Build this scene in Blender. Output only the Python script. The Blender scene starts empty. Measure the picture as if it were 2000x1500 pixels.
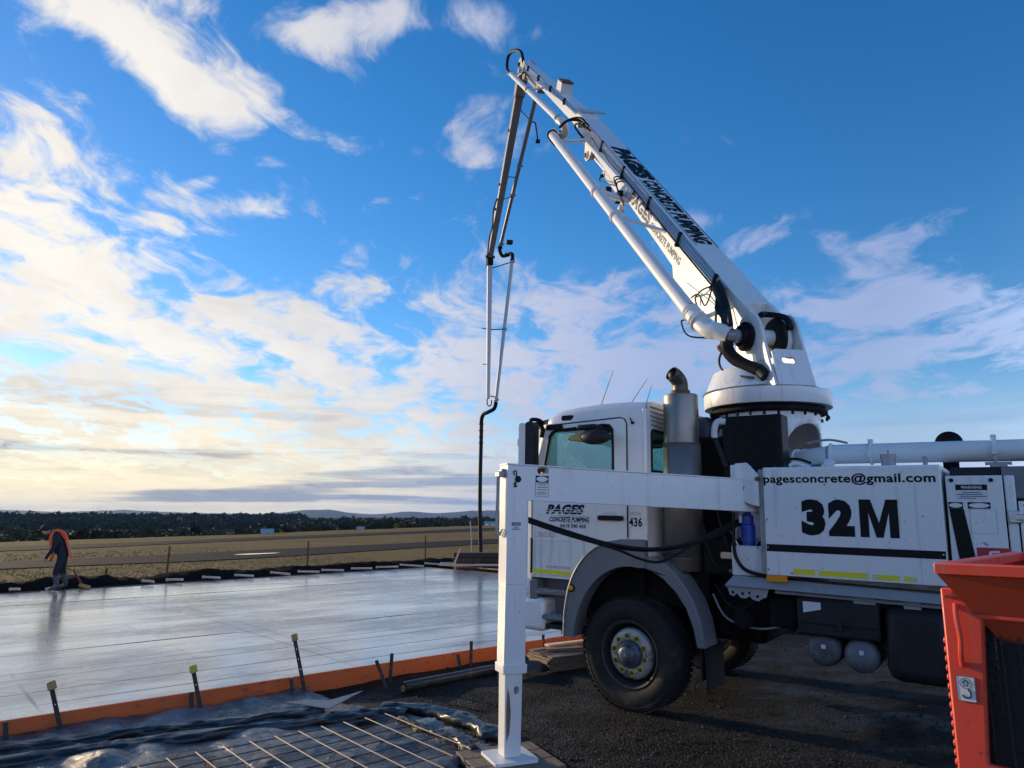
import bpy, bmesh, math, random
from mathutils import Vector, Matrix, noise
from mathutils.geometry import tessellate_polygon
R = math.radians
random.seed(11)
sc = bpy.context.scene
col = sc.collection

# ------------------------------------------------------------------ camera
cam = bpy.data.cameras.new("camera")
cam.sensor_width = 36.0
cam.lens = 24.97
cam.clip_start = 0.05
cam.clip_end = 40000
camo = bpy.data.objects.new("camera", cam)
col.objects.link(camo)
camo.location = (0, 0, 1.80)
camo.rotation_euler = (R(90 + 10.6), 0, 0)
sc.camera = camo
sc.render.resolution_x, sc.render.resolution_y = 1024, 768

# ------------------------------------------------------------------ light
SUN_AZ = 53.0      # degrees left of the view direction
SUN_EL = 11.0
sd = Vector((-math.sin(R(SUN_AZ)) * math.cos(R(SUN_EL)), math.cos(R(SUN_AZ)) * math.cos(R(SUN_EL)), math.sin(R(SUN_EL))))
sun = bpy.data.lights.new("sun", 'SUN')
sun.energy = 2.3
sun.angle = R(0.6)
sun.color = (1.0, 0.77, 0.48)
suno = bpy.data.objects.new("sun", sun)
col.objects.link(suno)
suno.rotation_euler = sd.to_track_quat('Z', 'Y').to_euler()
suno.location = (-20, 20, 12)

sc.view_settings.view_transform = 'Standard'
sc.view_settings.look = 'None'
sc.view_settings.exposure = 0.88
sc.view_settings.gamma = 1.0
sc.view_settings.use_curve_mapping = False


class NT:
    """small node-tree writer"""
    def __init__(s, nt):
        s.nt = nt
        nt.nodes.clear()

    def n(s, t, **kw):
        nd = s.nt.nodes.new(t)
        for k, v in kw.items():
            setattr(nd, k, v)
        return nd

    def put(s, sock, v):
        if v is None:
            return
        if hasattr(v, 'is_output') or isinstance(v, bpy.types.NodeSocket):
            s.nt.links.new(v, sock)
        else:
            if sock.type == 'RGBA' and len(v) == 3:
                v = (*v, 1)
            sock.default_value = v

    def math(s, op, a, b=None, c=None, clamp=False):
        nd = s.n('ShaderNodeMath', operation=op)
        nd.use_clamp = clamp
        s.put(nd.inputs[0], a); s.put(nd.inputs[1], b)
        if c is not None:
            s.put(nd.inputs[2], c)
        return nd.outputs[0]

    def vmath(s, op, a, b=None, out=0):
        nd = s.n('ShaderNodeVectorMath', operation=op)
        s.put(nd.inputs[0], a)
        if b is not None:
            s.put(nd.inputs['Scale'] if op == 'SCALE' else nd.inputs[1], b)
        return nd.outputs[out]

    def mix(s, f, a, b, mode='MIX'):
        nd = s.n('ShaderNodeMix', data_type='RGBA', blend_type=mode)
        s.put(nd.inputs[0], f); s.put(nd.inputs[6], a); s.put(nd.inputs[7], b)
        return nd.outputs[2]

    def noise(s, vec, scale=5, detail=4, rough=.5, dist=0, out=0):
        nd = s.n('ShaderNodeTexNoise')
        if vec is not None:
            s.put(nd.inputs['Vector'], vec)
        nd.inputs['Scale'].default_value = scale
        nd.inputs['Detail'].default_value = detail
        nd.inputs['Roughness'].default_value = rough
        nd.inputs['Distortion'].default_value = dist
        return nd.outputs[out]

    def ss(s, v, a, b, lo=0, hi=1, kind='SMOOTHSTEP'):
        nd = s.n('ShaderNodeMapRange', interpolation_type=kind)
        s.put(nd.inputs[0], v)
        nd.inputs[1].default_value = a; nd.inputs[2].default_value = b
        nd.inputs[3].default_value = lo; nd.inputs[4].default_value = hi
        return nd.outputs[0]

    def xyz(s, x, y, z=0):
        nd = s.n('ShaderNodeCombineXYZ')
        s.put(nd.inputs[0], x); s.put(nd.inputs[1], y); s.put(nd.inputs[2], z)
        return nd.outputs[0]

    def sep(s, v):
        nd = s.n('ShaderNodeSeparateXYZ')
        s.put(nd.inputs[0], v)
        return nd.outputs


# ------------------------------------------------------------------ sky
world = bpy.data.worlds.new("World")
sc.world = world
world.use_nodes = True
w = NT(world.node_tree)
sky = w.n('ShaderNodeTexSky', sky_type='NISHITA')
sky.sun_disc = False
sky.sun_elevation = R(SUN_EL)
sky.sun_rotation = R(-SUN_AZ)
sky.altitude = 0
sky.air_density = 1.0
sky.dust_density = 0.15
sky.ozone_density = 3.0
tc = w.n('ShaderNodeTexCoord')
D = w.vmath('NORMALIZE', tc.outputs['Generated'])
dx, dy, dz = w.sep(D)
zz = w.math('ADD', w.math('MAXIMUM', dz, 0.0), 0.13)
P = w.xyz(w.math('DIVIDE', dx, zz), w.math('DIVIDE', dy, zz), 0)          # the cloud layer seen from below
warp = w.vmath('SCALE', w.vmath('SUBTRACT', w.noise(P, 1.7, 3, .55, out=1), (.5, .5, .5)), .42)
PW = w.vmath('ADD', P, warp)
pst = w.n('ShaderNodeMapping')
w.put(pst.inputs['Vector'], PW)
pst.inputs['Rotation'].default_value = (0, 0, R(-28))
pst.inputs['Scale'].default_value = (1.0, .62, 1)
n1 = w.noise(pst.outputs[0], 4.1, 9, .60, .35)
n1 = w.math('ADD', w.math('MULTIPLY', w.math('SUBTRACT', n1, .5), 2.1), .5)
n2 = w.noise(pst.outputs[0], 1.1, 4, .5)
n3 = w.noise(pst.outputs[0], 10, 5, .66, .3)
rad = w.vmath('LENGTH', P, out=1)
sdot = w.vmath('DOT_PRODUCT', D, tuple(sd), out=1)
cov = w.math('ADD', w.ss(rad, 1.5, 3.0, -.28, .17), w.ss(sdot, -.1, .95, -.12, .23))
BL = [(-0.59, 1.171, 3.837, 3.846, -7.223, 3.254, 0.5), (-1.022, 1.444, 6.072, 5.878, -4.329, 1.575, 0.62), (-1.284, 1.861, 4.368, 3.317, -6.006, 5.027, 0.4), (-1.02, 1.88, 7.767, 5.468, -11.116, 5.636, 0.32), (-0.262, 1.08, 7.479, 2.324, -3.873, 18.452, 0.34), (-0.622, 1.651, 12.725, 5.467, -7.228, 16.576, 0.45), (-0.34, 1.401, 19.111, 8.362, -13.623, 19.18, 0.32), (-0.525, 1.466, 21.96, 9.771, -14.018, 29.555, 0.25), (-0.084, 1.425, 18.913, 5.106, -17.041, 27.697, 0.10), (-0.686, 1.527, 19.256, 2.321, 24.788, 41.091, 0.28), (-0.69, 2.439, 7.726, 3.282, -8.784, 5.193, 0.3), (-1.489, 2.24, 3.9, 2.861, -3.688, 2.067, 0.45), (-1.071, 2.397, 3.66, 1.708, -2.525, 4.363, 0.45), (-0.696, 1.032, 8.918, 10.01, -14.315, 7.606, 0.3), (1.157, 2.049, 1.934, -0.846, -0.727, 2.96, 0.20), (-0.833, 1.615, 6.396, 6.649, -14.984, 0.877, 0.22), (0.0, 1.957, 10.93, 0.847, -7.386, 20.603, 0.2), (0.761, 2.432, 1.699, -0.392, -0.942, 3.262, 0.26), (1.047, 1.665, 3.43, -2.28, 3.715, 6.16, 0.22), (0.698, 3.176, 1.339, -0.24, -0.478, 2.249, 0.3), (1.67, 2.505, 2.042, -1.122, -0.741, 2.657, 0.26), (0.628, 1.632, 4.785, -2.148, 4.421, 9.115, 0.14), (-0.121, 1.066, 7.198, 1.049, -2.079, 22.078, 0.3), (-0.342, 1.119, 11.014, 5.659, -9.466, 17.063, 0.32), (0.908, 1.278, 4.662, -1.986, -4.631, 15.619, 0.14)]
PB = w.vmath('ADD', P, w.vmath('SCALE', warp, .45))
for (cx, cy, a, b, c, d, wt) in BL:                      # single cloud banks lying in that layer
    q = w.vmath('SUBTRACT', PB, (cx, cy, 0))
    e = w.xyz(w.vmath('DOT_PRODUCT', q, (a, b, 0), out=1), w.vmath('DOT_PRODUCT', q, (c, d, 0), out=1), 0)
    cov = w.math('ADD', cov, w.ss(w.vmath('LENGTH', e, out=1), 1.75, 0.25, 0, wt * .85))
cov = w.math('MINIMUM', cov, .44)
dens = w.ss(w.math('ADD', w.math('ADD', n1, w.math('MULTIPLY', w.math('SUBTRACT', n3, .5), .60)), cov), .52, .98, 0, 1)
dens = w.math('MULTIPLY', dens, w.ss(sdot, .1, .75, .72, .97))
thick = w.ss(w.math('ADD', n2, w.math('MULTIPLY', n3, .35)), .52, .86, 0, 1)
# layered streaks of the low stratus, everywhere round the horizon
lay = w.noise(w.xyz(w.math('MULTIPLY', dx, 1.6), w.math('MULTIPLY', dy, 1.6), w.math('MULTIPLY', dz, 26.0)), 1.25, 5, .55, .35)
lowz = w.ss(dz, .03, .20, 1, 0)
dens = w.math('MAXIMUM', dens, w.math('MULTIPLY', w.ss(dz, .03, .19, .95, 0), w.ss(lay, .30, .46, .60, 1)))
# denser, brighter cloud added behind the viewer, unseen, to lift the shaded faces
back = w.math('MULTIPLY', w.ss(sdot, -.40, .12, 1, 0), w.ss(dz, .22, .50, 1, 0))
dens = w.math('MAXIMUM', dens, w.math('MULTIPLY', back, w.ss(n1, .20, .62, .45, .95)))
band = w.math('MULTIPLY', w.ss(lay, .50, .62, 0, 1), lowz)
shade = w.math('ADD', w.math('MULTIPLY', thick, .30), w.math('MULTIPLY', band, .85), clamp=True)
warm = w.ss(sdot, .42, 1.0, 0, 1)
cool = w.mix(w.ss(sdot, -.35, .22, 1, 0), (1.6, 1.85, 2.75), (4.6, 5.4, 7.4))  # second colour: unseen cloud opposite the sun, brightened as added fill light
litc = w.mix(warm, cool, (3.95, 3.7, 3.25))
litc = w.mix(w.math('MULTIPLY', w.ss(dz, 0, .22, 1, 0), w.ss(sdot, .45, .9, 0, 1)), litc, (4.3, 3.65, 2.4))
dark = w.mix(warm, (1.05, 1.4, 2.3), (1.3, 1.28, 1.42))
cloud = w.mix(shade, litc, dark)
glow = w.math('POWER', w.ss(sdot, .960, 1.0, 0, 1), 1.3)          # bright cloud round the veiled low sun
cloud = w.vmath('ADD', cloud, w.vmath('SCALE', w.xyz(22.0, 16.5, 8.5), glow))
hs = w.n('ShaderNodeHueSaturation')
hs.inputs['Saturation'].default_value = 1.28
hs.inputs['Value'].default_value = 0.73
w.put(hs.inputs['Color'], sky.outputs[0])
tint = w.mix(1.0, hs.outputs[0], (1.0, .95, 1.05), 'MULTIPLY')
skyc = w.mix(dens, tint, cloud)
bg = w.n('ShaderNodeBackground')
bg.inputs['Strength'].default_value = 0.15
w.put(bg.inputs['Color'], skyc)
wo = w.n('ShaderNodeOutputWorld')
w.put(wo.inputs['Surface'], bg.outputs[0])


# ------------------------------------------------------------------ materials
def mat(name, c, rough=.5, metal=0., var=.12, vs=4., c2=None, c2amt=.5, c2scale=6., c2edge=(.5, .62), bump=0., bs=60., coat=0., rvar=.0, obj=True, spec=.5, c2detail=6, stretch=None, grime=0.):
    m = bpy.data.materials.new(name)
    m.use_nodes = True
    t = NT(m.node_tree)
    b = t.n('ShaderNodeBsdfPrincipled')
    o = t.n('ShaderNodeOutputMaterial')
    t.nt.links.new(b.outputs[0], o.inputs[0])
    tcn = t.n('ShaderNodeTexCoord')
    v = tcn.outputs['Object']
    if stretch:
        mp = t.n('ShaderNodeMapping')
        t.put(mp.inputs['Vector'], v)
        mp.inputs['Scale'].default_value = stretch
        v = mp.outputs[0]
    base = t.mix(t.noise(v, vs, 5, .6), tuple(x * (1 - var) for x in c), tuple(min(1, x * (1 + var)) for x in c))
    if c2:
        k = t.ss(t.noise(v, c2scale, c2detail, .65), c2edge[0], c2edge[1], 0, c2amt)
        base = t.mix(k, base, c2)
        if rvar:
            t.put(b.inputs['Roughness'], t.math('ADD', rough, t.math('MULTIPLY', k, rvar), clamp=True))
    if grime:                      # rain streaks and dried concrete splatter
        raw = tcn.outputs['Object']
        sx_, sy_, sz_ = t.sep(raw)
        stv = t.xyz(t.math('MULTIPLY', sx_, 22), t.math('MULTIPLY', sy_, 22), t.math('MULTIPLY', sz_, 1.1))
        patch = t.ss(t.noise(raw, 1.9, 3), .42, .62, .15, 1)
        streak = t.math('MULTIPLY', t.ss(t.noise(stv, 1.0, 4, .6), .52, .72, 0, .42 * grime), patch)
        base = t.mix(streak, base, (.34, .29, .24))
        vo = t.n('ShaderNodeTexVoronoi'); t.put(vo.inputs['Vector'], raw); vo.inputs['Scale'].default_value = 26
        vc = t.sep(vo.outputs['Color'])
        spot = t.math('MULTIPLY', t.ss(vo.outputs['Distance'], .16, .10, 0, 1), t.ss(vc[0], .80, .82, 0, .75 * grime))
        spot = t.math('MULTIPLY', spot, patch)
        base = t.mix(spot, base, (.22, .20, .18))
    t.put(b.inputs['Base Color'], base)
    if not (c2 and rvar):
        if rvar:
            t.put(b.inputs['Roughness'], t.math('ADD', rough - rvar / 2, t.math('MULTIPLY', t.noise(v, vs * 2.3, 4), rvar), clamp=True))
        else:
            b.inputs['Roughness'].default_value = rough
    b.inputs['Metallic'].default_value = metal
    b.inputs['Coat Weight'].default_value = coat
    b.inputs['Specular IOR Level'].default_value = spec
    if bump:
        bn = t.n('ShaderNodeBump')
        bn.inputs['Strength'].default_value = bump
        bn.inputs['Distance'].default_value = .02
        t.put(bn.inputs['Height'], t.noise(v, bs, 6, .65))
        t.put(b.inputs['Normal'], bn.outputs[0])
    m['t'] = 0
    return m


MT = {}
MT['white'] = mat('white_paint', (.80, .80, .79), .32, var=.03, vs=2.5, c2=(.42, .38, .33), c2amt=.30, c2scale=6, c2edge=(.60, .80), coat=.25, rvar=.3, c2detail=9, grime=1.0)
MT['white_worn'] = mat('worn_white_paint', (.78, .78, .77), .38, var=.04, vs=3, c2=(.16, .12, .09), c2amt=.85, c2scale=16, c2edge=(.64, .69), coat=.1, rvar=.25, grime=1.0)
MT['pipe'] = mat('pipe_white_paint', (.74, .74, .73), .42, var=.05, vs=4, c2=(.14, .12, .10), c2amt=.9, c2scale=13, c2edge=(.68, .71))
MT['cream'] = mat('aged_white_paint', (.78, .77, .74), .42, var=.05, vs=3, c2=(.30, .22, .15), c2amt=.5, c2scale=8, c2edge=(.62, .78))
MT['black'] = mat('black_paint', (.007, .007, .008), .5, var=.2, spec=.2)
MT['navy'] = mat('navy_lettering', (.012, .016, .045), .4, var=.2, c2=(.25, .26, .3), c2amt=.35, c2scale=40, c2edge=(.68, .74), spec=.2)
MT['rubber'] = mat('black_rubber', (.011, .011, .012), .6, var=.25, vs=8, bump=.05, spec=.25)
MT['tyre'] = mat('tyre_rubber', (.018, .018, .019), .72, var=.25, vs=5, c2=(.11, .082, .06), c2amt=.65, c2scale=3.5, c2edge=(.48, .75), bump=.12, bs=90, spec=.2)
MT['darkplastic'] = mat('dark_plastic', (.020, .021, .024), .55, var=.15, vs=6, c2=(.06, .055, .048), c2amt=.4, c2scale=5, c2edge=(.55, .75), spec=.25)
MT['greyplastic'] = mat('grey_plastic', (.16, .168, .185), .48, var=.1, vs=5, c2=(.20, .19, .17), c2amt=.45, c2scale=7, c2edge=(.52, .75))
MT['greymetal'] = mat('grey_steel', (.33, .34, .36), .5, metal=.3, var=.12, vs=6, c2=(.12, .09, .07), c2amt=.6, c2scale=11, c2edge=(.55, .7))
MT['steel'] = mat('bright_steel', (.55, .55, .56), .32, metal=.9, var=.15, vs=8)
MT['dirt'] = mat('dirty_chassis', (.012, .0115, .0115), .8, var=.3, vs=5, c2=(.045, .036, .029), c2amt=.6, c2scale=6, c2edge=(.52, .74), bump=.2, bs=40, spec=.15)
MT['boomdark'] = mat('weathered_boom_grey', (.27, .26, .26), .45, var=.12, vs=4, c2=(.10, .08, .07), c2amt=.5, c2scale=6, c2edge=(.55, .75))
MT['boomgrey'] = mat('pale_boom_grey', (.50, .52, .55), .45, var=.08, vs=4, c2=(.2, .18, .17), c2amt=.4, c2scale=8, c2edge=(.58, .75))
MT['muffler'] = mat('stained_stainless', (.27, .245, .22), .38, metal=.75, var=.12, vs=3, c2=(.20, .13, .09), c2amt=.6, c2scale=3.5, c2edge=(.5, .8), rvar=.2)
MT['orange'] = mat('orange_steel_paint', (.72, .066, .034), .48, var=.18, vs=5, c2=(.12, .05, .035), c2amt=.8, c2scale=17, c2edge=(.61, .68), coat=.05, c2detail=10, grime=.7)
MT['hopperdark'] = mat('faded_red_paint', (.50, .070, .030), .5, var=.15, vs=5, c2=(.06, .03, .025), c2amt=.7, c2scale=9, c2edge=(.56, .72))
MT['board'] = mat('orange_form_ply', (.62, .125, .028), .62, var=.18, vs=3, c2=(.06, .04, .035), c2amt=.85, c2scale=9, c2edge=(.57, .70), bump=.15, stretch=(1, 1, 3))
MT['stake'] = mat('black_steel_stake', (.022, .021, .022), .55, var=.3, c2=(.07, .05, .04), c2amt=.5, c2scale=20)
MT['capyellow'] = mat('yellow_cap', (.52, .46, .05), .5, var=.12, vs=20)
MT['captan'] = mat('tan_cap', (.45, .27, .08), .55, var=.15, vs=20)
MT['peg'] = mat('pale_timber', (.85, .56, .40), .8, var=.15, vs=8, spec=.15)
MT['timber'] = mat('weathered_timber', (.24, .17, .12), .8, var=.3, vs=6, c2=(.09, .07, .06), c2amt=.6, c2scale=7, bump=.3, bs=30, stretch=(6, 1, 6))
MT['darktimber'] = mat('dark_timber', (.055, .036, .028), .8, var=.3, vs=5, bump=.3, bs=30)
MT['rust'] = mat('rusted_steel', (.17, .065, .035), .8, var=.3, vs=20)
MT['rebar'] = mat('light_rust_rebar', (.36, .22, .125), .55, var=.2, vs=15)
MT['rebardark'] = mat('wet_dark_rebar', (.05, .035, .028), .4, var=.3, vs=15)
MT['yellow'] = mat('yellow_reflective_tape', (.80, .72, .02), .4, var=.1, vs=30, c2=(.55, .55, .50), c2amt=.9, c2scale=14, c2edge=(.60, .64))
MT['amber'] = mat('amber_lens', (.85, .30, .01), .2, var=.1, vs=40, coat=.5)
MT['blue'] = mat('blue_plastic', (.02, .07, .42), .4, var=.15, vs=12)
MT['red'] = mat('red_sticker', (.42, .03, .04), .4, var=.1)
MT['redtext'] = mat('red_lettering', (.55, .08, .10), .5)
MT['chrome'] = mat('chrome_letters', (.75, .75, .78), .18, metal=1.0, var=.05)
MT['nutyellow'] = mat('lime_nut_indicator', (.55, .56, .12), .5, var=.15)
MT['concretegrey'] = mat('pale_sticker', (.66, .67, .70), .45, var=.05)
MT['soil'] = mat('dark_soil', (.012, .010, .0085), 1.0, var=.4, vs=9, c2=(.03, .022, .016), c2amt=.6, c2scale=14, bump=.7, bs=25, spec=.03)
MT['asphalt'] = mat('asphalt', (.026, .025, .028), .95, var=.15, vs=.4, c2=(.04, .038, .039), c2amt=.5, c2scale=.15, bump=.1, bs=20, spec=.05)
MT['skin'] = mat('skin', (.42, .25, .18), .55)
MT['jacket'] = mat('navy_work_jacket', (.012, .015, .022), .8, var=.2, vs=12)
MT['trousers'] = mat('dark_work_trousers', (.012, .015, .016), .85, var=.25, vs=10)
MT['boots'] = mat('grey_green_boots', (.05, .068, .072), .6, var=.2)
MT['hivis'] = mat('orange_hi_vis', (.95, .13, .03), .6, var=.1)
MT['reflect'] = mat('grey_reflective_tape', (.5, .52, .55), .35, var=.1)
MT['redhandle'] = mat('red_handle', (.30, .035, .03), .45)
MT['leaf'] = mat('olive_foliage', (.045, .055, .022), .75, var=.45, vs=.6)
MT['leaf2'] = mat('dark_foliage', (.026, .036, .020), .8, var=.4, vs=.5)
MT['leaf3'] = mat('dry_foliage', (.075, .060, .028), .8, var=.4, vs=.5)
MT['bark'] = mat('bark', (.06, .05, .04), .9, var=.3)
MT['farwood'] = mat('far_woodland', (.030, .038, .027), 1.0, var=.4, vs=.02, c2=(.036, .04, .02), c2amt=.6, c2scale=.012, spec=.05)
MT['hill'] = mat('wooded_hill', (.026, .034, .028), 1.0, var=.3, vs=.004)
MT['grassblade'] = mat('dry_grass', (.26, .19, .075), .85, var=.4, vs=1.2)
MT['shed'] = mat('far_white_wall', (.75, .77, .8), .5, var=.05)
MT['shedroof'] = mat('far_grey_roof', (.35, .37, .40), .5, var=.05)
MT['interior'] = mat('cab_interior', (.045, .047, .055), .8, var=.2)
MT['plastic'] = mat('black_plastic_film', (.014, .014, .016), .34, var=.3, vs=5, bump=.45, bs=9, c2=(.10, .10, .11), c2amt=.5, c2scale=6, c2edge=(.58, .72))


def glass_mat(name, tint, refl=.18):
    m = bpy.data.materials.new(name)
    m.use_nodes = True
    t = NT(m.node_tree)
    tr = t.n('ShaderNodeBsdfTransparent'); tr.inputs[0].default_value = (*tint, 1)
    gl = t.n('ShaderNodeBsdfGlossy'); gl.inputs['Roughness'].default_value = .02
    gl.inputs[0].default_value = (.9, .95, 1, 1)
    lw = t.n('ShaderNodeLayerWeight'); lw.inputs[0].default_value = .35
    mx = t.n('ShaderNodeMixShader')
    t.put(mx.inputs[0], t.ss(lw.outputs[0], 0, 1, refl * .35, .75, 'LINEAR'))
    t.nt.links.new(tr.outputs[0], mx.inputs[1]); t.nt.links.new(gl.outputs[0], mx.inputs[2])
    o = t.n('ShaderNodeOutputMaterial'); t.nt.links.new(mx.outputs[0], o.inputs[0])
    return m


MT['glass'] = glass_mat('tinted_cab_glass', (.72, .92, .90))


def perf_mat():
    m = mat('perforated_stainless', (.36, .34, .31), .42, metal=.6, var=.1, vs=4)
    t = NT.__new__(NT); t.nt = m.node_tree
    b = [n for n in t.nt.nodes if n.type == 'BSDF_PRINCIPLED'][0]
    src = b.inputs['Base Color'].links[0].from_socket
    uv = t.n('ShaderNodeUVMap')
    x, y, _ = t.sep(uv.outputs[0])
    ax = t.math('SINE', t.math('MULTIPLY', x, 2 * math.pi / .017)); ay = t.math('SINE', t.math('MULTIPLY', y, 2 * math.pi / .017))
    hole = t.ss(t.math('MULTIPLY', ax, ay), .10, .30, 0, 1)
    t.put(b.inputs['Base Color'], t.mix(hole, src, (.012, .011, .010)))
    t.put(b.inputs['Metallic'], t.math('MULTIPLY', t.math('SUBTRACT', 1.0, hole), .6))
    return m


MT['perf'] = perf_mat()


# ------------------------------------------------------------------ mesh builder
def spline(pts, k=6):
    pts = [Vector(p) for p in pts]
    if len(pts) < 3 or k < 2:
        return pts
    out = []
    for i in range(len(pts) - 1):
        p0 = pts[max(i - 1, 0)]; p1 = pts[i]; p2 = pts[i + 1]; p3 = pts[min(i + 2, len(pts) - 1)]
        for j in range(k):
            t = j / k
            out.append(.5 * ((2 * p1) + (p2 - p0) * t + (2 * p0 - 5 * p1 + 4 * p2 - p3) * t * t + (3 * p1 - p0 - 3 * p2 + p3) * t ** 3))
    out.append(pts[-1])
    return out


def basis(d):
    d = Vector(d).normalized()
    a = Vector((0, 0, 1)) if abs(d.z) < .95 else Vector((1, 0, 0))
    u = d.cross(a).normalized()
    return u, d.cross(u).normalized(), d


class MB:
    def __init__(s, m=None):
        s.v = []; s.f = []; s.uv = None
        s.m = m.copy() if m is not None else Matrix()

    def add(s, vs, fs):
        o = len(s.v)
        s.v += [s.m @ Vector(p) for p in vs]
        s.f += [tuple(i + o for i in f) for f in fs]
        return s

    def hexa(s, p):          # 8 corners: bottom loop 0-3, top loop 4-7
        return s.add(p, [(3, 2, 1, 0), (4, 5, 6, 7), (0, 1, 5, 4), (1, 2, 6, 5), (2, 3, 7, 6), (3, 0, 4, 7)])

    def box(s, c, size, rot=None):
        c = Vector(c); h = [x / 2 for x in size]
        pts = [Vector((x * h[0], y * h[1], z * h[2])) for z in (-1, 1) for (x, y) in ((-1, -1), (1, -1), (1, 1), (-1, 1))]
        if rot is not None:
            pts = [rot @ p for p in pts]
        return s.hexa([c + p for p in pts])

    def span(s, x0, x1, y0, y1, z0, z1):
        return s.box(((x0 + x1) / 2, (y0 + y1) / 2, (z0 + z1) / 2), (abs(x1 - x0), abs(y1 - y0), abs(z1 - z0)))

    def cyl(s, p0, p1, r0, r1=None, n=16, caps=True):
        r1 = r0 if r1 is None else r1
        p0, p1 = Vector(p0), Vector(p1)
        u, v, d = basis(p1 - p0)
        vs = []
        for p, r in ((p0, r0), (p1, r1)):
            vs += [p + (u * math.cos(2 * math.pi * i / n) + v * math.sin(2 * math.pi * i / n)) * r for i in range(n)]
        fs = [(i, (i + 1) % n, n + (i + 1) % n, n + i) for i in range(n)]
        if caps:
            fs += [tuple(range(n - 1, -1, -1)), tuple(range(n, 2 * n))]
        return s.add(vs, fs)

    def tube(s, pts, r, n=8, k=6, caps=True):
        pts = spline(pts, k)
        rs = r if isinstance(r, (list, tuple)) else None
        m = len(pts)
        d0 = (pts[1] - pts[0]).normalized()
        u, v, _ = basis(d0)
        vs = []
        for i, p in enumerate(pts):
            d = (pts[min(i + 1, m - 1)] - pts[max(i - 1, 0)]).normalized()
            u = (u - d * u.dot(d)).normalized(); v = d.cross(u)
            rr = r if rs is None else rs[0] + (rs[1] - rs[0]) * i / (m - 1)
            vs += [p + (u * math.cos(2 * math.pi * j / n) + v * math.sin(2 * math.pi * j / n)) * rr for j in range(n)]
        fs = [(i * n + j, i * n + (j + 1) % n, (i + 1) * n + (j + 1) % n, (i + 1) * n + j) for i in range(m - 1) for j in range(n)]
        if caps:
            fs += [tuple(range(n - 1, -1, -1)), tuple((m - 1) * n + j for j in range(n))]
        return s.add(vs, fs)

    def lathe(s, prof, o, axis, n=32, a0=0, a1=2 * math.pi):
        o = Vector(o); u, v, d = basis(axis)
        full = abs(a1 - a0 - 2 * math.pi) < 1e-6
        cnt = n if full else n + 1
        vs = []
        for (r, h) in prof:
            for i in range(cnt):
                a = a0 + (a1 - a0) * i / n
                vs.append(o + d * h + (u * math.cos(a) + v * math.sin(a)) * r)
        fs = []
        for k in range(len(prof) - 1):
            for i in range(n):
                j = (i + 1) % cnt
                fs.append((k * cnt + i, k * cnt + j, (k + 1) * cnt + j, (k + 1) * cnt + i))
        return s.add(vs, fs)

    def plate(s, outer, holes, depth, m=None):
        """polygon with holes in the xy plane of m, thickness along z"""
        m = m or Matrix()
        loops = [[Vector((x, y, 0)) for x, y in outer]] + [[Vector((x, y, 0)) for x, y in h] for h in holes]
        flat = [p for l in loops for p in l]
        tris = tessellate_polygon(loops)
        n = len(flat)
        vs = [m @ p for p in flat] + [m @ (p + Vector((0, 0, depth))) for p in flat]
        fs = []
        for t in tris:
            a, b, c = (flat[i] for i in t)
            if (b - a).cross(c - a).z < 0:
                t = (t[0], t[2], t[1])
            fs.append((t[2], t[1], t[0])); fs.append(tuple(i + n for i in t))
        k = 0
        for li, l in enumerate(loops):
            area = sum(l[i].x * l[(i + 1) % len(l)].y - l[(i + 1) % len(l)].x * l[i].y for i in range(len(l)))
            ccw = (area > 0) == (li == 0)
            for i in range(len(l)):
                a, b = k + i, k + (i + 1) % len(l)
                fs.append((a, b, b + n, a + n) if ccw else (b, a, a + n, b + n))
            k += len(l)
        return s.add(vs, fs)

    def ball(s, c, r, nu=14, nv=8):
        c = Vector(c); r = (r, r, r) if not isinstance(r, (tuple, list)) else r
        vs = []
        for i in range(nv + 1):
            t = math.pi * i / nv
            for j in range(nu):
                a = 2 * math.pi * j / nu
                vs.append(c + Vector((r[0] * math.sin(t) * math.cos(a), r[1] * math.sin(t) * math.sin(a), r[2] * math.cos(t))))
        fs = [(i * nu + j, (i + 1) * nu + j, (i + 1) * nu + (j + 1) % nu, i * nu + (j + 1) % nu) for i in range(nv) for j in range(nu)]
        return s.add(vs, fs)

    def torus(s, c, axis, Rr, r, n=28, k=8):
        u, v, d = basis(axis); c = Vector(c)
        pts = []
        for i in range(n):
            a = 2 * math.pi * i / n
            e = u * math.cos(a) + v * math.sin(a)
            pts += [c + e * (Rr + r * math.cos(2 * math.pi * j / k)) + d * (r * math.sin(2 * math.pi * j / k)) for j in range(k)]
        fs = [(i * k + j, ((i + 1) % n) * k + j, ((i + 1) % n) * k + (j + 1) % k, i * k + (j + 1) % k) for i in range(n) for j in range(k)]
        return s.add(pts, fs)

    def mesh(s, name, material, smooth=38):
        me = bpy.data.meshes.new(name)
        me.from_pydata([tuple(p) for p in s.v], [], s.f)
        me.validate()
        bm = bmesh.new(); bm.from_mesh(me)
        bmesh.ops.remove_doubles(bm, verts=bm.verts, dist=1e-5)
        bmesh.ops.recalc_face_normals(bm, faces=bm.faces)
        bm.to_mesh(me); bm.free()
        if smooth:
            me.shade_smooth()
            me.set_sharp_from_angle(angle=R(smooth))
        me.materials.append(material)
        return me

    def build(s, name, material, parent=None, smooth=38, bevel=0., loc=None, rot=None):
        o = bpy.data.objects.new(name, s.mesh(name, material, smooth))
        col.objects.link(o)
        if parent is not None:
            o.parent = parent
        if loc is not None:
            o.location = loc
        if rot is not None:
            o.rotation_euler = rot
        if bevel:
            b = o.modifiers.new('bevel', 'BEVEL')
            b.width = bevel; b.segments = 2; b.limit_method = 'ANGLE'; b.angle_limit = R(40)
        return o


def tag(o, label, cat, group=None):
    o['label'] = label; o['category'] = cat
    if group:
        o['group'] = group
    return o


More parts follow.
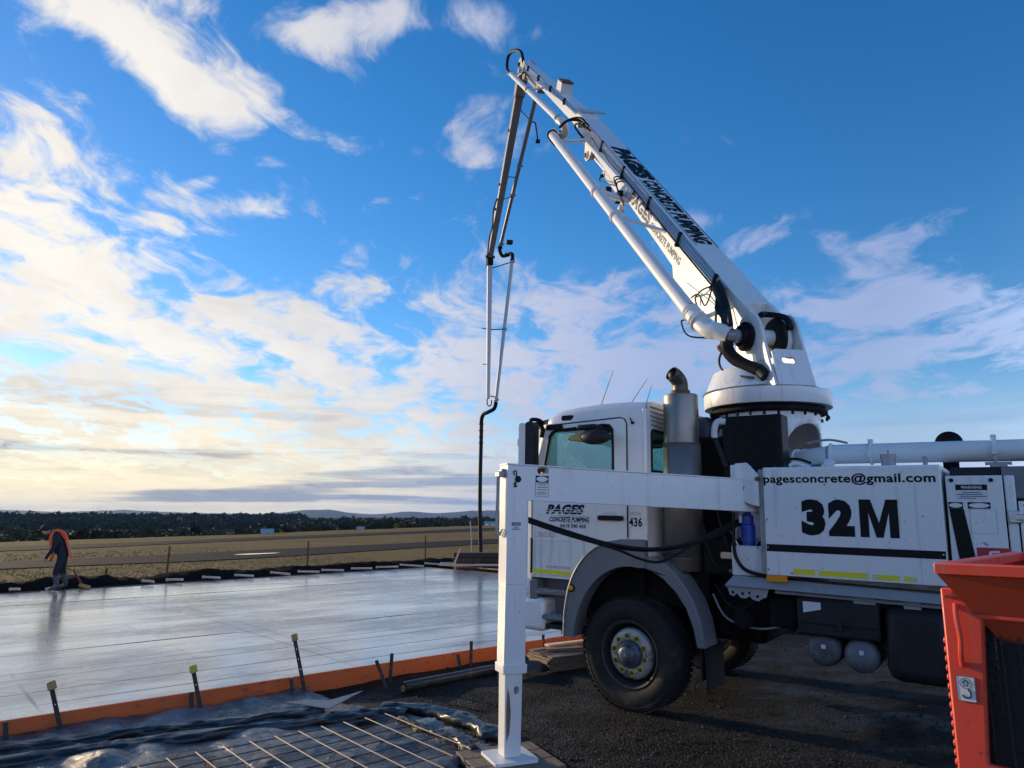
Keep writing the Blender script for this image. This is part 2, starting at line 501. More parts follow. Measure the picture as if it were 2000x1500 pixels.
def structure(o, label=None):
    o['kind'] = 'structure'
    if label:
        o['label'] = label
    return o


def thing(name, loc, label, cat, group=None, rot=(0, 0, 0)):
    o = bpy.data.objects.new(name, None)
    col.objects.link(o)
    o.location = loc; o.rotation_euler = rot
    o.empty_display_size = .2
    return tag(o, label, cat, group)


def inst(src, name, parent, loc=None, rot=None):
    o = src.copy()
    o.name = name
    col.objects.link(o)
    o.parent = parent
    if loc is not None:
        o.location = loc
    if rot is not None:
        o.rotation_euler = rot
    return o


def textmesh(body, width, height, m, bold=.02, shear=0., align='c', cut=None):
    """lettering as flat geometry, fitted to width x height on the xy plane of m"""
    cu = bpy.data.curves.new('txt', 'FONT')
    cu.body = body; cu.size = 1.0; cu.offset = bold; cu.shear = shear; cu.resolution_u = 3; cu.space_character = 1.06
    ob = bpy.data.objects.new('txt', cu)
    col.objects.link(ob)
    dg = bpy.context.evaluated_depsgraph_get()
    me = bpy.data.meshes.new_from_object(ob.evaluated_get(dg))
    bpy.data.objects.remove(ob)
    xs = [v.co.x for v in me.vertices]; ys = [v.co.y for v in me.vertices]
    x0, x1, y0, y1 = min(xs), max(xs), min(ys), max(ys)
    mb = MB()
    sx, sy = width / (x1 - x0), height / (y1 - y0)
    vs = [m @ Vector(((v.co.x - (x0 + x1) / 2) * sx, (v.co.y - (y0 + y1) / 2) * sy, 0)) for v in me.vertices]
    mb.add(vs, [tuple(p.vertices) for p in me.polygons])
    bpy.data.meshes.remove(me)
    return mb


def frame(o, x, y):
    x = Vector(x).normalized(); y = Vector(y).normalized(); z = x.cross(y)
    return Matrix(((x.x, y.x, z.x, o[0]), (x.y, y.y, z.y, o[1]), (x.z, y.z, z.z, o[2]), (0, 0, 0, 1)))


def rrect(x0, x1, y0, y1, r, k=4):
    out = []
    for (cx, cy, a) in ((x1 - r, y0 + r, -90), (x1 - r, y1 - r, 0), (x0 + r, y1 - r, 90), (x0 + r, y0 + r, 180)):
        for i in range(k + 1):
            t = R(a + 90 * i / k)
            out.append((cx + r * math.cos(t), cy + r * math.sin(t)))
    return out


def ell(cx, cy, rx, ry, n=20):
    return [(cx + rx * math.cos(2 * math.pi * i / n), cy + ry * math.sin(2 * math.pi * i / n)) for i in range(n)]


def smoothstep(a, b, x):
    t = max(0, min(1, (x - a) / (b - a)))
    return t * t * (3 - 2 * t)


def fbm(x, y, z=0, o=4):
    return noise.fractal(Vector((x, y, z)), 1.0, 2.0, o)

# ================================================================== SETTING
# ---- base ground: level field that falls away to a low valley beyond its edge
EDGE = [(-180, 120), (-90, 120), (-45, 140), (-30, 260), (-1.6 + 0, 158), (-10, 190)]


def r_edge(az):           # az in degrees, left positive
    tab = [(-180, 160), (-60, 220), (-25, 230), (1.6, 158), (10, 112), (19.4, 80), (27, 68), (35.1, 60.5), (48, 55), (70, 60), (110, 90), (180, 160)]
    for (a, ra), (b, rb) in zip(tab, tab[1:]):
        if a <= az <= b:
            return ra + (rb - ra) * (az - a) / (b - a)
    return 160


def gz(x, y):
    r = math.hypot(x, y); az = math.degrees(math.atan2(-x, y))
    re = r_edge(az)
    z = -9.5 * smoothstep(0, 130, r - re)
    if r > 25 and r < re + 20:
        z += .05 * noise.noise(Vector((x * .05, y * .05, 0)))
    return z - .012


def ground_mat():
    m = bpy.data.materials.new('dry_grass_field')
    m.use_nodes = True
    t = NT(m.node_tree)
    b = t.n('ShaderNodeBsdfPrincipled'); o = t.n('ShaderNodeOutputMaterial'); t.nt.links.new(b.outputs[0], o.inputs[0])
    v = t.n('ShaderNodeTexCoord').outputs['Object']
    mp = t.n('ShaderNodeMapping'); t.put(mp.inputs['Vector'], v)
    mp.inputs['Rotation'].default_value = (0, 0, R(-58)); mp.inputs['Scale'].default_value = (.35, 1.6, 1)
    g1 = t.noise(mp.outputs[0], .25, 6, .65)
    g2 = t.noise(v, 2.6, 6, .7)
    c = t.mix(t.ss(g1, .36, .64), (.255, .158, .056), (.145, .115, .042))
    c = t.mix(t.ss(g2, .42, .68, 0, .55), c, (.30, .20, .082))
    c = t.mix(t.ss(t.noise(v, 9, 5, .7), .5, .66, 0, .5), c, (.10, .07, .028))
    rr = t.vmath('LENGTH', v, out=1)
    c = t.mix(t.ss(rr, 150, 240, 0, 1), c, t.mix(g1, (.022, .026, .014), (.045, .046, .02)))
    t.put(b.inputs['Base Color'], c)
    b.inputs['Roughness'].default_value = .95
    b.inputs['Specular IOR Level'].default_value = .1
    bn = t.n('ShaderNodeBump'); bn.inputs['Strength'].default_value = .9; bn.inputs['Distance'].default_value = .12
    t.put(bn.inputs['Height'], t.noise(v, 5, 7, .75)); t.put(b.inputs['Normal'], bn.outputs[0])
    return m


mb = MB()
radii = [0.0] + [2.5 * 1.085 ** i for i in range(108)]
NA = 240
vs = [(0, 0, -.012)]
for r in radii[1:]:
    for i in range(NA):
        a = 2 * math.pi * i / NA
        x, y = -r * math.sin(a), r * math.cos(a)
        vs.append((x, y, gz(x, y)))
fs = [(0, 1 + i, 1 + (i + 1) % NA) for i in range(NA)]
for k in range(len(radii) - 2):
    for i in range(NA):
        j = (i + 1) % NA
        fs.append((1 + k * NA + i, 1 + (k + 1) * NA + i, 1 + (k + 1) * NA + j, 1 + k * NA + j))
mb.add(vs, fs)
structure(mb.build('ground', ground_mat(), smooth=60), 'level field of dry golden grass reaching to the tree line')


def strip(name, left, right, material, z=.012, sub=24, label=None):
    """paved strip between two polylines"""
    L_ = spline([(x, y, 0) for x, y in left], sub); R_ = spline([(x, y, 0) for x, y in right], sub)
    mbs = MB(); n = len(L_)
    W_ = 4
    vs = []
    for a, b in zip(L_, R_):
        for j in range(W_ + 1):
            p = a.lerp(b, j / W_)
            vs.append((p.x, p.y, gz(p.x, p.y) + z + .02))
    fs = [(i * (W_ + 1) + j, i * (W_ + 1) + j + 1, (i + 1) * (W_ + 1) + j + 1, (i + 1) * (W_ + 1) + j) for i in range(n - 1) for j in range(W_)]
    mbs.add(vs, fs)
    return structure(mbs.build(name, material, smooth=60), label)


strip('runway', [(-40, 9), (-20.95, 29.89), (-14.0, 39.83), (-1.69, 59.84), (22, 98)], [(-33, 7), (-17.88, 25.56), (-11.3, 32.2), (-1.4, 49.62), (24, 86)], MT['asphalt'], label='near strip of dark asphalt across the grass')
strip('taxiway', [(-52, 19), (-30.81, 43.82), (-22.65, 64.25), (-3.42, 120.9), (12, 165)], [(-46, 16), (-27.16, 38.66), (-20.15, 57.22), (-2.77, 98.11), (13, 143)], MT['asphalt'], label='far thin strip of dark asphalt beyond the grass')

# puddle lying on the runway
wat = bpy.data.materials.new('standing_water'); wat.use_nodes = True
t = NT(wat.node_tree)
b = t.n('ShaderNodeBsdfPrincipled'); o = t.n('ShaderNodeOutputMaterial'); t.nt.links.new(b.outputs[0], o.inputs[0])
b.inputs['Base Color'].default_value = (.05, .06, .07, 1); b.inputs['Roughness'].default_value = .04; b.inputs['IOR'].default_value = 1.33
b.inputs['Specular IOR Level'].default_value = .8
MT['water'] = wat
mb = MB()
n = 40
pts = []
for i in range(n):
    a = 2 * math.pi * i / n
    rr = 1 + .25 * noise.noise(Vector((math.cos(a) * 1.5, math.sin(a) * 1.5, 3)))
    x = -12.35 + .75 * rr * math.cos(a) + .35 * rr * math.sin(a); y = 35.4 + .9 * rr * math.sin(a) + .35 * rr * math.cos(a)
    pts.append((x, y, .047))
mb.add(pts, [tuple(range(n))])
structure(mb.build('puddle', wat, smooth=0), 'pale rain puddle lying on the near asphalt strip')

# lake in the valley
mb = MB()
n = 48
shore = []
for i in range(n):
    a = R(14 + 40 * i / (n - 1)); r = 300 + 25 * noise.noise(Vector((i * .35, 0, 0)))
    shore.append((-r * math.sin(a), r * math.cos(a), -8.9))
for i in range(n):
    a = R(54 - 40 * i / (n - 1)); r = 520 + 30 * noise.noise(Vector((i * .3, 5, 0)))
    shore.append((-r * math.sin(a), r * math.cos(a), -8.9))
vs = shore
mb.add(vs, [(i, i + 1, 2 * n - 2 - i, 2 * n - 1 - i) for i in range(n - 1)])
structure(mb.build('lake', wat, smooth=0), 'pale strip of lake water glimpsed behind the shrubs')

# ---- concrete slab (wet, just floated)
NE = Vector((.759, .651, 0)); NN = Vector((-.651, .759, 0))
C_NL = Vector((-8.7, 2.27, 0)); C_NR = Vector((5.83, 14.73, 0)); C_FR = Vector((-2.86, 24.08, 0)); C_FL = Vector((-15.2, 11.6, 0))
SLAB_Z = .165


def slab_mat():
    m = bpy.data.materials.new('wet_floated_concrete')
    m.use_nodes = True
    t = NT(m.node_tree)
    b = t.n('ShaderNodeBsdfPrincipled'); o = t.n('ShaderNodeOutputMaterial'); t.nt.links.new(b.outputs[0], o.inputs[0])
    v = t.n('ShaderNodeTexCoord').outputs['Object']
    mp = t.n('ShaderNodeMapping'); mp.vector_type = 'TEXTURE'
    t.put(mp.inputs['Vector'], v); mp.inputs['Rotation'].default_value = (0, 0, R(40.6))
    u = mp.outputs[0]
    ux, uy, _ = t.sep(u)
    st = t.xyz(t.math('MULTIPLY', ux, .35), uy, 0)
    st2 = t.xyz(t.math('MULTIPLY', ux, .16), t.math('MULTIPLY', uy, 1.4), 4)
    big = t.noise(st, .9, 5, .6)
    mid = t.noise(st2, 3.2, 5, .62)
    fine = t.noise(st, 26, 6, .7)
    wob = t.math('MULTIPLY', t.noise(t.xyz(0, uy, 0), 1.3, 3), 2.2)
    ph = t.math('ADD', t.math('MULTIPLY', uy, 1.7), wob)
    ph = t.math('ADD', ph, t.math('MULTIPLY', t.noise(u, .25, 2), .25))
    ln = t.math('ABSOLUTE', t.math('SUBTRACT', t.math('FRACT', ph), .5))
    line = t.math('MULTIPLY', t.ss(ln, .028, .006, 0, 1), t.ss(t.noise(st, .55, 3), .33, .48, 0, 1))
    pat = t.noise(t.xyz(t.math('MULTIPLY', ux, .5), t.math('MULTIPLY', uy, 1.0), 9), .55, 4, .6)
    c = t.mix(t.ss(big, .38, .62), (.17, .17, .168), (.30, .30, .295))
    c = t.mix(t.ss(pat, .42, .60, 0, .55), c, (.075, .075, .078))
    c = t.mix(t.ss(mid, .58, .72, 0, .5), c, (.36, .36, .36))
    c = t.mix(t.ss(fine, .55, .75, 0, .35), c, (.10, .10, .10))
    lx = t.math('ABSOLUTE', t.math('SUBTRACT', t.math('FRACT', t.math('ADD', t.math('MULTIPLY', ux, .62), t.math('MULTIPLY', t.noise(t.xyz(ux, 0, 0), .9, 2), 1.6))), .5))
    line2 = t.math('MULTIPLY', t.ss(lx, .007, .002, 0, .5), t.ss(t.noise(u, .35, 3), .48, .60, 0, 1))
    line = t.math('MAXIMUM', line, line2)
    swirl = t.noise(u, 1.6, 6, .62, 2.2)
    smear = t.ss(t.noise(t.xyz(t.math('MULTIPLY', ux, .22), uy, 2), 7.5, 4, .6, .6), .54, .66, 0, 1)
    c = t.mix(t.math('MULTIPLY', smear, .5), c, (.30, .30, .30))
    c = t.mix(t.math('MULTIPLY', line, .95), c, (.018, .018, .019))
    t.put(b.inputs['Base Color'], c)
    t.put(b.inputs['Roughness'], t.math('ADD', .17, t.math('ADD', t.math('MULTIPLY', t.ss(swirl, .35, .65), .16), t.math('ADD', t.math('MULTIPLY', t.ss(pat, .35, .62), .14), t.math('MULTIPLY', line, .4)))))
    b.inputs['IOR'].default_value = 1.5
    b.inputs['Coat Roughness'].default_value = .15
    t.put(b.inputs['Coat Weight'], t.math('MULTIPLY', t.math('ADD', t.ss(pat, .36, .58, .92, .52), t.ss(swirl, .45, .62, -.14, .26)), t.math('SUBTRACT', 1.0, line), clamp=True))
    bn = t.n('ShaderNodeBump'); bn.inputs['Strength'].default_value = .22; bn.inputs['Distance'].default_value = .02
    h = t.math('ADD', t.math('MULTIPLY', mid, .55), t.math('MULTIPLY', fine, .16))
    h = t.math('ADD', h, t.math('MULTIPLY', line, -.45))
    t.put(bn.inputs['Height'], h); t.put(b.inputs['Normal'], bn.outputs[0]); t.put(b.inputs['Coat Normal'], bn.outputs[0])
    return m


mb = MB()
NU, NV = 60, 50
vs = []
for j in range(NV + 1):
    for i in range(NU + 1):
        p = C_NL.lerp(C_NR, i / NU).lerp(C_FL.lerp(C_FR, i / NU), j / NV)
        vs.append((p.x, p.y, SLAB_Z + .004 * noise.noise(p * .9)))
top = [(j * (NU + 1) + i, j * (NU + 1) + i + 1, (j + 1) * (NU + 1) + i + 1, (j + 1) * (NU + 1) + i) for j in range(NV) for i in range(NU)]
k0 = len(vs)
ring = [i for i in range(NU + 1)] + [j * (NU + 1) + NU for j in range(1, NV + 1)] + [NV * (NU + 1) + i for i in range(NU - 1, -1, -1)] + [j * (NU + 1) for j in range(NV - 1, 0, -1)]
vs += [(vs[i][0], vs[i][1], -.03) for i in ring]
side = [(ring[i], k0 + i, k0 + (i + 1) % len(ring), ring[(i + 1) % len(ring)]) for i in range(len(ring))]
mb.add(vs, top + side)
structure(mb.build('concrete_slab', slab_mat(), smooth=30), 'freshly poured wet grey concrete slab with float lines')


# ---- gravel yard
def side_of(p, a, b):
    return (b.x - a.x) * (p[1] - a.y) - (b.y - a.y) * (p[0] - a.x)


def axis_lines(lo, hi, d0, d1, fine, coarse):
    xs = []; x = lo
    while x < hi:
        xs.append(x)
        x += fine if d0 <= x <= d1 else coarse
    xs.append(hi)
    return xs


def gravel_z(x, y):
    p = Vector((x, y, 0))
    # wheel ruts running along the truck's heading and sideways past it
    u_ = x * .817 - y * .576; v_ = x * .576 + y * .817
    rut = .022 * math.sin(v_ * 4.3 + 1.2 * noise.noise(Vector((u_ * .4, v_ * .6, 2)))) * (.4 + .6 * abs(noise.noise(Vector((u_ * .5, v_ * .2, 7)))))
    return .016 + .02 * noise.noise(p * .9) + .010 * noise.noise(p * 4) + .007 * noise.noise(p * 11) + rut


def gravel_mat():
    m = bpy.data.materials.new('dark_gravel')
    m.use_nodes = True
    t = NT(m.node_tree)
    b = t.n('ShaderNodeBsdfPrincipled'); o = t.n('ShaderNodeOutputMaterial'); t.nt.links.new(b.outputs[0], o.inputs[0])
    v = t.n('ShaderNodeTexCoord').outputs['Object']
    vo = t.n('ShaderNodeTexVoronoi'); t.put(vo.inputs['Vector'], v); vo.inputs['Scale'].default_value = 52
    cellr = t.sep(vo.outputs['Color'])[0]
    c = t.mix(t.noise(v, .8, 5, .6), (.011, .0107, .0106), (.024, .0222, .0208))
    c = t.mix(t.ss(cellr, .55, 1, 0, .8), c, (.048, .044, .039))
    c = t.mix(t.ss(cellr, .18, 0, 0, .7), c, (.008, .0075, .0075))
    c = t.mix(t.ss(t.noise(v, 3, 5, .7), .5, .7, 0, .55), c, (.014, .012, .010))
    t.put(b.inputs['Base Color'], c)
    big = t.noise(v, .55, 5, .62, .8)
    wet = t.ss(big, .40, .33, 0, 1)
    c = t.mix(t.ss(big, .54, .70, 0, .25), c, (.045, .041, .037))
    c = t.mix(t.math('MULTIPLY', wet, .7), c, (.006, .006, .0065))
    t.put(b.inputs['Base Color'], c)
    t.put(b.inputs['Roughness'], t.math('SUBTRACT', t.ss(t.noise(v, 1.7, 4), .35, .65, .55, .92), t.math('MULTIPLY', wet, .06)))
    b.inputs['Specular IOR Level'].default_value = .12
    bn = t.n('ShaderNodeBump'); bn.inputs['Strength'].default_value = 1.0; bn.inputs['Distance'].default_value = .03
    h = t.math('ADD', t.math('MULTIPLY', vo.outputs['Distance'], -.9), t.math('MULTIPLY', t.noise(v, 30, 6, .7), .8))
    t.put(bn.inputs['Height'], h); t.put(b.inputs['Normal'], bn.outputs[0])
    return m


MT['gravel'] = gravel_mat()
xs = axis_lines(-13, 18, -3, 7, .075, .35)
ys = axis_lines(-6, 30, 4.5, 11.5, .075, .35)
idx = {}
vs = []; fs = []


def gv(i, j):
    if (i, j) not in idx:
        idx[(i, j)] = len(vs)
        vs.append((xs[i], ys[j], gravel_z(xs[i], ys[j])))
    return idx[(i, j)]


for i in range(len(xs) - 1):
    for j in range(len(ys) - 1):
        c = Vector(((xs[i] + xs[i + 1]) / 2, (ys[j] + ys[j + 1]) / 2, 0))
        inslab = side_of(c, C_NL, C_NR) > .9 and side_of(c, C_NR, C_FR) > .9
        if inslab:
            continue
        if side_of(c, C_FL, C_FR) > 0:
            continue
        fs.append((gv(i, j), gv(i + 1, j), gv(i + 1, j + 1), gv(i, j + 1)))
mb = MB(); mb.add(vs, fs)
structure(mb.build('gravel_yard', MT['gravel'], smooth=70), 'dark crushed gravel yard under the truck')

# loose stones, too many to count
mb = MB()
rs = random.Random(3)
for k in range(11000):
    y = 5.2 + 7.5 * rs.random() ** 1.6
    x = -1.4 + (y * 1.0 + 1.4) * rs.random()
    if side_of((x, y), C_NL, C_NR) > -.4:
        continue
    s = .004 + .011 * rs.random() ** 2.2 + (.018 * rs.random() if rs.random() < .015 else 0)
    z = gravel_z(x, y) + s * .35
    a = rs.random() * 6.28
    e = [(s * rs.uniform(.7, 1.3) * math.cos(a + q * 1.57), s * rs.uniform(.7, 1.3) * math.sin(a + q * 1.57), rs.uniform(-.3, .3) * s) for q in range(4)]
    pts = [(x + p[0], y + p[1], z + p[2]) for p in e] + [(x, y, z + s * rs.uniform(.5, .8)), (x, y, z - s * .6)]
    mb.v += [Vector(p) for p in pts]
    q = len(mb.v) - 6
    mb.f += [(q, q + 1, q + 4), (q + 1, q + 2, q + 4), (q + 2, q + 3, q + 4), (q + 3, q, q + 4), (q + 1, q, q + 5), (q + 2, q + 1, q + 5), (q + 3, q + 2, q + 5), (q, q + 3, q + 5)]
me = bpy.data.meshes.new('loose_stones')
me.from_pydata([tuple(p) for p in mb.v], [], mb.f)
me.materials.append(mat('loose_stone', (.026, .0245, .023), .8, var=.5, vs=23, c2=(.075, .066, .055), c2amt=.7, c2scale=31))
o = bpy.data.objects.new('loose_stones', me); col.objects.link(o)
o['kind'] = 'stuff'; o['label'] = 'loose gravel stones scattered over the yard'; o['category'] = 'gravel'

# ---- bank of dug soil along the far edge of the slab
FE = (C_FR - C_FL).normalized(); FN = Vector((-FE.y, FE.x, 0))
RE_ = (C_FR - C_NR).normalized()
mb = MB()
vs = []; fs = []
LEN = (C_FR - C_FL).length + 2.2
nu, nv = 260, 14
for i in range(nu + 1):
    u_ = LEN * i / nu
    for j in range(nv + 1):
        q = j / nv
        off = .28 + 2.3 * q
        p = C_FL + FE * u_ + FN * off
        hgt = (.36 + .10 * noise.noise(Vector((u_ * .6, 0, 4)))) * math.sin(math.pi * min(1, q ** .72)) ** 1.1
        hgt += .075 * fbm(p.x * 2.3, p.y * 2.3, 1, 4) * math.sin(math.pi * q) + .05 * max(0, noise.noise(p * 3.1)) * math.sin(math.pi * q)
        vs.append((p.x, p.y, -.03 + max(0, hgt)))
for i in range(nu):
    for j in range(nv):
        a = i * (nv + 1) + j
        fs.append((a, a + 1, a + nv + 2, a + nv + 1))
mb.add(vs, fs)
structure(mb.build('soil_bank', MT['soil'], smooth=50), 'low dark bank of dug soil behind the slab')

# dry grass standing behind the bank
mb = MB()
rs = random.Random(5)
for k in range(9000):
    u_ = rs.random() * LEN * 1.05; off = 2.0 + 22 * rs.random() ** 2.2
    p = C_FL + FE * u_ + FN * off
    if abs((p - Vector((0, 0, 0))).length) > 60:
        continue
    # keep the asphalt bare
    px, py = p.x, p.y
    hb = rs.uniform(.03, .08); a = rs.random() * 6.28; wd = rs.uniform(.015, .04)
    dx_, dy_ = math.cos(a) * wd, math.sin(a) * wd
    lx, ly = rs.uniform(-.08, .08), rs.uniform(-.08, .08)
    mb.v += [Vector((px - dx_, py - dy_, -.02)), Vector((px + dx_, py + dy_, -.02)), Vector((px + lx, py + ly, hb))]
    q = len(mb.v)
    mb.f.append((q - 3, q - 2, q - 1))


def in_runway(x, y):
    segL = [(-40, 9), (-20.95, 29.89), (-14.0, 39.83), (-1.69, 59.84), (22, 98)]
    segR = [(-33, 7), (-17.88, 25.56), (-11.3, 32.2), (-1.4, 49.62), (24, 86)]
    poly = segL + segR[::-1]
    ins = False; j = len(poly) - 1
    for i in range(len(poly)):
        xi, yi = poly[i]; xj, yj = poly[j]
        if (yi > y) != (yj > y) and x < (xj - xi) * (y - yi) / (yj - yi) + xi:
            ins = not ins
        j = i
    return ins


keep = [f for f in mb.f if not in_runway(mb.v[f[2]].x, mb.v[f[2]].y)]
me = bpy.data.meshes.new('dry_grass')
me.from_pydata([tuple(p) for p in mb.v], [], keep)
me.materials.append(MT['grassblade'])
o = bpy.data.objects.new('dry_grass', me); col.objects.link(o)
o['kind'] = 'stuff'; o['label'] = 'dry golden grass standing beyond the soil bank'; o['category'] = 'grass'


# ---- far hills and woodland
def az_of_px(px):
    return math.degrees(math.atan2(1000 - px, 1411))


def ridge(name, r0, depth, prof, material, label, base=-10, rough=.12, seed=0, n=220, a0=-60, a1=75):
    """hill range: prof maps azimuth (deg, left +) to crest height"""
    vs = []; fs = []
    rows = 7
    for i in range(n + 1):
        a = a0 + (a1 - a0) * i / n
        h = prof(a)
        h += rough * h * fbm(a * .9, seed, 0, 5)
        for j in range(rows):
            q = j / (rows - 1)
            r = r0 + depth * (q - .5) * 2
            z = base + (h - base) * math.sin(math.pi * q) ** 1.3
            z += (0 if q in (0, 1) else .06 * (h - base) * fbm(a * .6 + 9, q * 3, seed, 4))
            vs.append((-r * math.sin(R(a)), r * math.cos(R(a)), z))
    for i in range(n):
        for j in range(rows - 1):
            p = i * rows + j
            fs.append((p, p + 1, p + rows + 1, p + rows))
    m_ = MB(); m_.add(vs, fs)
    return structure(m_.build(name, material, smooth=80), label)


def bumps(lst, floor):
    return lambda a: floor + sum(h * math.exp(-((a - az_of_px(px)) / wd) ** 2) for px, h, wd in lst)


ridge('far_hills', 7500, 900, bumps([(620, 62, 3.0), (800, 42, 2.2), (930, 52, 2.6), (1060, 45, 3.5), (240, 50, 4.2), (-20, 45, 3.5), (1400, 55, 6), (1800, 50, 6), (430, 18, 3)], 12), MT['hill'], 'distant blue wooded hills on the horizon', rough=.14, seed=2)
ridge('far_shore_hill', 900, 170, lambda a: 1.0 + 2.2 * smoothstep(14, 22, a) - 2.0 * smoothstep(31, 38, a) + 1.6 * noise.noise(Vector((a * .25, 0, 1))), MT['farwood'], 'dark wooded rise on the far shore', base=-10, rough=.1, seed=5, a0=-30, a1=60)

# woodland crowns as one far-off mass
mb = MB()
rs = random.Random(8)
for k in range(2300):
    a = rs.uniform(-8, 44); r = rs.uniform(600, 1000)
    if a < 16:
        r = rs.uniform(330, 800)
    h = rs.uniform(4, 8.5) * (1.25 if rs.random() < .06 else 1)
    x, y = -r * math.sin(R(a)), r * math.cos(R(a))
    zb = -9.5
    if r > 730:
        zb = -9.5 + 8.0 * math.sin(math.pi * min(1, (r - 730) / 340))
    if r < 730:
        h = min(h + 1.5, 9.5)
    wr = h * rs.uniform(.5, .8)
    for q in range(30):
        t_ = rs.random() * 6.28; pr = wr * math.sqrt(rs.random()); zc = zb + h * (.25 + .72 * (1 - (pr / wr) ** 2 * .6) * rs.random() ** .5)
        c = Vector((x + pr * math.cos(t_), y + pr * math.sin(t_), zc))
        s = rs.uniform(1.0, 2.4)
        d1 = Vector((rs.uniform(-1, 1), rs.uniform(-1, 1), rs.uniform(-.6, .6))).normalized() * s
        d2 = Vector((rs.uniform(-1, 1), rs.uniform(-1, 1), rs.uniform(.2, 1))).normalized() * s
        mb.v += [c - d1, c + d1, c + d2, c - d2 * .6]
        n_ = len(mb.v)
        mb.f += [(n_ - 4, n_ - 1, n_ - 3, n_ - 2)]
me = bpy.data.meshes.new('woodland'); me.from_pydata([tuple(p) for p in mb.v], [], mb.f); me.materials.append(MT['farwood'])
o = bpy.data.objects.new('woodland', me); col.objects.link(o)
o['kind'] = 'stuff'; o['label'] = 'far-off dark woodland below the blue hills'; o['category'] = 'woodland'


# ---- trees and shrubs beyond the field's edge
def crown_mesh(seed, h, wd, material, n=520):
    rs = random.Random(seed)
    lobes = [(Vector((rs.uniform(-.34, .34) * wd, rs.uniform(-.34, .34) * wd, h * rs.uniform(.35, .78))), rs.uniform(.20, .34) * wd) for _ in range(9)]
    mb = MB()
    for k in range(n):
        c, r = lobes[k % len(lobes)]
        d = Vector((rs.gauss(0, 1), rs.gauss(0, 1), rs.gauss(0, .8))).normalized() * r * rs.uniform(.55, 1.08)
        p = c + d
        if p.z < .08 * h:
            continue
        s = rs.uniform(.05, .105) * h
        a = Vector((rs.gauss(0, 1), rs.gauss(0, 1), rs.gauss(0, .6))).normalized() * s
        b_ = a.orthogonal().normalized() * s * .7
        mb.v += [p - a, p + b_, p + a, p - b_]
        q = len(mb.v)
        mb.f.append((q - 4, q - 3, q - 2, q - 1))
    me = bpy.data.meshes.new('crown'); me.from_pydata([tuple(p) for p in mb.v], [], mb.f); me.materials.append(material)
    return me


def trunk_mesh(seed, h, material):
    rs = random.Random(seed)
    mb = MB()
    mb.tube([(0, 0, -.3), (rs.uniform(-.03, .03) * h, rs.uniform(-.03, .03) * h, .3 * h), (rs.uniform(-.06, .06) * h, rs.uniform(-.06, .06) * h, .75 * h)], (.045 * h, .014 * h), n=6, k=3)
    for q in range(4):
        a = q * 1.57 + rs.random(); z0 = rs.uniform(.2, .45) * h
        mb.tube([(0, 0, z0), (.16 * h * math.cos(a), .16 * h * math.sin(a), z0 + .12 * h), (.3 * h * math.cos(a), .3 * h * math.sin(a), z0 + .3 * h)], (.022 * h, .006 * h), n=5, k=3)
    return mb.mesh('trunk', material)


CR = [crown_mesh(i, 1.0, [1.25, 1.0, 1.5, .8, 1.15, 1.35][i], [MT['leaf'], MT['leaf2'], MT['leaf'], MT['leaf2'], MT['leaf3'], MT['leaf2']][i]) for i in range(6)]
TR = [trunk_mesh(i, 1.0, MT['bark']) for i in range(6)]
rs = random.Random(21)
LBL = ['olive green spreading shrub', 'dark evergreen shrub', 'broad olive bush', 'narrow dark tree', 'dry brownish shrub', 'dense dark spreading tree']
spots = []
px = -30
while px < 985:
    az = az_of_px(px)
    re = r_edge(az)
    if px < 520:
        r = re + rs.uniform(18, 60); top = rs.choice([1028, 1033, 1036, 1040, 1031]) if px > 150 else rs.choice([1034, 1038, 1041])
    else:
        r = re + rs.uniform(15, 70); top = rs.choice([1016, 1020, 1022, 1018, 1024])
    el = R(10.6) - math.atan((top - 750) / 1387)
    zt = 1.8 + r * math.tan(el)
    x, y = -r * math.sin(R(az)), r * math.cos(R(az))
    zb = gz(x, y)
    h = max(1.6, zt - zb)
    spots.append((x, y, zb, h, rs.randrange(6)))
    px += rs.uniform(13, 26) if px < 520 else rs.uniform(12, 24)
ordw = ['first', 'second', 'third', 'fourth', 'fifth', 'sixth', 'seventh', 'eighth', 'ninth', 'tenth', 'eleventh', 'twelfth', 'thirteenth', 'fourteenth', 'fifteenth', 'sixteenth', 'seventeenth', 'eighteenth', 'nineteenth', 'twentieth']


def ordinal(i):
    tens = {2: 'twenty', 3: 'thirty', 4: 'forty', 5: 'fifty', 6: 'sixty', 7: 'seventy'}
    i += 1
    if i <= 20:
        return ordw[i - 1]
    if i % 10 == 0:
        return {30: 'thirtieth', 40: 'fortieth', 50: 'fiftieth', 60: 'sixtieth', 70: 'seventieth'}[i]
    return tens[i // 10] + '-' + ordw[i % 10 - 1]


spots.sort(key=lambda q: -math.atan2(-q[0], q[1]))
for i, (x, y, zb, h, k) in enumerate(spots):
    nm = 'tree' if k in (3, 5) else 'shrub'
    tr = thing(nm, (x, y, zb), '%s, %s from the left along the field edge' % (LBL[k], ordinal(i)), nm, 'trees and shrubs along the field edge', (0, 0, rs.random() * 6.28))
    tr.scale = (h, h, h)
    for me, pn in ((TR[k], 'trunk'), (CR[k], 'crown')):
        c = bpy.data.objects.new(pn, me); col.objects.link(c); c.parent = tr


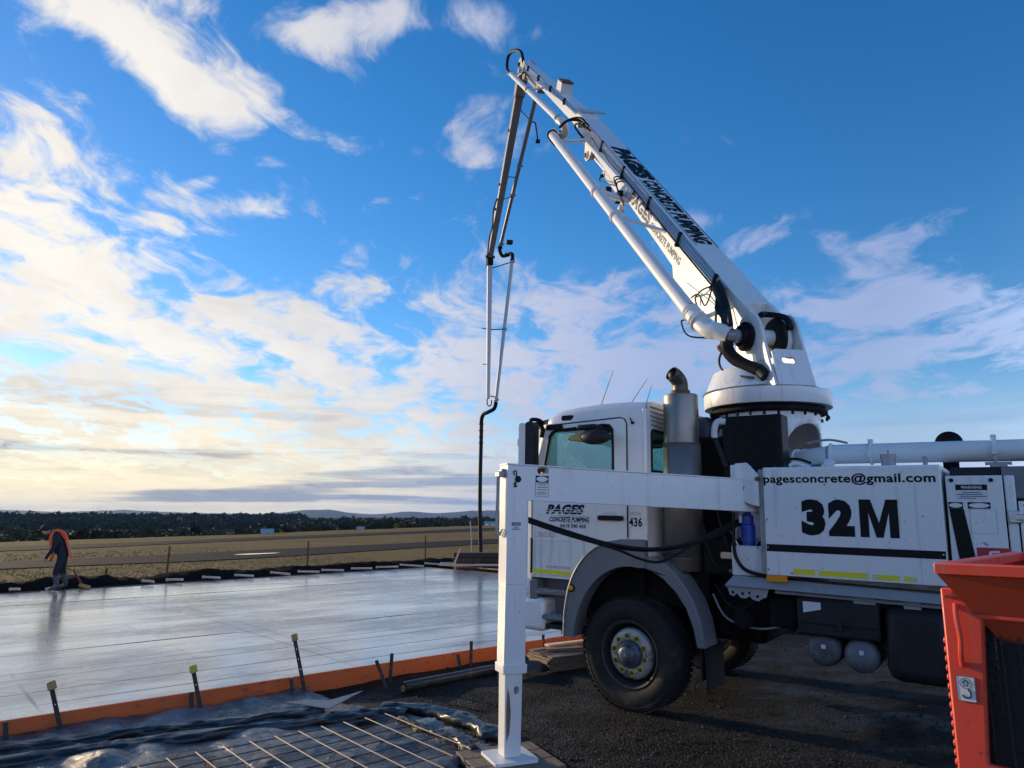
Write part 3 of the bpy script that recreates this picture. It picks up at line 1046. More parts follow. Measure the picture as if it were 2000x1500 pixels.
# ---- small far buildings
def far_shed(x, y, zb, wx, h, dep, rz, label):
    th = thing('shed', (x, y, zb), label, 'shed', None, (0, 0, rz))
    MB().span(-wx / 2, wx / 2, -dep / 2, dep / 2, 0, h).build('wall', MT['shed'], th)
    m_ = MB()
    m_.plate([(-dep / 2 - .2, h + .003), (dep / 2 + .2, h + .003), (0, h + .28 * dep)], [], wx + .4, frame((-wx / 2 - .2, 0, 0), (0, 1, 0), (0, 0, 1)))
    m_.build('roof', MT['shedroof'], th)
    m_ = MB(); m_.span(-wx * .15, wx * .15, -dep / 2 - .03, -dep / 2 - .003, 0, h * .8); m_.build('door', MT['greymetal'], th)


for px, py, r, wx, h, lab in ((524, 1043, 84, 1.0, .1, 'small white shed on the grass right of the shrubs'), (957, 1026, 155, 2.2, .4, 'small white shed by the tree line behind the pump hose'), (705, 1033, 130, 1.0, .3, 'tiny pale hut at the edge of the dark trees')):
    az = R(az_of_px(px))
    x, y = -r * math.sin(az), r * math.cos(az)
    zt = 1.8 + r * math.tan(R(10.6) - math.atan((py - 750) / 1387))
    far_shed(x, y, gz(x, y), wx, max(h, zt - gz(x, y)), 1.6, az, lab)

# ================================================================== SITE OBJECTS
# ---- orange form boards along the near edge
ang = math.atan2(NE.y, NE.x)
Ledge = (C_NR - C_NL).length
cuts = [0, 3.6, 8.45, 12.05, 15.3, Ledge]
blab = ['orange plywood form board at the frame\'s left edge', 'long orange form board carrying the three capped stakes', 'orange form board behind the outrigger leg', 'orange form board beside the plywood stack', 'orange form board hidden behind the truck']
for i in range(5):
    a, b_ = cuts[i] + .004, cuts[i + 1] - .004
    o = MB()
    n_ = 14
    vs = []
    for k in range(n_ + 1):
        u_ = a + (b_ - a) * k / n_
        wob = .006 * noise.noise(Vector((u_ * .7, i, 0)))
        for (off, z) in ((-.004, -.02), (-.040, -.02), (-.040, .178 + wob), (-.004, .178 + wob)):
            p = C_NL + NE * u_ + NN * (off + wob)
            vs.append((p.x, p.y, z))
    fs = [(k * 4 + q, k * 4 + (q + 1) % 4, (k + 1) * 4 + (q + 1) % 4, (k + 1) * 4 + q) for k in range(n_) for q in range(4)] + [(3, 2, 1, 0), tuple(n_ * 4 + q for q in range(4))]
    o.add(vs, fs)
    tag(o.build('form_board', MT['board'], bevel=.003), blab[i], 'board', 'form boards along the near slab edge')
# dark far form along the far edge
mb = MB()
Lfar = (C_FR - C_FL).length
m_ = frame((*(C_FL + FN * .004)[:2], -.02), FE, FN)
mb.m = m_
mb.span(0, Lfar, 0, .05, 0, .20)
tag(mb.build('steel_form', MT['stake'], bevel=.004), 'long dark form rail along the far edge of the slab', 'form rail')
mb = MB()
dr = (C_NR - C_FR).normalized()
mb.m = frame((*(C_FR + Vector((-dr.y, dr.x, 0)) * .004)[:2], -.02), dr, (-dr.y, dr.x, 0))
mb.span(.06, (C_NR - C_FR).length, 0, .04, 0, .195)
tag(mb.build('timber_form', MT['timber'], bevel=.004), 'weathered timber form along the slab\'s right edge', 'form rail')

# ---- steel stakes along the boards
stakes = [((-3.71, 6.31), (-.16, .419), 'captan', 'leaning black stake with tan cap, leftmost of the capped stakes'),
          ((-2.85, 6.99), (-.129, .415), 'capyellow', 'leaning black stake with yellow-green cap'),
          ((-2.09, 7.67), (-.158, .59), 'captan', 'tallest leaning black stake with tan cap'),
          ((-1.32, 7.99), (-.13, .293), None, 'uncapped black stake leaning left beside an upright one'),
          ((-1.33, 8.20), (.012, .326), None, 'upright uncapped black stake crossed by a leaning one'),
          ((-.50, 9.10), (.003, .308), None, 'upright uncapped stake just left of the outrigger leg'),
          ((-.62, 9.07), (-.039, .16), None, 'short tilted stake left of the outrigger leg'),
          ((.42, 10.04), (.002, .24), None, 'upright stake behind the plywood stack'),
          ((-2.93, 6.95), (-.03, .21), None, 'short stub stake just left of the yellow-capped stake'),
          ((-2.20, 7.60), (-.035, .19), None, 'short stub stake just left of the tallest stake'),
          ((-4.0, 6.05), (-.037, .19), None, 'short stub stake at the far left of the form board'),
          ((1.02, 10.52), (-.012, .2), None, 'short stake beside the front tyre')]
for (bx, by), (dx_, hz), cap, lab in stakes:
    th = thing('form_stake', (bx, by, 0), lab, 'stake', 'stakes along the form board')
    mb = MB()
    d = Vector((dx_, .02, hz))
    u, v, dd = basis(d)
    wv = Vector((1, 0, 0)); wv = (wv - dd * wv.dot(dd)).normalized(); tv = dd.cross(wv)
    hole = [ell(0, .08 + .10 * k, .006, .006, 8) for k in range(int((d.length - .1) / .10))]
    mb.m = frame(-dd * .1 - tv * .004, wv, dd)
    mb.plate([(-.019, 0), (.019, 0), (.019, d.length + .1), (-.019, d.length + .1)], [[(x, y + .1) for x, y in h] for h in hole], .008)
    mb.build('shaft', MT['stake'], th)
    if cap:
        mb = MB(); mb.m = frame(d, wv, dd)
        mb.box((0, -.012, 0), (.056, .07, .045))
        mb.build('cap', MT[cap], th, bevel=.006)

# ---- pale timber pegs lying across the far form
pegs = [(-11.2, 16.43), (-9.2, 18.32), (-8.59, 18.61), (-8.04, 19.37), (-7.44, 20.03), (-6.84, 20.91), (-6.16, 21.48), (-5.44, 21.88), (-4.85, 22.72), (-4.19, 23.4), (-3.53, 24.12), (-2.87, 24.88), (-2.25, 25.3)]
plen = [.22, .34, .45, .5, .5, .6, .62, .66, .68, .7, .75, .75, .8]
src = None
for i, ((x, y), ln) in enumerate(zip(pegs, plen)):
    q = Vector((x, y, 0)); off = (q - C_FL).dot(FN)
    q = q - FN * (off - .10)
    th = thing('timber_peg', (q.x, q.y, .245), 'pale timber peg across the far slab edge, %s from the left' % ordw[i], 'peg', 'pegs along the far slab edge', (0, R(rs.uniform(-3, 3)), R(rs.uniform(-22, -8))))
    if src is None:
        m1 = MB(); m1.cyl((-.5, 0, 0), (.5, 0, 0), .030, n=16); src = m1.build('shaft', MT['peg'], th)
        m2 = MB(); m2.cyl((-.565, 0, 0), (-.505, 0, 0), .040, n=10); srch = m2.build('head', MT['peg'], th)
    else:
        c = src.copy(); col.objects.link(c); c.parent = th
        c = srch.copy(); col.objects.link(c); c.parent = th
    th.scale = (ln, 1, 1)

# ---- pickets standing in the soil bank, and two thin poles
for (x, y), (dx_, hz), lab in (((-10.11, 21.46), (.02, .95), 'dark leaning picket in the soil bank right of the worker'), ((-10.2, 18.45), (-.02, .55), 'short dark picket in the bank nearest the worker'), ((-7.03, 25.11), (.0, .98), 'dark upright picket in the middle of the soil bank'), ((-3.31, 27.92), (-.02, 1.1), 'dark upright picket left of the timber pile')):
    th = thing('picket', (x, y, 0), lab, 'picket', 'pickets in the soil bank')
    mb = MB()
    for a in range(3):
        c_, s_ = math.cos(a * 2.094), math.sin(a * 2.094)
        mb.hexa([(0 - s_ * .004, c_ * .004, -.1), (c_ * .03 - s_ * .004, s_ * .03 + c_ * .004, -.1), (c_ * .03 + s_ * .004, s_ * .03 - c_ * .004, -.1), (s_ * .004, -c_ * .004, -.1),
                 (dx_ - s_ * .004, c_ * .004, hz), (dx_ + c_ * .03 - s_ * .004, s_ * .03 + c_ * .004, hz), (dx_ + c_ * .03 + s_ * .004, s_ * .03 - c_ * .004, hz), (dx_ + s_ * .004, -c_ * .004, hz)])
    mb.build('post', MT['rust'], th, smooth=0)
th = thing('marker_pole', (-1.78, 32.0, 0), 'thin pale steel pole on the grass left of the pump hose', 'pole')
m1 = MB(); m1.tube([(0, 0, -.1), (.0, 0, .8), (-.07, 0, 1.62)], .022, n=8, k=2); m1.build('shaft', MT['greymetal'], th)
m1 = MB(); m1.cyl((-.03, 0, 1.25), (.42, 0, 1.27), .012, n=6); m1.build('arm', MT['greymetal'], th)

# ---- dark timber pile behind the far corner, with rusty pickets leaning on it
pile = thing('timber_pile', (-1.15, 23.35, 0), 'dark pile of long timbers behind the far slab corner', 'timber pile')
rs = random.Random(4)
for r_ in range(4):
    for c_ in range(3):
        z = .08 + .16 * r_
        mb = MB(); mb.box((rs.uniform(-.08, .08) + .55, .18 + c_ * .2, z + .03), (2.5, .17, .145), Matrix.Rotation(R(rs.uniform(-2, 2)), 3, 'Z'))
        mb.build('beam', MT['darktimber'], pile, bevel=.006)
bun = thing('picket_bundle', (-1.72, 23.05, 0), 'row of rusty pickets standing against the dark timber pile', 'pickets')
for k in range(9):
    mb = MB(); x = k * .085
    mb.hexa([(x - .016, -.012, 0), (x + .016, -.012, 0), (x + .016, .012, 0), (x - .016, .012, 0), (x - .02, .13, .50 + rs.uniform(-.03, .04)), (x + .012, .13, .52), (x + .012, .15, .52), (x - .02, .15, .52)])
    mb.build('picket', MT['rust'], bun, smooth=0)
th = thing('leaning_plank', (-1.78, 23.2, 0), 'pale plank end leaning left against the dark timber pile', 'plank')
m1 = MB(); m1.hexa([(-.06, 0, .4), (.0, 0, .4), (.0, .03, .4), (-.06, .03, .4), (.10, .1, .82), (.15, .1, .82), (.15, .13, .82), (.10, .13, .82)]); m1.add([], [])
m1.hexa([(-.055, .001, .0), (.005, .001, .0), (.005, .029, .0), (-.055, .029, .0), (-.058, .001, .399), (.0, .001, .399), (.0, .029, .399), (-.058, .029, .399)])
m1.build('board', MT['peg'], th, smooth=0)
tag(th, 'pale plank leaning left against the dark timber pile', 'plank')
for i, (x0, y0, x1, y1, z, mk, lab) in enumerate(((-2.3, 23.05, -.95, 22.75, .32, 'peg', 'pale round post lying in front of the pickets, left of two'), (-1.15, 22.62, .3, 22.35, .34, 'peg', 'pale round post lying beside the outrigger leg, right of two'), (-2.25, 23.9, -.2, 21.72, .245, 'captan', 'long straw-coloured bar lying along the right slab edge'))):
    mb = MB(); mb.cyl((x0, y0, z), (x1, y1, z), .034 if i < 2 else .022, n=10)
    tag(mb.build('round_post', MT[mk]), lab, 'post')
th = thing('red_timber', (-1.5, 22.75, 0), 'short dark red timber block in front of the timber pile', 'timber')
m1 = MB(); m1.box((.25, 0, .13), (.85, .12, .26), Matrix.Rotation(R(-14), 3, 'Z')); m1.build('block', mat('dark_red_timber', (.10, .022, .018), .75), th, bevel=.008)

# ---- black plastic film: roll beside the board, torn folds on the ground
roll = thing('plastic_roll', (-.67, 8.24, .055), 'black roll of plastic film lying beside the orange board', 'plastic roll', None, (0, 0, math.atan2(.843, .877)))
m1 = MB(); m1.lathe([(.03, -.63), (.062, -.63), (.066, -.60), (.064, 0), (.067, .4), (.066, .60), (.062, .63), (.03, .63)], (0, 0, 0), (1, 0, 0), 20); m1.build('film', MT['plastic'], roll)
m1 = MB(); m1.lathe([(.022, -.64), (.031, -.64), (.031, .64), (.022, .64), (.022, -.64)], (0, 0, 0), (1, 0, 0), 14); m1.build('core', MT['captan'], roll)


def slurry_mat():
    m = bpy.data.materials.new('wet_slurry')
    m.use_nodes = True
    t = NT(m.node_tree)
    b = t.n('ShaderNodeBsdfPrincipled'); o = t.n('ShaderNodeOutputMaterial'); t.nt.links.new(b.outputs[0], o.inputs[0])
    v = t.n('ShaderNodeTexCoord').outputs['Object']
    a = t.noise(v, 1.9, 6, .65); f = t.noise(v, 17, 7, .7)
    c = t.mix(t.ss(a, .42, .58), (.045, .047, .052), (.16, .165, .17))
    c = t.mix(t.ss(f, .5, .7, 0, .6), c, (.022, .022, .024))
    t.put(b.inputs['Base Color'], c)
    t.put(b.inputs['Roughness'], t.ss(f, .3, .7, .05, .30))
    bn = t.n('ShaderNodeBump'); bn.inputs['Strength'].default_value = .7; bn.inputs['Distance'].default_value = .03
    t.put(bn.inputs['Height'], t.math('ADD', f, t.math('MULTIPLY', t.noise(v, 60, 4), .25))); t.put(b.inputs['Normal'], bn.outputs[0])
    return m


def in_poly(x, y, poly):
    ins = False; j = len(poly) - 1
    for i in range(len(poly)):
        xi, yi = poly[i]; xj, yj = poly[j]
        if (yi > y) != (yj > y) and x < (xj - xi) * (y - yi) / (yj - yi) + xi:
            ins = not ins
        j = i
    return ins


sp = [(-8.6, 2.3), (-4.25, 6.0), (-3.2, 6.92), (-2.2, 7.72), (-1.75, 7.55), (-1.45, 7.2), (-1.15, 7.0), (-.75, 6.75), (-.25, 6.25), (-.12, 5.9), (-.45, 5.5), (.1, 4.4), (-2, 3), (-6, 1)]
mb = MB(); vs = []; fs = []; idx = {}
st = .055


def mesh_z(p):             # lumps of spilled concrete, rising between the mesh bars
    lump = abs(noise.noise(Vector((p.x * 3.1, p.y * 3.1, 1)))) * .055 + .035 * fbm(p.x * 1.3, p.y * 1.3, 4, 3) + .012 * noise.noise(p * 12)
    board = -((p - C_NL).dot(NN))
    ramp = .075 * smoothstep(.55, .02, board) * (.5 + noise.noise(Vector((p.x * 1.7, p.y * 1.7, 9))) * .9)
    return max(.020, .040 + lump + ramp)


for i in range(int(9 / st)):
    for j in range(int(7.5 / st)):
        x, y = -8.7 + i * st, .9 + j * st
        cx, cy = x + st / 2, y + st / 2
        if y < 3.6 or not in_poly(cx + .10 * noise.noise(Vector((cx * 2, cy * 2, 0))), cy + .10 * noise.noise(Vector((cx * 2, cy * 2, 5))), sp):
            continue
        q = []
        for (a, b_) in ((i, j), (i + 1, j), (i + 1, j + 1), (i, j + 1)):
            if (a, b_) not in idx:
                idx[(a, b_)] = len(vs)
                p = Vector((-8.7 + a * st, .9 + b_ * st, 0))
                vs.append((p.x, p.y, mesh_z(p)))
            q.append(idx[(a, b_)])
        fs.append(tuple(q))
edge_n = {}
for f in fs:
    for q in range(4):
        e = tuple(sorted((f[q], f[(q + 1) % 4]))); edge_n[e] = edge_n.get(e, 0) + 1
for e, n_ in edge_n.items():
    if n_ == 1:
        for q in e:
            vs[q] = (vs[q][0], vs[q][1], .012)
mb.add(vs, fs)
structure(mb.build('spilled_slurry', slurry_mat(), smooth=60), 'wet spilled concrete slurry below the orange board')


def film(name, path, wid, lift, label, seed, n=60, m_=9):
    """creased ribbon of black film draped along a path"""
    pts = spline([(x, y, 0) for x, y in path], 14)
    vs = []; fs = []
    N_ = len(pts)
    for i, p in enumerate(pts):
        d = (pts[min(i + 1, N_ - 1)] - pts[max(i - 1, 0)]).normalized(); s_ = Vector((-d.y, d.x, 0))
        for j in range(m_ + 1):
            q = j / m_ - .5
            ww = wid * (.75 + .45 * noise.noise(Vector((i * .12, seed, 1))))
            z = .075 + lift * math.exp(-(q * 3.2 + .5 * noise.noise(Vector((i * .09, seed, 3)))) ** 2) * (.7 + .6 * noise.noise(Vector((i * .15, seed, 7)))) + .014 * noise.noise(Vector((i * .42, q * 9, seed))) + .005 * noise.noise(Vector((i * 1.1, q * 17, seed)))
            pp = p + s_ * q * ww
            vs.append((pp.x, pp.y, z if 0 < j < m_ else max(.03, z - .045)))
    for i in range(N_ - 1):
        for j in range(m_):
            a = i * (m_ + 1) + j
            fs.append((a, a + 1, a + m_ + 2, a + m_ + 1))
    mb = MB(); mb.add(vs, fs)
    o = mb.build(name, MT['plastic'], smooth=50)
    so = o.modifiers.new('thickness', 'SOLIDIFY'); so.thickness = .004
    return tag(o, label, 'plastic sheet')


film('plastic_fold', [(-4.2, 5.25), (-3.24, 5.80), (-2.79, 6.08), (-1.85, 6.50), (-1.27, 6.86), (-.95, 6.86)], .26, .026, 'long black plastic fold running behind the rebar mesh', 2)
film('plastic_fold', [(-4.3, 5.75), (-3.5, 6.05), (-2.85, 6.38), (-2.3, 6.62), (-1.75, 6.98)], .22, .022, 'black plastic fold between the slurry and the orange board', 5)
film('plastic_fold', [(-1.2, 7.1), (-.8, 7.0), (-.5, 6.75), (-.2, 6.35), (-.02, 6.1)], .30, .026, 'torn black plastic fold curling towards the outrigger foot', 8)
film('plastic_fold', [(-.98, 6.65), (-.7, 6.35), (-.45, 6.05), (-.28, 5.80)], .12, .018, 'grey wet plastic fold beside the outermost mesh bar', 12)
# flat scrap of sheet lying on the slurry
scr = thing('sheet_scrap', (-1.75, 7.05, .10), 'flat grey offcut of sheet lying below the tallest stake', 'offcut', None, (R(3), R(-4), R(20)))
m1 = MB(); m1.plate([(-.34, .18), (.02, -.22), (.38, .16), (.05, .02), (-.1, .12)], [], .008); m1.build('sheet', MT['greyplastic'], scr)

# ---- rebar mesh: every bar its own part
mesh = thing('rebar_mesh', (-1.107, 6.675, 0), 'sheet of steel rebar mesh lying in wet concrete at the bottom edge', 'rebar mesh', None, (0, 0, ang))
ba = bb = None
for k in range(22):
    if ba is None:
        m1 = MB(); m1.cyl((0, .04, .096), (0, -2.9, .090), .0048, n=6); ba = m1.build('long_bar', MT['rebar'], mesh)
        m1 = MB(); m1.cyl((.06, 0, .0835), (-4.3, 0, .0835), .0048, n=6); bb = m1.build('cross_bar', MT['rebardark'], mesh)
    if k < 21:
        q_ = inst(ba, 'long_bar', mesh, (-.2 * k, 0, 0)) if k else ba
        if k < 4:
            q_.scale.y = (.40, .44, .50, .62)[k]
    if 0 < k < 14:
        inst(bb, 'cross_bar', mesh, (0 if k < 6 else (-.2 if k < 7 else (-.4 if k < 8 else -.72)), -.2 * k, 0))

# ---- timber pads under the outrigger foot, plywood stack, under-truck odds
pad = thing('timber_pad', (-.02, 5.62, 0), 'weathered timber pad under the outrigger foot', 'timber pad', None, (0, 0, R(24)))
for k in range(3):
    mb = MB(); mb.box((0, -.21 + .205 * k, .035), (.62, .195, .062)); mb.build('plank', MT['timber'], pad, bevel=.006)
ply = thing('plywood_stack', (.62, 9.1, 0), 'stack of plywood sheets beside the front tyre', 'plywood', None, (0, 0, R(30)))
for k in range(8):
    mb = MB(); mb.box((rs.uniform(-.02, .03), rs.uniform(-.02, .02), .03 + .022 * k), (.70, .5, .018), Matrix.Rotation(R(rs.uniform(-4, 4)), 3, 'Z')); mb.build('sheet', MT['timber'], ply)
for k, (x, y, z, w_, a) in enumerate(((-.1, .12, .222, .62, 8), (.06, -.02, .224, .55, -14), (.18, .2, .245, .6, 3))):
    mb = MB(); mb.box((x, y, z), (w_, .09, .022), Matrix.Rotation(R(a), 3, 'Z')); mb.build('batten', MT['peg' if k == 2 else 'timber'], ply)
flap = thing('plastic_flap', (.18, 8.72, .03), 'dark folded plastic flap on the gravel beside the plywood stack', 'plastic sheet', None, (0, 0, R(35)))
m1 = MB(); m1.add([(-.35, -.12, .0), (.4, -.1, .0), (.42, .08, .06), (-.3, .1, .16), (.1, -.02, .10)], [(0, 1, 4), (1, 2, 4), (2, 3, 4), (3, 0, 4)]); m1.build('sheet', MT['plastic'], flap)
# crate and timber seen under the truck
crate = thing('tool_crate', (4.35, 11.9, 0), 'dark metal tool crate on timbers seen under the truck', 'crate', None, (0, 0, R(-8)))
m1 = MB(); m1.span(-.5, .5, -.2, .2, .12, .16); m1.span(-.5, .5, -.2, -.17, .16, .34); m1.span(-.5, .5, .17, .2, .16, .34); m1.span(-.5, -.47, -.17, .17, .16, .34); m1.span(.47, .5, -.17, .17, .16, .34); m1.build('body', MT['greyplastic'], crate)
for x in (-.4, -.1, .2, .42):
    mb = MB(); mb.cyl((x, -.23, .06), (x, .3, .06), .05, n=8); mb.build('timber', MT['timber'], crate)
m1 = MB(); m1.tube([(-.5, 0, .34), (-.4, 0, .46), (.4, 0, .46), (.5, 0, .34)], .012, n=6, k=2); m1.build('handle', MT['capyellow'], crate)
brd = thing('loose_board', (3.45, 12.4, 0), 'pale boards lying on the gravel under the truck', 'boards', None, (0, 0, R(12)))
for k in range(3):
    mb = MB(); mb.box((k * .12, k * .1, .05 + k * .04), (1.5, .16, .035)); mb.build('board', MT['timber'], brd)

# ---- worker bending over the far edge
per = thing('person', (-10.22, 16.62, .165), 'worker in dark clothes and orange vest bending over the slab edge', 'person', None, (0, 0, R(212)))
J = {'pelvis': (0, 0, .80, .145), 'waist': (.05, 0, .98, .145), 'chest': (.13, 0, 1.16, .165), 'necklow': (.25, 0, 1.285, .085), 'neck': (.30, 0, 1.325, .062), 'head': (.365, 0, 1.325, .092), 'crown': (.405, 0, 1.39, .082),
     'face': (.43, 0, 1.25, .06)}
BN = [('pelvis', 'waist'), ('waist', 'chest'), ('chest', 'necklow'), ('necklow', 'neck'), ('neck', 'head'), ('head', 'crown'), ('head', 'face')]
for s_, nm in ((1, 'l'), (-1, 'r')):
    J.update({'sh' + nm: (.16, .19 * s_, 1.20, .085), 'el' + nm: (.16 + .04 * s_, .255 * s_, .95, .056), 'wr' + nm: (.27 + .05 * s_, .20 * s_, .75, .036), 'ha' + nm: (.29 + .05 * s_, .185 * s_, .69, .036),
              'hi' + nm: (0, .095 * s_, .74, .105), 'kn' + nm: (.06 * s_ + .05, .145 * s_, .44, .075), 'an' + nm: (.09 * s_ - .03, .185 * s_, .10, .056), 'to' + nm: (.09 * s_ + .13, .20 * s_, .045, .045)})
    BN += [('chest', 'sh' + nm), ('sh' + nm, 'el' + nm), ('el' + nm, 'wr' + nm), ('wr' + nm, 'ha' + nm), ('pelvis', 'hi' + nm), ('hi' + nm, 'kn' + nm), ('kn' + nm, 'an' + nm), ('an' + nm, 'to' + nm)]
    for f_ in range(5):
        a = (f_ - 2) * .016
        J['f%d%s' % (f_, nm)] = (.29 + .05 * s_ + a + (.02 if f_ == 4 else 0), .185 * s_ - .012 * s_, .625 + (.03 if f_ in (0,) else (.045 if f_ == 4 else 0)), .009)
        J['k%d%s' % (f_, nm)] = (.29 + .05 * s_ + a * .9, .185 * s_, .66, .0105)
        BN += [('ha' + nm, 'k%d%s' % (f_, nm)), ('k%d%s' % (f_, nm), 'f%d%s' % (f_, nm))]


def skin_mesh(J, BN, root, sub=2):
    keys = list(J)
    me = bpy.data.meshes.new('sk')
    me.from_pydata([J[k][:3] for k in keys], [(keys.index(a), keys.index(b)) for a, b in BN], [])
    ob = bpy.data.objects.new('sk', me); col.objects.link(ob)
    ob.modifiers.new('s', 'SKIN')
    lay = me.skin_vertices[0].data if len(me.skin_vertices) else None
    if lay is None:
        bm = bmesh.new(); bm.from_mesh(me); bm.verts.layers.skin.verify(); bm.to_mesh(me); bm.free()
        lay = me.skin_vertices[0].data
    for i, k in enumerate(keys):
        lay[i].radius = (J[k][3], J[k][3]); lay[i].use_root = (k == root)
    sb = ob.modifiers.new('u', 'SUBSURF'); sb.levels = sub; sb.render_levels = sub
    dg = bpy.context.evaluated_depsgraph_get()
    out = bpy.data.meshes.new_from_object(ob.evaluated_get(dg))
    bpy.data.objects.remove(ob)
    return out


me = skin_mesh(J, BN, 'pelvis')
for mm in ('jacket', 'trousers', 'boots', 'skin'):
    me.materials.append(MT[mm])
for p in me.polygons:
    p.use_smooth = True
    c = p.center
    if c.x > .30 and c.z > 1.16 and abs(c.y) < .15:
        p.material_index = 3
    elif c.z < .72 and c.z > .58 and abs(c.y) > .15 and c.x > .22:
        p.material_index = 3
    elif c.z < .36:
        p.material_index = 2
    elif c.z < .84 and not (abs(c.y) > .17 and c.x > .15):
        p.material_index = 1
body = bpy.data.objects.new('body', me); col.objects.link(body); body.parent = per
# cap
m1 = MB(); m1.ball((.385, 0, 1.385), (.108, .104, .085), 16, 10); m1.build('cap', MT['jacket'], per)
m1 = MB(); m1.ball((.485, 0, 1.345), (.06, .085, .022), 12, 6); m1.build('cap_peak', MT['jacket'], per)
# open hi-vis vest: two front panels, a back panel and shoulder straps
for s_ in (1, -1):
    m1 = MB()
    prof = [(.27, 1.315), (.30, 1.16), (.27, .98), (.22, .80), (.26, .70)]
    vs = []
    for (x, z) in prof:
        for y in (.045, .12, .178):
            vs.append((x + .018 - (.06 if y > .15 else 0), y * s_, z))
    m1.add(vs, [(i * 3 + j, i * 3 + j + 1, i * 3 + j + 4, i * 3 + j + 3) for i in range(4) for j in range(2)])
    o = m1.build('vest_front', MT['hivis'], per); sm = o.modifiers.new('t', 'SOLIDIFY'); sm.thickness = .012
    m1 = MB(); m1.tube([(.26, .11 * s_, 1.31), (.15, .14 * s_, 1.335), (.03, .14 * s_, 1.27), (-.045, .13 * s_, 1.12)], .032, n=8, k=4); m1.build('vest_strap', MT['hivis'], per)
m1 = MB()
vs = []
for (x, z) in ((.06, 1.30), (-.055, 1.13), (-.115, .96), (-.17, .78), (-.20, .72)):
    for y in (-.18, -.09, 0, .09, .18):
        vs.append((x + .05 * abs(y) / .18, y, z))
m1.add(vs, [(i * 5 + j, i * 5 + j + 1, i * 5 + j + 6, i * 5 + j + 5) for i in range(4) for j in range(4)])
o = m1.build('vest_back', MT['hivis'], per); sm = o.modifiers.new('t', 'SOLIDIFY'); sm.thickness = .012
m1 = MB(); m1.box((-.105, 0, .95), (.02, .30, .045)); m1.build('reflective_band', MT['reflect'], per)

th = thing('hand_trowel', (-10.4, 16.45, .17), 'pale hand trowel on the slab at the worker\'s feet', 'trowel', None, (0, 0, R(20)))
m1 = MB(); m1.plate([(-.12, -.05), (.12, -.05), (.12, .05), (-.12, .05)], [], .006); m1.build('blade', MT['concretegrey'], th)
m1 = MB(); m1.tube([(0, 0, .005), (0, 0, .045), (-.03, 0, .06), (.1, 0, .075)], .014, n=8, k=3); m1.build('handle', MT['peg'], th)
th = thing('broom', (-9.93, 17.0, .17), 'red handled broom leaning beside the worker', 'broom')
m1 = MB(); m1.tube([(0, 0, .08), (-.10, 0, .21), (-.26, .02, .42)], .020, n=8, k=2); m1.build('handle', MT['redhandle'], th)
m1 = MB(); m1.box((.05, 0, .055), (.24, .09, .07), Matrix.Rotation(R(14), 3, 'Y')); m1.build('head', MT['captan'], th, bevel=.012)
# ---- orange steel hopper standing close on the right
hop = thing('orange_hopper', (1.45, 2.5, 0), 'orange steel hopper machine with flared lip at the right edge', 'hopper', None, (0, 0, R(-46)))
hop.scale = (1, 1, .982)
hop.location.x = 1.462
hx = 1.45
F_ = frame((0, 0, 0), (1, 0, 0), (0, 0, 1))     # x right, y up, z towards camera
m1 = MB()
m1.m = Matrix.Translation((0, .0, 0)) @ F_
m1.plate([(.000, 1.594), (-.004, 1.0), (-.006, .12), (1.45, .12), (1.45, 1.53), (.115, 1.53), (.112, 1.594)], [[(.116, 1.50), (.085, 1.052), (1.36, 1.020), (1.36, 1.50)], [(.075, .94), (.07, .22), (1.36, .22), (1.36, .90)]], .028)
m1.build('front_frame', MT['orange'], hop, bevel=.006)
m1 = MB(); m1.m = F_
m1.plate([(.006, 1.585), (.002, .12), (.008, .12), (.012, 1.585)], [], -.05, Matrix.Translation((0, 0, -.004)))
m1.build('side_flange', MT['orange'], hop)
m1 = MB(); m1.span(.02, 1.44, .02, .035, .125, 1.56); m1.build('grille_panel', mat('black_mesh_panel', (.012, .011, .011), .55, var=.5, vs=60, c2=(.05, .035, .025), c2amt=.8, c2scale=45, c2edge=(.6, .7), bump=.6, bs=80), hop)
g0 = None
for k in range(26):
    if g0 is None:
        m1 = MB(); m1.cyl((.05, .010, .13), (.05, .010, 1.53), .003, n=5); g0 = m1.build('grille_bar', MT['stake'], hop)
    else:
        inst(g0, 'grille_bar', hop, (.05 * k, 0, 0))
# flared hopper top: inverted pyramid with a rolled rim
t0 = dict(x0=.016, x1=1.55, y0=-.10, y1=.95, z=1.678); b0 = dict(x0=.30, x1=1.30, y0=.16, y1=.72, z=1.18)
m1 = MB()
tp = [(t0['x0'], t0['y0'], 1.644), (t0['x1'], t0['y0'], 1.644), (t0['x1'], t0['y1'], 1.644), (t0['x0'], t0['y1'], 1.644)]
bp = [(b0['x0'], b0['y0'], b0['z']), (b0['x1'], b0['y0'], b0['z']), (b0['x1'], b0['y1'], b0['z']), (b0['x0'], b0['y1'], b0['z'])]
m1.add(tp + bp, [(0, 4, 5, 1), (1, 5, 6, 2), (2, 6, 7, 3), (3, 7, 4, 0)])
o = m1.build('hopper_body', MT['hopperdark'], hop, smooth=0); so = o.modifiers.new('t', 'SOLIDIFY'); so.thickness = .006
rim = MB()
rim.plate([(t0['x0'] - .004, t0['y0'] - .012), (t0['x1'] + .02, t0['y0'] - .012), (t0['x1'] + .02, t0['y1'] + .02), (t0['x0'] - .004, t0['y1'] + .02)], [[(t0['x0'] + .045, t0['y0'] + .03), (t0['x1'] - .03, t0['y0'] + .03), (t0['x1'] - .03, t0['y1'] - .03), (t0['x0'] + .045, t0['y1'] - .03)]], .036, Matrix.Translation((0, 0, 1.646)))
rim.build('rim', MT['orange'], hop, bevel=.004)
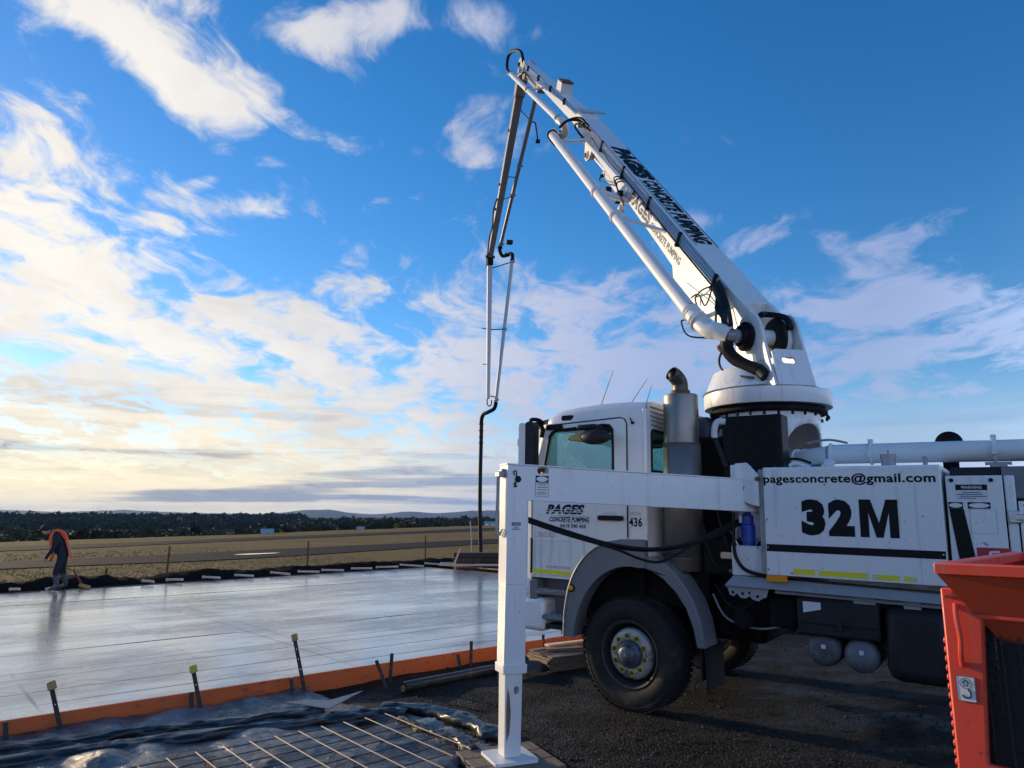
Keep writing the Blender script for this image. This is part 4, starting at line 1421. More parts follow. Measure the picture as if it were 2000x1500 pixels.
m1 = MB(); m1.tube([(.30, .80, 1.68), (.30, .80, 1.735), (.34, .80, 1.748), (.9, .80, 1.745), (1.3, .80, 1.74)], .019, n=10, k=4); m1.build('lift_bar', MT['orange'], hop)
# handle, sticker, bolts, weld beads
m1 = MB(); m1.tube([(.042, -.03, 1.545), (.046, -.05, 1.50), (.052, -.052, 1.44), (.048, -.05, 1.385), (.044, -.03, 1.345)], .008, n=8, k=4); m1.build('grab_handle', MT['orange'], hop)
m1 = MB(); m1.m = Matrix.Translation((.047, -.0295, 1.275)) @ F_; m1.plate(rrect(-.027, .027, -.040, .040, .004), [], .0012); stk = m1.build('sticker', MT['concretegrey'], hop)
m1 = MB(); m1.m = Matrix.Translation((.047, -.0312, 1.275)) @ F_
m1.plate(rrect(-.027, .027, -.040, .040, .004), [rrect(-.0255, .0255, -.0385, .0385, .003)], .0006)
m1.tube([(.004, .002, .0005), (.012, -.012, .0005), (.008, -.026, .0005), (-.006, -.028, .0005), (-.012, -.020, .0005)], .0022, n=5, k=5)
m1.plate([(-.006, .008), (-.006, .018), (-.011, .018), (0, .030), (.011, .018), (.006, .018), (.006, .008)], [[(-.004, .010), (.004, .010), (.004, .0195), (.006, .0195), (0, .0265), (-.006, .0195), (-.004, .0195)]], .0006)
m1.plate(ell(0, .017, .017, .017, 24), [ell(0, .017, .0158, .0158, 24)], .0006)
m1.build('hook_symbol', MT['black'], stk)
m1 = MB()
for (x, z) in ((.045, 1.577), (.020, 1.567)):
    m1.cyl((x, -.030, z), (x, -.040, z), .010 if x > .03 else .006, n=6)
m1.build('bolt', MT['rust'], hop)
wb = None
for k in range(15):
    z = 1.42 - k * .0295
    if wb is None:
        m1 = MB(); m1.ball((-.002, -.012, 0), (.008, .012, .0125), 10, 6); wb = m1.build('edge_lug', MT['orange'], hop, loc=(0, 0, z))
    else:
        inst(wb, 'edge_lug', hop, (-.00025 * k, 0, z))
for (x, y) in ((.02, .0), (1.40, 0), (.02, .5), (1.4, .5)):
    m1 = MB(); m1.span(x, x + .06, y - .0 + .04, y + .10, 0, 1.15); m1.build('leg', MT['orange'], hop, bevel=.004)

# ================================================================== CONCRETE PUMP TRUCK
T_ORG = Vector((1.8216, 8.0207, 0.0)); T_HEAD = 144.8; T_PITCH = -1.2
truck = thing('concrete_pump_truck', T_ORG, 'white concrete boom pump truck parked on the gravel beside the slab', 'pump truck', None, (0, R(T_PITCH), R(T_HEAD)))
TM = Matrix.Translation(T_ORG) @ Matrix.Rotation(R(T_HEAD), 4, 'Z') @ Matrix.Rotation(R(T_PITCH), 4, 'Y')
SIDE = frame((0, 0, 0), (-1, 0, 0), (0, 0, 1))      # lettering on the left side: reads towards the tail


def side_at(x, y, z):
    return Matrix.Translation((x, y, z)) @ SIDE


def sideplate(mb, outer, holes, y0, y1):
    """polygon given as (x, z), between y0 and y1"""
    return mb.plate(outer, holes, -(y1 - y0), frame((0, y0, 0), (1, 0, 0), (0, 0, 1)))


CY = 1.18
# ---- cab shell
cab = None
sideout = [(-.15, 1.58), (.10, 1.58), (.30, 1.545), (.46, 1.44), (.56, 1.30), (.62, 1.16), (1.16, 1.16), (1.17, 2.0), (1.13, 2.32), (1.02, 2.70), (.98, 2.76), (-.13, 2.80)]
win = [(1.045, 2.02), (1.01, 2.35), (.955, 2.62), (.92, 2.665), (.87, 2.685), (.30, 2.715), (.235, 2.705), (.205, 2.665), (.20, 2.5), (.20, 2.06), (.235, 2.02)]
m1 = MB()
for s_ in (1, -1):
    sideplate(m1, sideout, [win], s_ * (CY - .05), s_ * CY)
# roof loft with rounded shoulders
NRX = [(-.15, -.02, 0), (.10, 0, 0), (.35, 0, 0), (.60, -.02, .0), (.80, -.045, .005), (.92, -.085, .012), (1.0, -.14, .03), (1.04, -.19, .06)]
prof = [(CY, 2.755), (CY - .003, 2.865), (CY - .016, 2.912), (CY - .05, 2.94), (CY - .14, 2.955), (.55, 2.97), (0, 2.978)]
rows = []
for (x, dzz, ins) in NRX:
    row = []
    full = prof + [(-y, z) for y, z in prof[-2::-1]]
    for (y, z) in full:
        k = (z - 2.755) / .23
        row.append((x, y * (1 - ins), 2.755 + max(-.02, (z - 2.755) * 1 + dzz * k) if k > 0 else 2.755 - (.05 if x > .95 else 0)))
    rows.append(row)
vs = [p for r_ in rows for p in r_]; nn = len(rows[0])
m1.add(vs, [(i * nn + j, i * nn + j + 1, (i + 1) * nn + j + 1, (i + 1) * nn + j) for i in range(len(rows) - 1) for j in range(nn - 1)])
# rear wall with the rear window
rearwin = rrect(.55, 1.05, 2.20, 2.66, .05)
rw2 = [(-x, z) for x, z in rearwin]
m1.plate([(-CY + .05, 1.35), (CY - .05, 1.35), (CY - .05, 2.80), (CY - .06, 2.93), (CY - .2, 2.945), (-CY + .2, 2.945), (-CY + .06, 2.93), (-CY + .05, 2.80)], [rearwin, rw2], .04, frame((-.15, 0, 0), (0, 1, 0), (0, 0, 1)))
# front face, corner columns and A pillars
m1.span(1.32, 1.40, -.97, .97, .75, 1.95)
for s_ in (1, -1):
    vs = []
    prof2 = [(1.17, CY), (1.25, CY - .012), (1.32, CY - .05), (1.37, CY - .11), (1.395, CY - .18), (1.40, CY - .25)]
    for z, sh in ((.95, 0), (1.4, 0), (1.95, 0), (2.02, -.01)):
        vs += [(x + sh, y * s_, z) for x, y in prof2]
    np_ = len(prof2)
    m1.add(vs, [(i * np_ + j, i * np_ + j + 1, (i + 1) * np_ + j + 1, (i + 1) * np_ + j) for i in range(3) for j in range(np_ - 1)])
    m1.hexa([(1.17, CY * s_, 2.0), (1.26, (CY - .02) * s_, 2.0), (1.26, (CY - .09) * s_, 2.0), (1.17, (CY - .09) * s_, 2.0), (1.0, (CY - .004) * s_, 2.76), (1.06, (CY - .04) * s_, 2.76), (1.06, (CY - .12) * s_, 2.76), (1.0, (CY - .1) * s_, 2.76)])
m1.span(-.14, 1.3, -1.0, 1.0, 1.42, 1.47)
cab = m1.build('cab', MT['white'], truck, smooth=45)
# raised rear corner panel, vertical swage and roof vent louvres
m1 = MB(); m1.span(-.157, -.118, CY - .06, CY + .006, 1.62, 2.86); m1.build('rear_corner_post', MT['white'], cab, bevel=.012)
m1 = MB()
for k in range(5):
    m1.span(-.162, -.151, .5 - 1.0 * 0, 1.06, 2.70 + .045 * k, 2.715 + .045 * k)
m1.build('rear_louvre', MT['greymetal'], cab)
m1 = MB(); m1.plate(rrect(.02, .16, 2.66, 2.86, .02), [], -.006, frame((0, CY + .0, 0), (1, 0, 0), (0, 0, 1)))
m1.m = Matrix.Translation((-.15, 0, .0)); m1.build('reinforcing_panel', MT['white'], cab)
m1 = MB(); m1.cyl((-.02, CY, 2.72), (-.02, CY + .03, 2.72), .014, n=10); m1.tube([(-.02, CY + .02, 2.72), (-.005, CY + .03, 2.76), (.01, CY + .012, 2.77)], .006, n=6); m1.build('roof_fitting', MT['black'], cab)
m1 = MB(); m1.plate(rrect(-.075, .075, -.027, .027, .02), [], .016, Matrix.Translation((.74, CY - .02, 2.815)) @ SIDE); m1.build('marker_lamp', MT['black'], cab)
# interior
m1 = MB(); m1.span(-.10, .98, -1.1, 1.1, 2.715, 2.735); m1.span(-.108, -.09, -1.1, 1.1, 1.37, 2.18); m1.build('headliner', MT['interior'], cab)
for s_ in (1, -1):
    m1 = MB(); m1.span(.0, .46, s_ * .55 - .24, s_ * .55 + .24, 1.5, 1.80); m1.hexa([(-.02, s_ * .55 - .23, 1.8), (.12, s_ * .55 - .23, 1.8), (.12, s_ * .55 + .23, 1.8), (-.02, s_ * .55 + .23, 1.8), (-.08, s_ * .55 - .19, 2.28), (.02, s_ * .55 - .19, 2.28), (.02, s_ * .55 + .19, 2.28), (-.08, s_ * .55 + .19, 2.28)])
    m1.build('seat', MT['interior'], cab, bevel=.04)
m1 = MB(); m1.span(.98, 1.3, -1.08, 1.08, 1.6, 2.0); m1.build('dashboard', MT['interior'], cab, bevel=.05)
m1 = MB(); m1.torus((.86, -.55, 2.02), (.5, 0, .86), .21, .016); m1.build('steering_wheel', MT['interior'], cab)
# glass
for s_ in (1, -1):
    m1 = MB(); sideplate(m1, win, [], s_ * (CY - .03), s_ * (CY - .026)); m1.build('side_window', MT['glass'], truck, smooth=0)
    gl = bpy.data.objects[-1] if False else None
    m1 = MB(); m1.tube([(x, s_ * (CY + .006), z) for x, z in win + [win[0]]], .017, n=6, k=1, caps=False); m1.build('window_seal', MT['rubber'], truck)
m1 = MB(); m1.add([(1.33, -.95, 1.98), (1.33, .95, 1.98), (1.06, .98, 2.74), (1.06, -.98, 2.74)], [(0, 1, 2, 3)]); m1.build('windscreen', MT['glass'], truck, smooth=0)
for rr in (rearwin, rw2):
    m1 = MB(); m1.plate(rr, [], .004, frame((-.135, 0, 0), (0, 1, 0), (0, 0, 1))); rw = m1.build('rear_window', MT['glass'], truck, smooth=0)
    m1 = MB(); m1.tube([(-.153, y, z) for y, z in rr + [rr[0]]], .014, n=6, k=1, caps=False); m1.build('window_seal', MT['rubber'], rw)
# door: its own proud panel
door_out = [(.055, 1.585), (.30, 1.552), (.47, 1.45), (.57, 1.31), (.63, 1.195), (1.155, 1.185), (1.163, 2.0), (1.122, 2.33), (1.01, 2.69), (.955, 2.735), (.12, 2.772), (.075, 2.757), (.055, 2.72)]
dwin = [(x * 1.0, z) for x, z in win]
door = MB(); sideplate(door, door_out, [dwin], CY + .001, CY + .013)
door = door.build('door', MT['white'], truck, bevel=.004)
m1 = MB(); m1.tube([(x, CY + .008, z) for x, z in [(.047, 1.60), (.047, 2.72), (.07, 2.766), (.12, 2.782), (.955, 2.745), (1.018, 2.698)]], .006, n=6, k=1); m1.build('door_gap', MT['rubber'], door)
m1 = MB(); m1.tube([(x, CY + .010, z) for x, z in [(1.168, 1.99), (1.166, 1.70), (1.162, 1.56)]], .007, n=6, k=1)
m1.tube([(1.165, CY + .012, 1.56), (1.165, CY + .012, 1.20)], .015, n=8, k=1); m1.build('door_edge_gap', MT['rubber'], door)
m1 = MB(); m1.span(.08, 1.155, CY + .012, CY + .018, 1.545, 1.556); m1.build('swage_line', MT['white'], door, bevel=.002)
m1 = MB(); m1.plate(rrect(-.14, .14, -.024, .024, .02), [], .03, side_at(.225, CY + .013, 1.785)); m1.build('handle', MT['black'], door, bevel=.006)
m1 = MB(); m1.plate(rrect(-.075, .075, -.04, .03, .03), [], .004, side_at(.24, CY + .013, 1.815)); m1.build('handle_recess', MT['concretegrey'], door)


def letters(name, body, w_, h_, m, material, parent, bold=.02, shear=0):
    return textmesh(body, w_, h_, m, bold, shear).build(name, material, parent, smooth=0)


YD = CY + .0155
letters('lettering', 'PAGES', .465, .100, side_at(.755, YD, 1.862), MT['navy'], door, .06, .3)
m1 = MB(); m1.span(.52, .99, YD + .0005, YD + .0012, 1.832, 1.838); m1.span(.50, .985, YD + .0003, YD + .001, 1.856, 1.861); m1.build('lettering_stripe', MT['white'], door)
m1 = MB(); m1.span(.47, .86, YD, YD + .001, 1.795, 1.799); m1.span(.47, .80, YD, YD + .001, 1.722, 1.726); m1.build('lettering_rule', MT['greymetal'], door)
letters('lettering', 'CONCRETE PUMPING', .475, .052, side_at(.705, YD, 1.760), MT['navy'], door, .035, .25)
letters('lettering', '0419 590 455', .30, .038, side_at(.66, YD, 1.693), MT['black'], door, .03)
letters('model_number', '2633', .235, .062, side_at(.985, YD + .004, 1.602), MT['chrome'], door, .03, .2)
letters('lettering', 'NO GUMBOOTS IN CAB', .28, .026, side_at(.835, YD, 1.275), MT['redtext'], door, 0)
letters('unit_number', '436', .138, .088, side_at(-.034, CY + .002, 1.752), MT['black'], cab, .03)
letters('lettering', 'UNIT No', .115, .030, side_at(-.034, CY + .002, 1.832), MT['greymetal'], cab, 0)
m1 = MB(); m1.plate([(-.26, -.017), (.20, -.022), (.235, .020), (-.26, .022)], [], .0015, side_at(.90, CY + .0135, 1.222)); m1.build('reflective_tape', MT['yellow'], door)
# kerb mirror on the door top and main mirror at the A pillar
mir = MB(); mir.span(.30, .52, CY + .01, CY + .20, 2.66, 2.71); mir = mir.build('kerb_mirror', MT['darkplastic'], truck, bevel=.02)
m1 = MB(); m1.ball((.30, CY + .20, 2.575), (.17, .085, .075), 18, 10); m1.build('housing', MT['darkplastic'], mir)
m1 = MB(); m1.hexa([(.44, CY + .14, 2.53), (.62, CY + .16, 2.555), (.60, CY + .24, 2.555), (.42, CY + .24, 2.53), (.42, CY + .14, 2.62), (.60, CY + .16, 2.60), (.58, CY + .23, 2.60), (.42, CY + .23, 2.62)]); m1.build('lens', MT['captan'], mir, bevel=.015)
mm = MB(); mm.plate(rrect(-.05, .05, -.26, .22, .035), [], .12, side_at(1.08, CY + .10, 2.55)); mm = mm.build('main_mirror', MT['darkplastic'], truck, bevel=.02)
m1 = MB(); m1.plate(rrect(-.04, .04, -.25, .21, .035), [], .14, side_at(1.165, CY + .09, 2.55)); m1.build('housing_back', MT['cream'], mm, bevel=.03)
m1 = MB(); m1.tube([(1.03, CY + .01, 2.76), (1.06, CY + .05, 2.80), (1.12, CY + .12, 2.80), (1.12, CY + .12, 2.72)], .022, n=8, k=4); m1.tube([(1.15, CY, 2.24), (1.16, CY + .08, 2.27), (1.12, CY + .12, 2.32)], .018, n=8, k=4)
m1.tube([(1.215, CY + .13, 2.72), (1.24, CY + .13, 2.68), (1.24, CY + .13, 2.43), (1.22, CY + .13, 2.40)], .014, n=8, k=2); m1.span(1.23, 1.27, CY + .11, CY + .15, 2.52, 2.60); m1.build('arm', MT['black'], mm)
m1 = MB(); m1.plate(rrect(-.10, .10, -.028, .028, .02), [], .02, side_at(.885, CY + .014, 2.718)); m1.build('vent_trim', MT['black'], truck, bevel=.005)
m1 = MB(); m1.tube([(1.10, CY + .02, 2.78), (1.04, CY + .022, 2.71), (1.055, CY + .018, 2.62)], .03, n=8, k=4); m1.build('pillar_trim', MT['black'], truck)
m1 = MB(); m1.hexa([(1.0, .2, 2.80), (1.34, .2, 2.76), (1.34, 1.12, 2.76), (1.0, 1.14, 2.80), (1.0, .2, 2.82), (1.34, .2, 2.78), (1.34, 1.12, 2.78), (1.0, 1.14, 2.82)]); m1.build('sun_visor', mat('smoked_visor', (.06, .075, .085), .15, var=.1), truck, bevel=.005)
# antennas
for (x0, y0, z0, x1, y1, z1) in ((.56, .8, 2.955, .40, .78, 3.36), (.42, .45, 2.97, .16, .43, 3.30), (.07, .7, 2.96, -.01, .70, 3.17)):
    m1 = MB(); m1.cyl((x0, y0, z0 - .02), (x1, y1, z1), .0042, .0022, 6); m1.cyl((x0, y0, z0 - .02), (x0, y0, z0 + .02), .012, n=8); m1.build('antenna', MT['black'], truck)

# ---- bumper, steps, front fender
m1 = MB(); m1.span(1.0, 1.42, -1.2, 1.2, .62, .95); m1.span(1.18, 1.43, -1.19, 1.19, .95, 1.16); m1.build('bumper', MT['white'], truck, bevel=.05)
stp = MB(); stp.span(.66, 1.16, CY - .30, CY - .20, .68, 1.16); stp.span(1.10, 1.19, CY - .3, CY + .005, .66, 1.14)
stp = stp.build('step_housing', MT['greyplastic'], truck, bevel=.01)
for z in (.99, .745):
    m1 = MB(); m1.span(.67, 1.095, CY - .2, CY + .012, z, z + .048); m1.build('step_tread', MT['greyplastic'], stp, bevel=.012)
    m1 = MB()
    for k in range(13):
        for q in range(2):
            m1.box((.69 + k * .032, CY - .02 - q * .06, z + .053), (.016, .03, .012))
    m1.build('tread_teeth', MT['steel'], stp)
m1 = MB(); m1.span(.80, 1.10, CY - .2, CY - .02, .655, .70); m1.span(.68, .8, CY - .2, CY + .0, .62, .70); m1.build('step_underside', MT['darkplastic'], stp)


def arc(cx, cz, r, a0, a1, n, ex=1.0):
    return [(cx + r * math.cos(R(a0 + (a1 - a0) * i / n)) * ex, cz + r * math.sin(R(a0 + (a1 - a0) * i / n))) for i in range(n + 1)]


outer = [(.76, .615), (.755, .80), (.735, .95), (.70, 1.10), (.64, 1.24), (.55, 1.37), (.44, 1.47), (.30, 1.545), (.12, 1.585), (-.14, 1.59)]
inner = [(-.14, 1.325)] + [(.02 + .63 * math.cos(R(a)), .53 + .80 * math.sin(R(a))) for a in range(98, 5, -7)] + [(.648, .615)]
m1 = MB(); sideplate(m1, outer + inner, [], CY - .16, CY + .035); fend = m1.build('front_fender', MT['greyplastic'], truck, bevel=.015)
m1 = MB(); m1.tube([(x * .985, CY + .040, z * .995) for x, z in outer[:-2]], .012, n=6, k=3); m1.build('fender_lip', MT['greyplastic'], fend)
m1 = MB(); m1.lathe([(0, .022), (.022, .018), (.028, .006), (.03, 0)], (.665, CY + .035, 1.085), (0, 1, 0), 16); m1.build('repeater_lamp', MT['amber'], fend)
m1 = MB(); m1.lathe([(.029, .012), (.040, .010), (.042, 0)], (.665, CY + .035, 1.085), (0, 1, 0), 16); m1.build('lamp_bezel', MT['black'], fend)
# rear half of the front mudguard
go = [(-.13, 1.43), (-.22, 1.425), (-.36, 1.36), (-.49, 1.24), (-.60, 1.07), (-.67, .88), (-.705, .66)]
gi = [(-.625, .655), (-.59, .83), (-.53, .99), (-.43, 1.13), (-.32, 1.23), (-.20, 1.30), (-.07, 1.335)]
m1 = MB(); sideplate(m1, go + gi, [], CY - .30, CY + .02); mg = m1.build('mudguard', MT['greyplastic'], truck, bevel=.012)
m1 = MB(); sideplate(m1, [(-.685, .66), (-.70, .30), (-.72, .30), (-.71, .66)], [], CY - .42, CY - .0); m1.span(-.66, -.645, CY - .1, CY - .02, .38, .66); m1.build('mud_flap', MT['rubber'], mg)
# inner wheel arch, dark
m1 = MB(); m1.span(-.62, .72, .35, .84, .95, 1.34); m1.span(.58, .72, .3, .9, .6, 1.0); m1.build('wheel_arch_liner', MT['dirt'], truck)
m1 = MB(); m1.cyl((.02, .92, .75), (.03, .92, 1.32), .035, n=10); m1.build('suspension_strut', MT['dirt'], truck)


# ---- wheels
def tyre_mesh(rad=.515, w_=.15):
    prof = [(.300, -w_ * .80), (.33, -w_ * .98), (.40, -w_ * 1.10), (.455, -w_ * 1.06), (.488, -w_ * .97), (.503, -w_ * .90), (rad, -w_ * .80), (rad, -w_ * .46), (rad - .014, -w_ * .44), (rad - .014, -w_ * .38), (rad, -w_ * .36), (rad, -.01), (rad - .014, -.008)]
    prof = prof + [(r, -h) for r, h in prof[::-1]]
    m = MB(); m.lathe(prof, (0, 0, 0), (0, 1, 0), 72)
    for k in range(60):              # shoulder blocks of the tread
        a = 2 * math.pi * k / 60
        for s_ in (1, -1):
            c = Vector((math.cos(a) * (rad + .002), s_ * w_ * .80, math.sin(a) * (rad + .002)))
            m.box(c, (.012, .05, .030), Matrix.Rotation(-a, 3, 'Y'))
    return m


wheel0 = tyre_mesh().build('wheel', MT['tyre'], truck, smooth=45, loc=(.03, 1.06, .525), rot=(0, 0, R(-5)))
m1 = MB()
for r_, h in ((.40, .162), (.468, .158)):
    m1.torus((0, h, 0), (0, 1, 0), r_, .003, 60, 5)
side_rings = m1.build('sidewall_ring', MT['tyre'], wheel0)
m1 = MB(); m1.lathe([(.300, .128), (.312, .140), (.305, .146), (.288, .140), (.275, .10), (.268, .02), (.255, -.02), (.245, .03), (.235, .075)], (0, 0, 0), (0, 1, 0), 60)
m1.lathe([(.30, -.128), (.26, -.10), (.25, -.02)], (0, 0, 0), (0, 1, 0), 40)
rim_ = m1.build('rim', mat('black_rim', (.035, .033, .033), .55, metal=.1, var=.2, vs=5, c2=(.10, .085, .07), c2amt=.6, c2scale=5.5, c2edge=(.50, .70)), wheel0)
m1 = MB(); m1.lathe([(.235, .075), (.232, .09), (.224, .105), (.205, .118), (.15, .122), (.12, .116)], (0, 0, 0), (0, 1, 0), 60)
disc_ = m1.build('wheel_disc', mat('dusty_wheel_disc', (.38, .38, .39), .5, metal=.3, var=.15, vs=5, c2=(.06, .052, .047), c2amt=.8, c2scale=6.5, c2edge=(.50, .64)), wheel0)
m1 = MB(); m1.lathe([(.13, .110), (.125, .150), (.110, .165), (.090, .172), (.086, .190), (.070, .205), (.045, .212), (0, .213)], (0, 0, 0), (0, 1, 0), 40)
hub_ = m1.build('hub', mat('blue_grey_hub', (.075, .095, .125), .42, metal=.2, var=.2, vs=9, c2=(.03, .028, .026), c2amt=.7, c2scale=9), wheel0)
m1 = MB()
for k in range(3):
    a = R(90 + 120 * k)
    d = Vector((math.cos(a), 0, math.sin(a))); q = Vector((-d.z, 0, d.x))
    m1.add([tuple(d * .030 + Vector((0, .2145, 0))), tuple(q * .006 + Vector((0, .2145, 0))), tuple(-d * .004 + Vector((0, .2145, 0))), tuple(-q * .006 + Vector((0, .2145, 0)))], [(0, 1, 2, 3)])
star_ = m1.build('hub_emblem', MT['steel'], wheel0)
m1 = MB(); m1.cyl((0, .118, 0), (0, .150, 0), .021, n=6); m1.cyl((0, .150, 0), (0, .158, 0), .013, n=8)
nut0 = None
nm_ = m1.mesh('wheel_nut', MT['rust'])
m1 = MB(); m1.m = frame((0, .128, 0), (1, 0, 0), (0, 0, 1))
lk = MB()
for s_ in (1, -1):
    lk.lathe([(.020, .0), (.031, .0), (.031, .008), (.020, .008)], (s_ * .052, .128, 0), (0, 1, 0), 16)
lk.hexa([(-.03, .129, -.014), (.0, .129, -.005), (.0, .129, .005), (-.03, .129, .014), (-.03, .136, -.014), (0, .136, -.005), (0, .136, .005), (-.03, .136, .014)])
lk.hexa([(.03, .129, -.014), (.0, .129, -.005), (.0, .129, .005), (.03, .129, .014), (.03, .136, -.014), (0, .136, -.005), (0, .136, .005), (.03, .136, .014)])
lkm = lk.mesh('nut_indicator', MT['nutyellow'])


def wheel_details(wh):
    for k in range(10):
        a = 2 * math.pi * (k + .3) / 10
        o = bpy.data.objects.new('wheel_nut', nm_); col.objects.link(o); o.parent = wh
        o.location = (.168 * math.cos(a), 0, .168 * math.sin(a)); o.rotation_euler = (0, -a, 0)
        if k % 2 == 0:
            b_ = 2 * math.pi * (k + .8) / 10
            o = bpy.data.objects.new('nut_indicator', lkm); col.objects.link(o); o.parent = wh
            o.location = (.160 * math.cos(b_), 0, .160 * math.sin(b_)); o.rotation_euler = (0, -b_ - math.pi / 2, 0)


wheel_details(wheel0)


def more_wheel(loc, rz):
    c = inst(wheel0, 'wheel', truck, loc, (0, 0, rz))
    for s_ in (side_rings, rim_, disc_, hub_):
        inst(s_, s_.name.split('.')[0], c)
    return c


more_wheel((.03, -1.06, .525), R(175))
for x in (-4.35, -5.65):
    more_wheel((x, 1.06, .62), 0); more_wheel((x, -1.06, .62), R(180))

# ---- chassis
m1 = MB()
for s_ in (1, -1):
    m1.span(-6.6, 1.2, s_ * .42 - .04, s_ * .42 + .04, .80, 1.10)
for x in (-6.4, -5, -3.4, -2.4, -1.2, .4):
    m1.span(x, x + .12, -.38, .38, .84, 1.06)
m1.build('chassis_frame', MT['dirt'], truck, bevel=.01)
m1 = MB(); m1.cyl((.03, -.98, .52), (.03, .98, .52), .085, n=14); m1.ball((.03, -.1, .52), (.24, .24, .22)); m1.build('front_axle', MT['dirt'], truck)
for x in (-4.35, -5.65):
    m1 = MB(); m1.cyl((x, -.98, .62), (x, .98, .62), .09, n=12); m1.ball((x, 0, .62), (.26, .26, .25)); m1.build('rear_axle', MT['dirt'], truck)
m1 = MB(); m1.span(-1.0, .3, -.38, .38, .62, 1.35); m1.span(-.6, .9, -.3, .3, .7, 1.3); m1.build('engine_block', MT['dirt'], truck, bevel=.04)
m1 = MB(); m1.span(-1.18, -.70, .48, .80, .84, 1.26); m1.span(-1.15, -.60, .40, .95, 1.28, 1.62); m1.build('gearbox_side', MT['dirt'], truck, bevel=.04)
for k in range(5):                      # leaf spring pack over the front axle
    m1 = MB(); m1.tube([(.75 - .12 * k, .60, .80 - .022 * k), (.03, .60, .68 - .022 * k), (-.72 + .12 * k, .60, .80 - .022 * k)], .016, n=6, k=6); m1.build('leaf_spring', MT['dirt'], truck)
m1 = MB(); sideplate(m1, [(-.66, .72), (-.82, .72), (-.90, 1.10), (-.60, 1.10)], [ell(-.74, .80, .035, .035, 12)], .62, .66); m1.cyl((-.74, .52, .80), (-.74, .70, .80), .034, n=12); m1.build('spring_hanger', MT['dirt'], truck, bevel=.006)
m1 = MB(); m1.cyl((-.98, .82, .92), (-.98, 1.0, .92), .085, n=20); m1.cyl((-.98, 1.0, .92), (-.98, 1.02, .92), .06, n=20); m1.build('brake_chamber', MT['dirt'], truck)
for k, (x, y, z) in enumerate(((-.86, .68, 1.16), (-.95, .68, 1.16), (-1.04, .68, 1.16), (-1.13, .68, 1.16), (-.80, .68, 1.02), (-1.30, .68, 1.08), (-1.38, .68, 1.0))):
    m1 = MB(); m1.cyl((x, y + .12, z), (x, y + .15, z), .014, n=6); m1.build('frame_bolt', MT['greymetal'], truck)
m1 = MB(); m1.tube([(-.70, .88, 1.20), (-.82, .92, 1.04), (-.96, .94, 1.0), (-1.12, .92, 1.12), (-1.36, .92, 1.10)], .012, n=6, k=6); m1.build('air_line', MT['rubber'], truck)
m1 = MB(); m1.tube([(-.66, .84, 1.10), (-.80, .88, .90), (-1.10, .90, .84), (-1.40, .92, .92)], .010, n=6, k=6); m1.build('air_line', MT['greymetal'], truck)
m1 = MB(); m1.span(-1.44, -1.20, .60, .98, .88, 1.14); m1.build('valve_bracket', MT['dirt'], truck, bevel=.03)
m1 = MB(); m1.span(-.80, -.22, -.6, .55, 1.30, 2.62); m1.span(-1.15, -.72, -1.0, .35, 1.35, 2.1); m1.build('intake_housing', MT['dirt'], truck, bevel=.05)
m1 = MB(); m1.span(-.50, -.22, -1.05, .32, 2.4, 2.86); m1.build('air_intake', mat('blue_grey_plastic', (.07, .085, .11), .5, var=.1), truck, bevel=.06)
# dangling hoses and rods in the gap behind the front wheel
for k, pts in enumerate((((-.75, .92, 1.9), (-.85, 1.0, 1.6), (-.95, .95, 1.35)), ((-1.0, .9, 1.85), (-1.02, 1.0, 1.55), (-.9, .92, 1.30)), ((-.62, .95, 1.75), (-.70, .98, 1.45), (-.82, .9, 1.25)), ((-.88, 1.02, 1.74), (-.98, 1.03, 1.56), (-1.06, .98, 1.42)))):
    m1 = MB(); m1.tube(pts, .014 if k != 3 else .006, n=6, k=5); m1.build('hydraulic_hose', MT['rubber' if k != 3 else 'steel'], truck)
m1 = MB(); m1.span(-.93, -.80, .96, 1.02, 1.44, 1.50); m1.build('pale_bracket', MT['peg'], truck, bevel=.015)
m1 = MB(); m1.ball((-.95, .95, 1.33), (.10, .05, .035), 10, 6); m1.build('mud_clod', MT['timber'], truck)

# ---- exhaust stack
mx, my = -.40, .88
m1 = MB(); m1.lathe([(0, 1.30), (.15, 1.30), (.172, 1.33), (.172, 2.99), (.165, 3.01), (.08, 3.02), (0, 3.02)], (mx, my, 0), (0, 0, 1), 40); muf = m1.build('muffler', MT['muffler'], truck)


def uv_shell(name, z0, z1, r, material, parent):
    me = bpy.data.meshes.new(name)
    n = 48; vs = []; fs = []
    for z in (z0, z1):
        vs += [(mx + r * math.cos(2 * math.pi * i / n), my + r * math.sin(2 * math.pi * i / n), z) for i in range(n)]
    fs = [(i, (i + 1) % n, n + (i + 1) % n, n + i) for i in range(n)]
    me.from_pydata(vs, [], fs)
    uv = me.uv_layers.new(name='UVMap')
    for p in me.polygons:
        i = p.index
        for li, (a, z) in zip(p.loop_indices, ((i, z0), (i + 1, z0), (i + 1, z1), (i, z1))):
            uv.data[li].uv = (a / n * 2 * math.pi * r, z)
    me.shade_smooth(); me.materials.append(material)
    o = bpy.data.objects.new(name, me); col.objects.link(o); o.parent = parent
    so = o.modifiers.new('t', 'SOLIDIFY'); so.thickness = .004; so.offset = 1
    return o


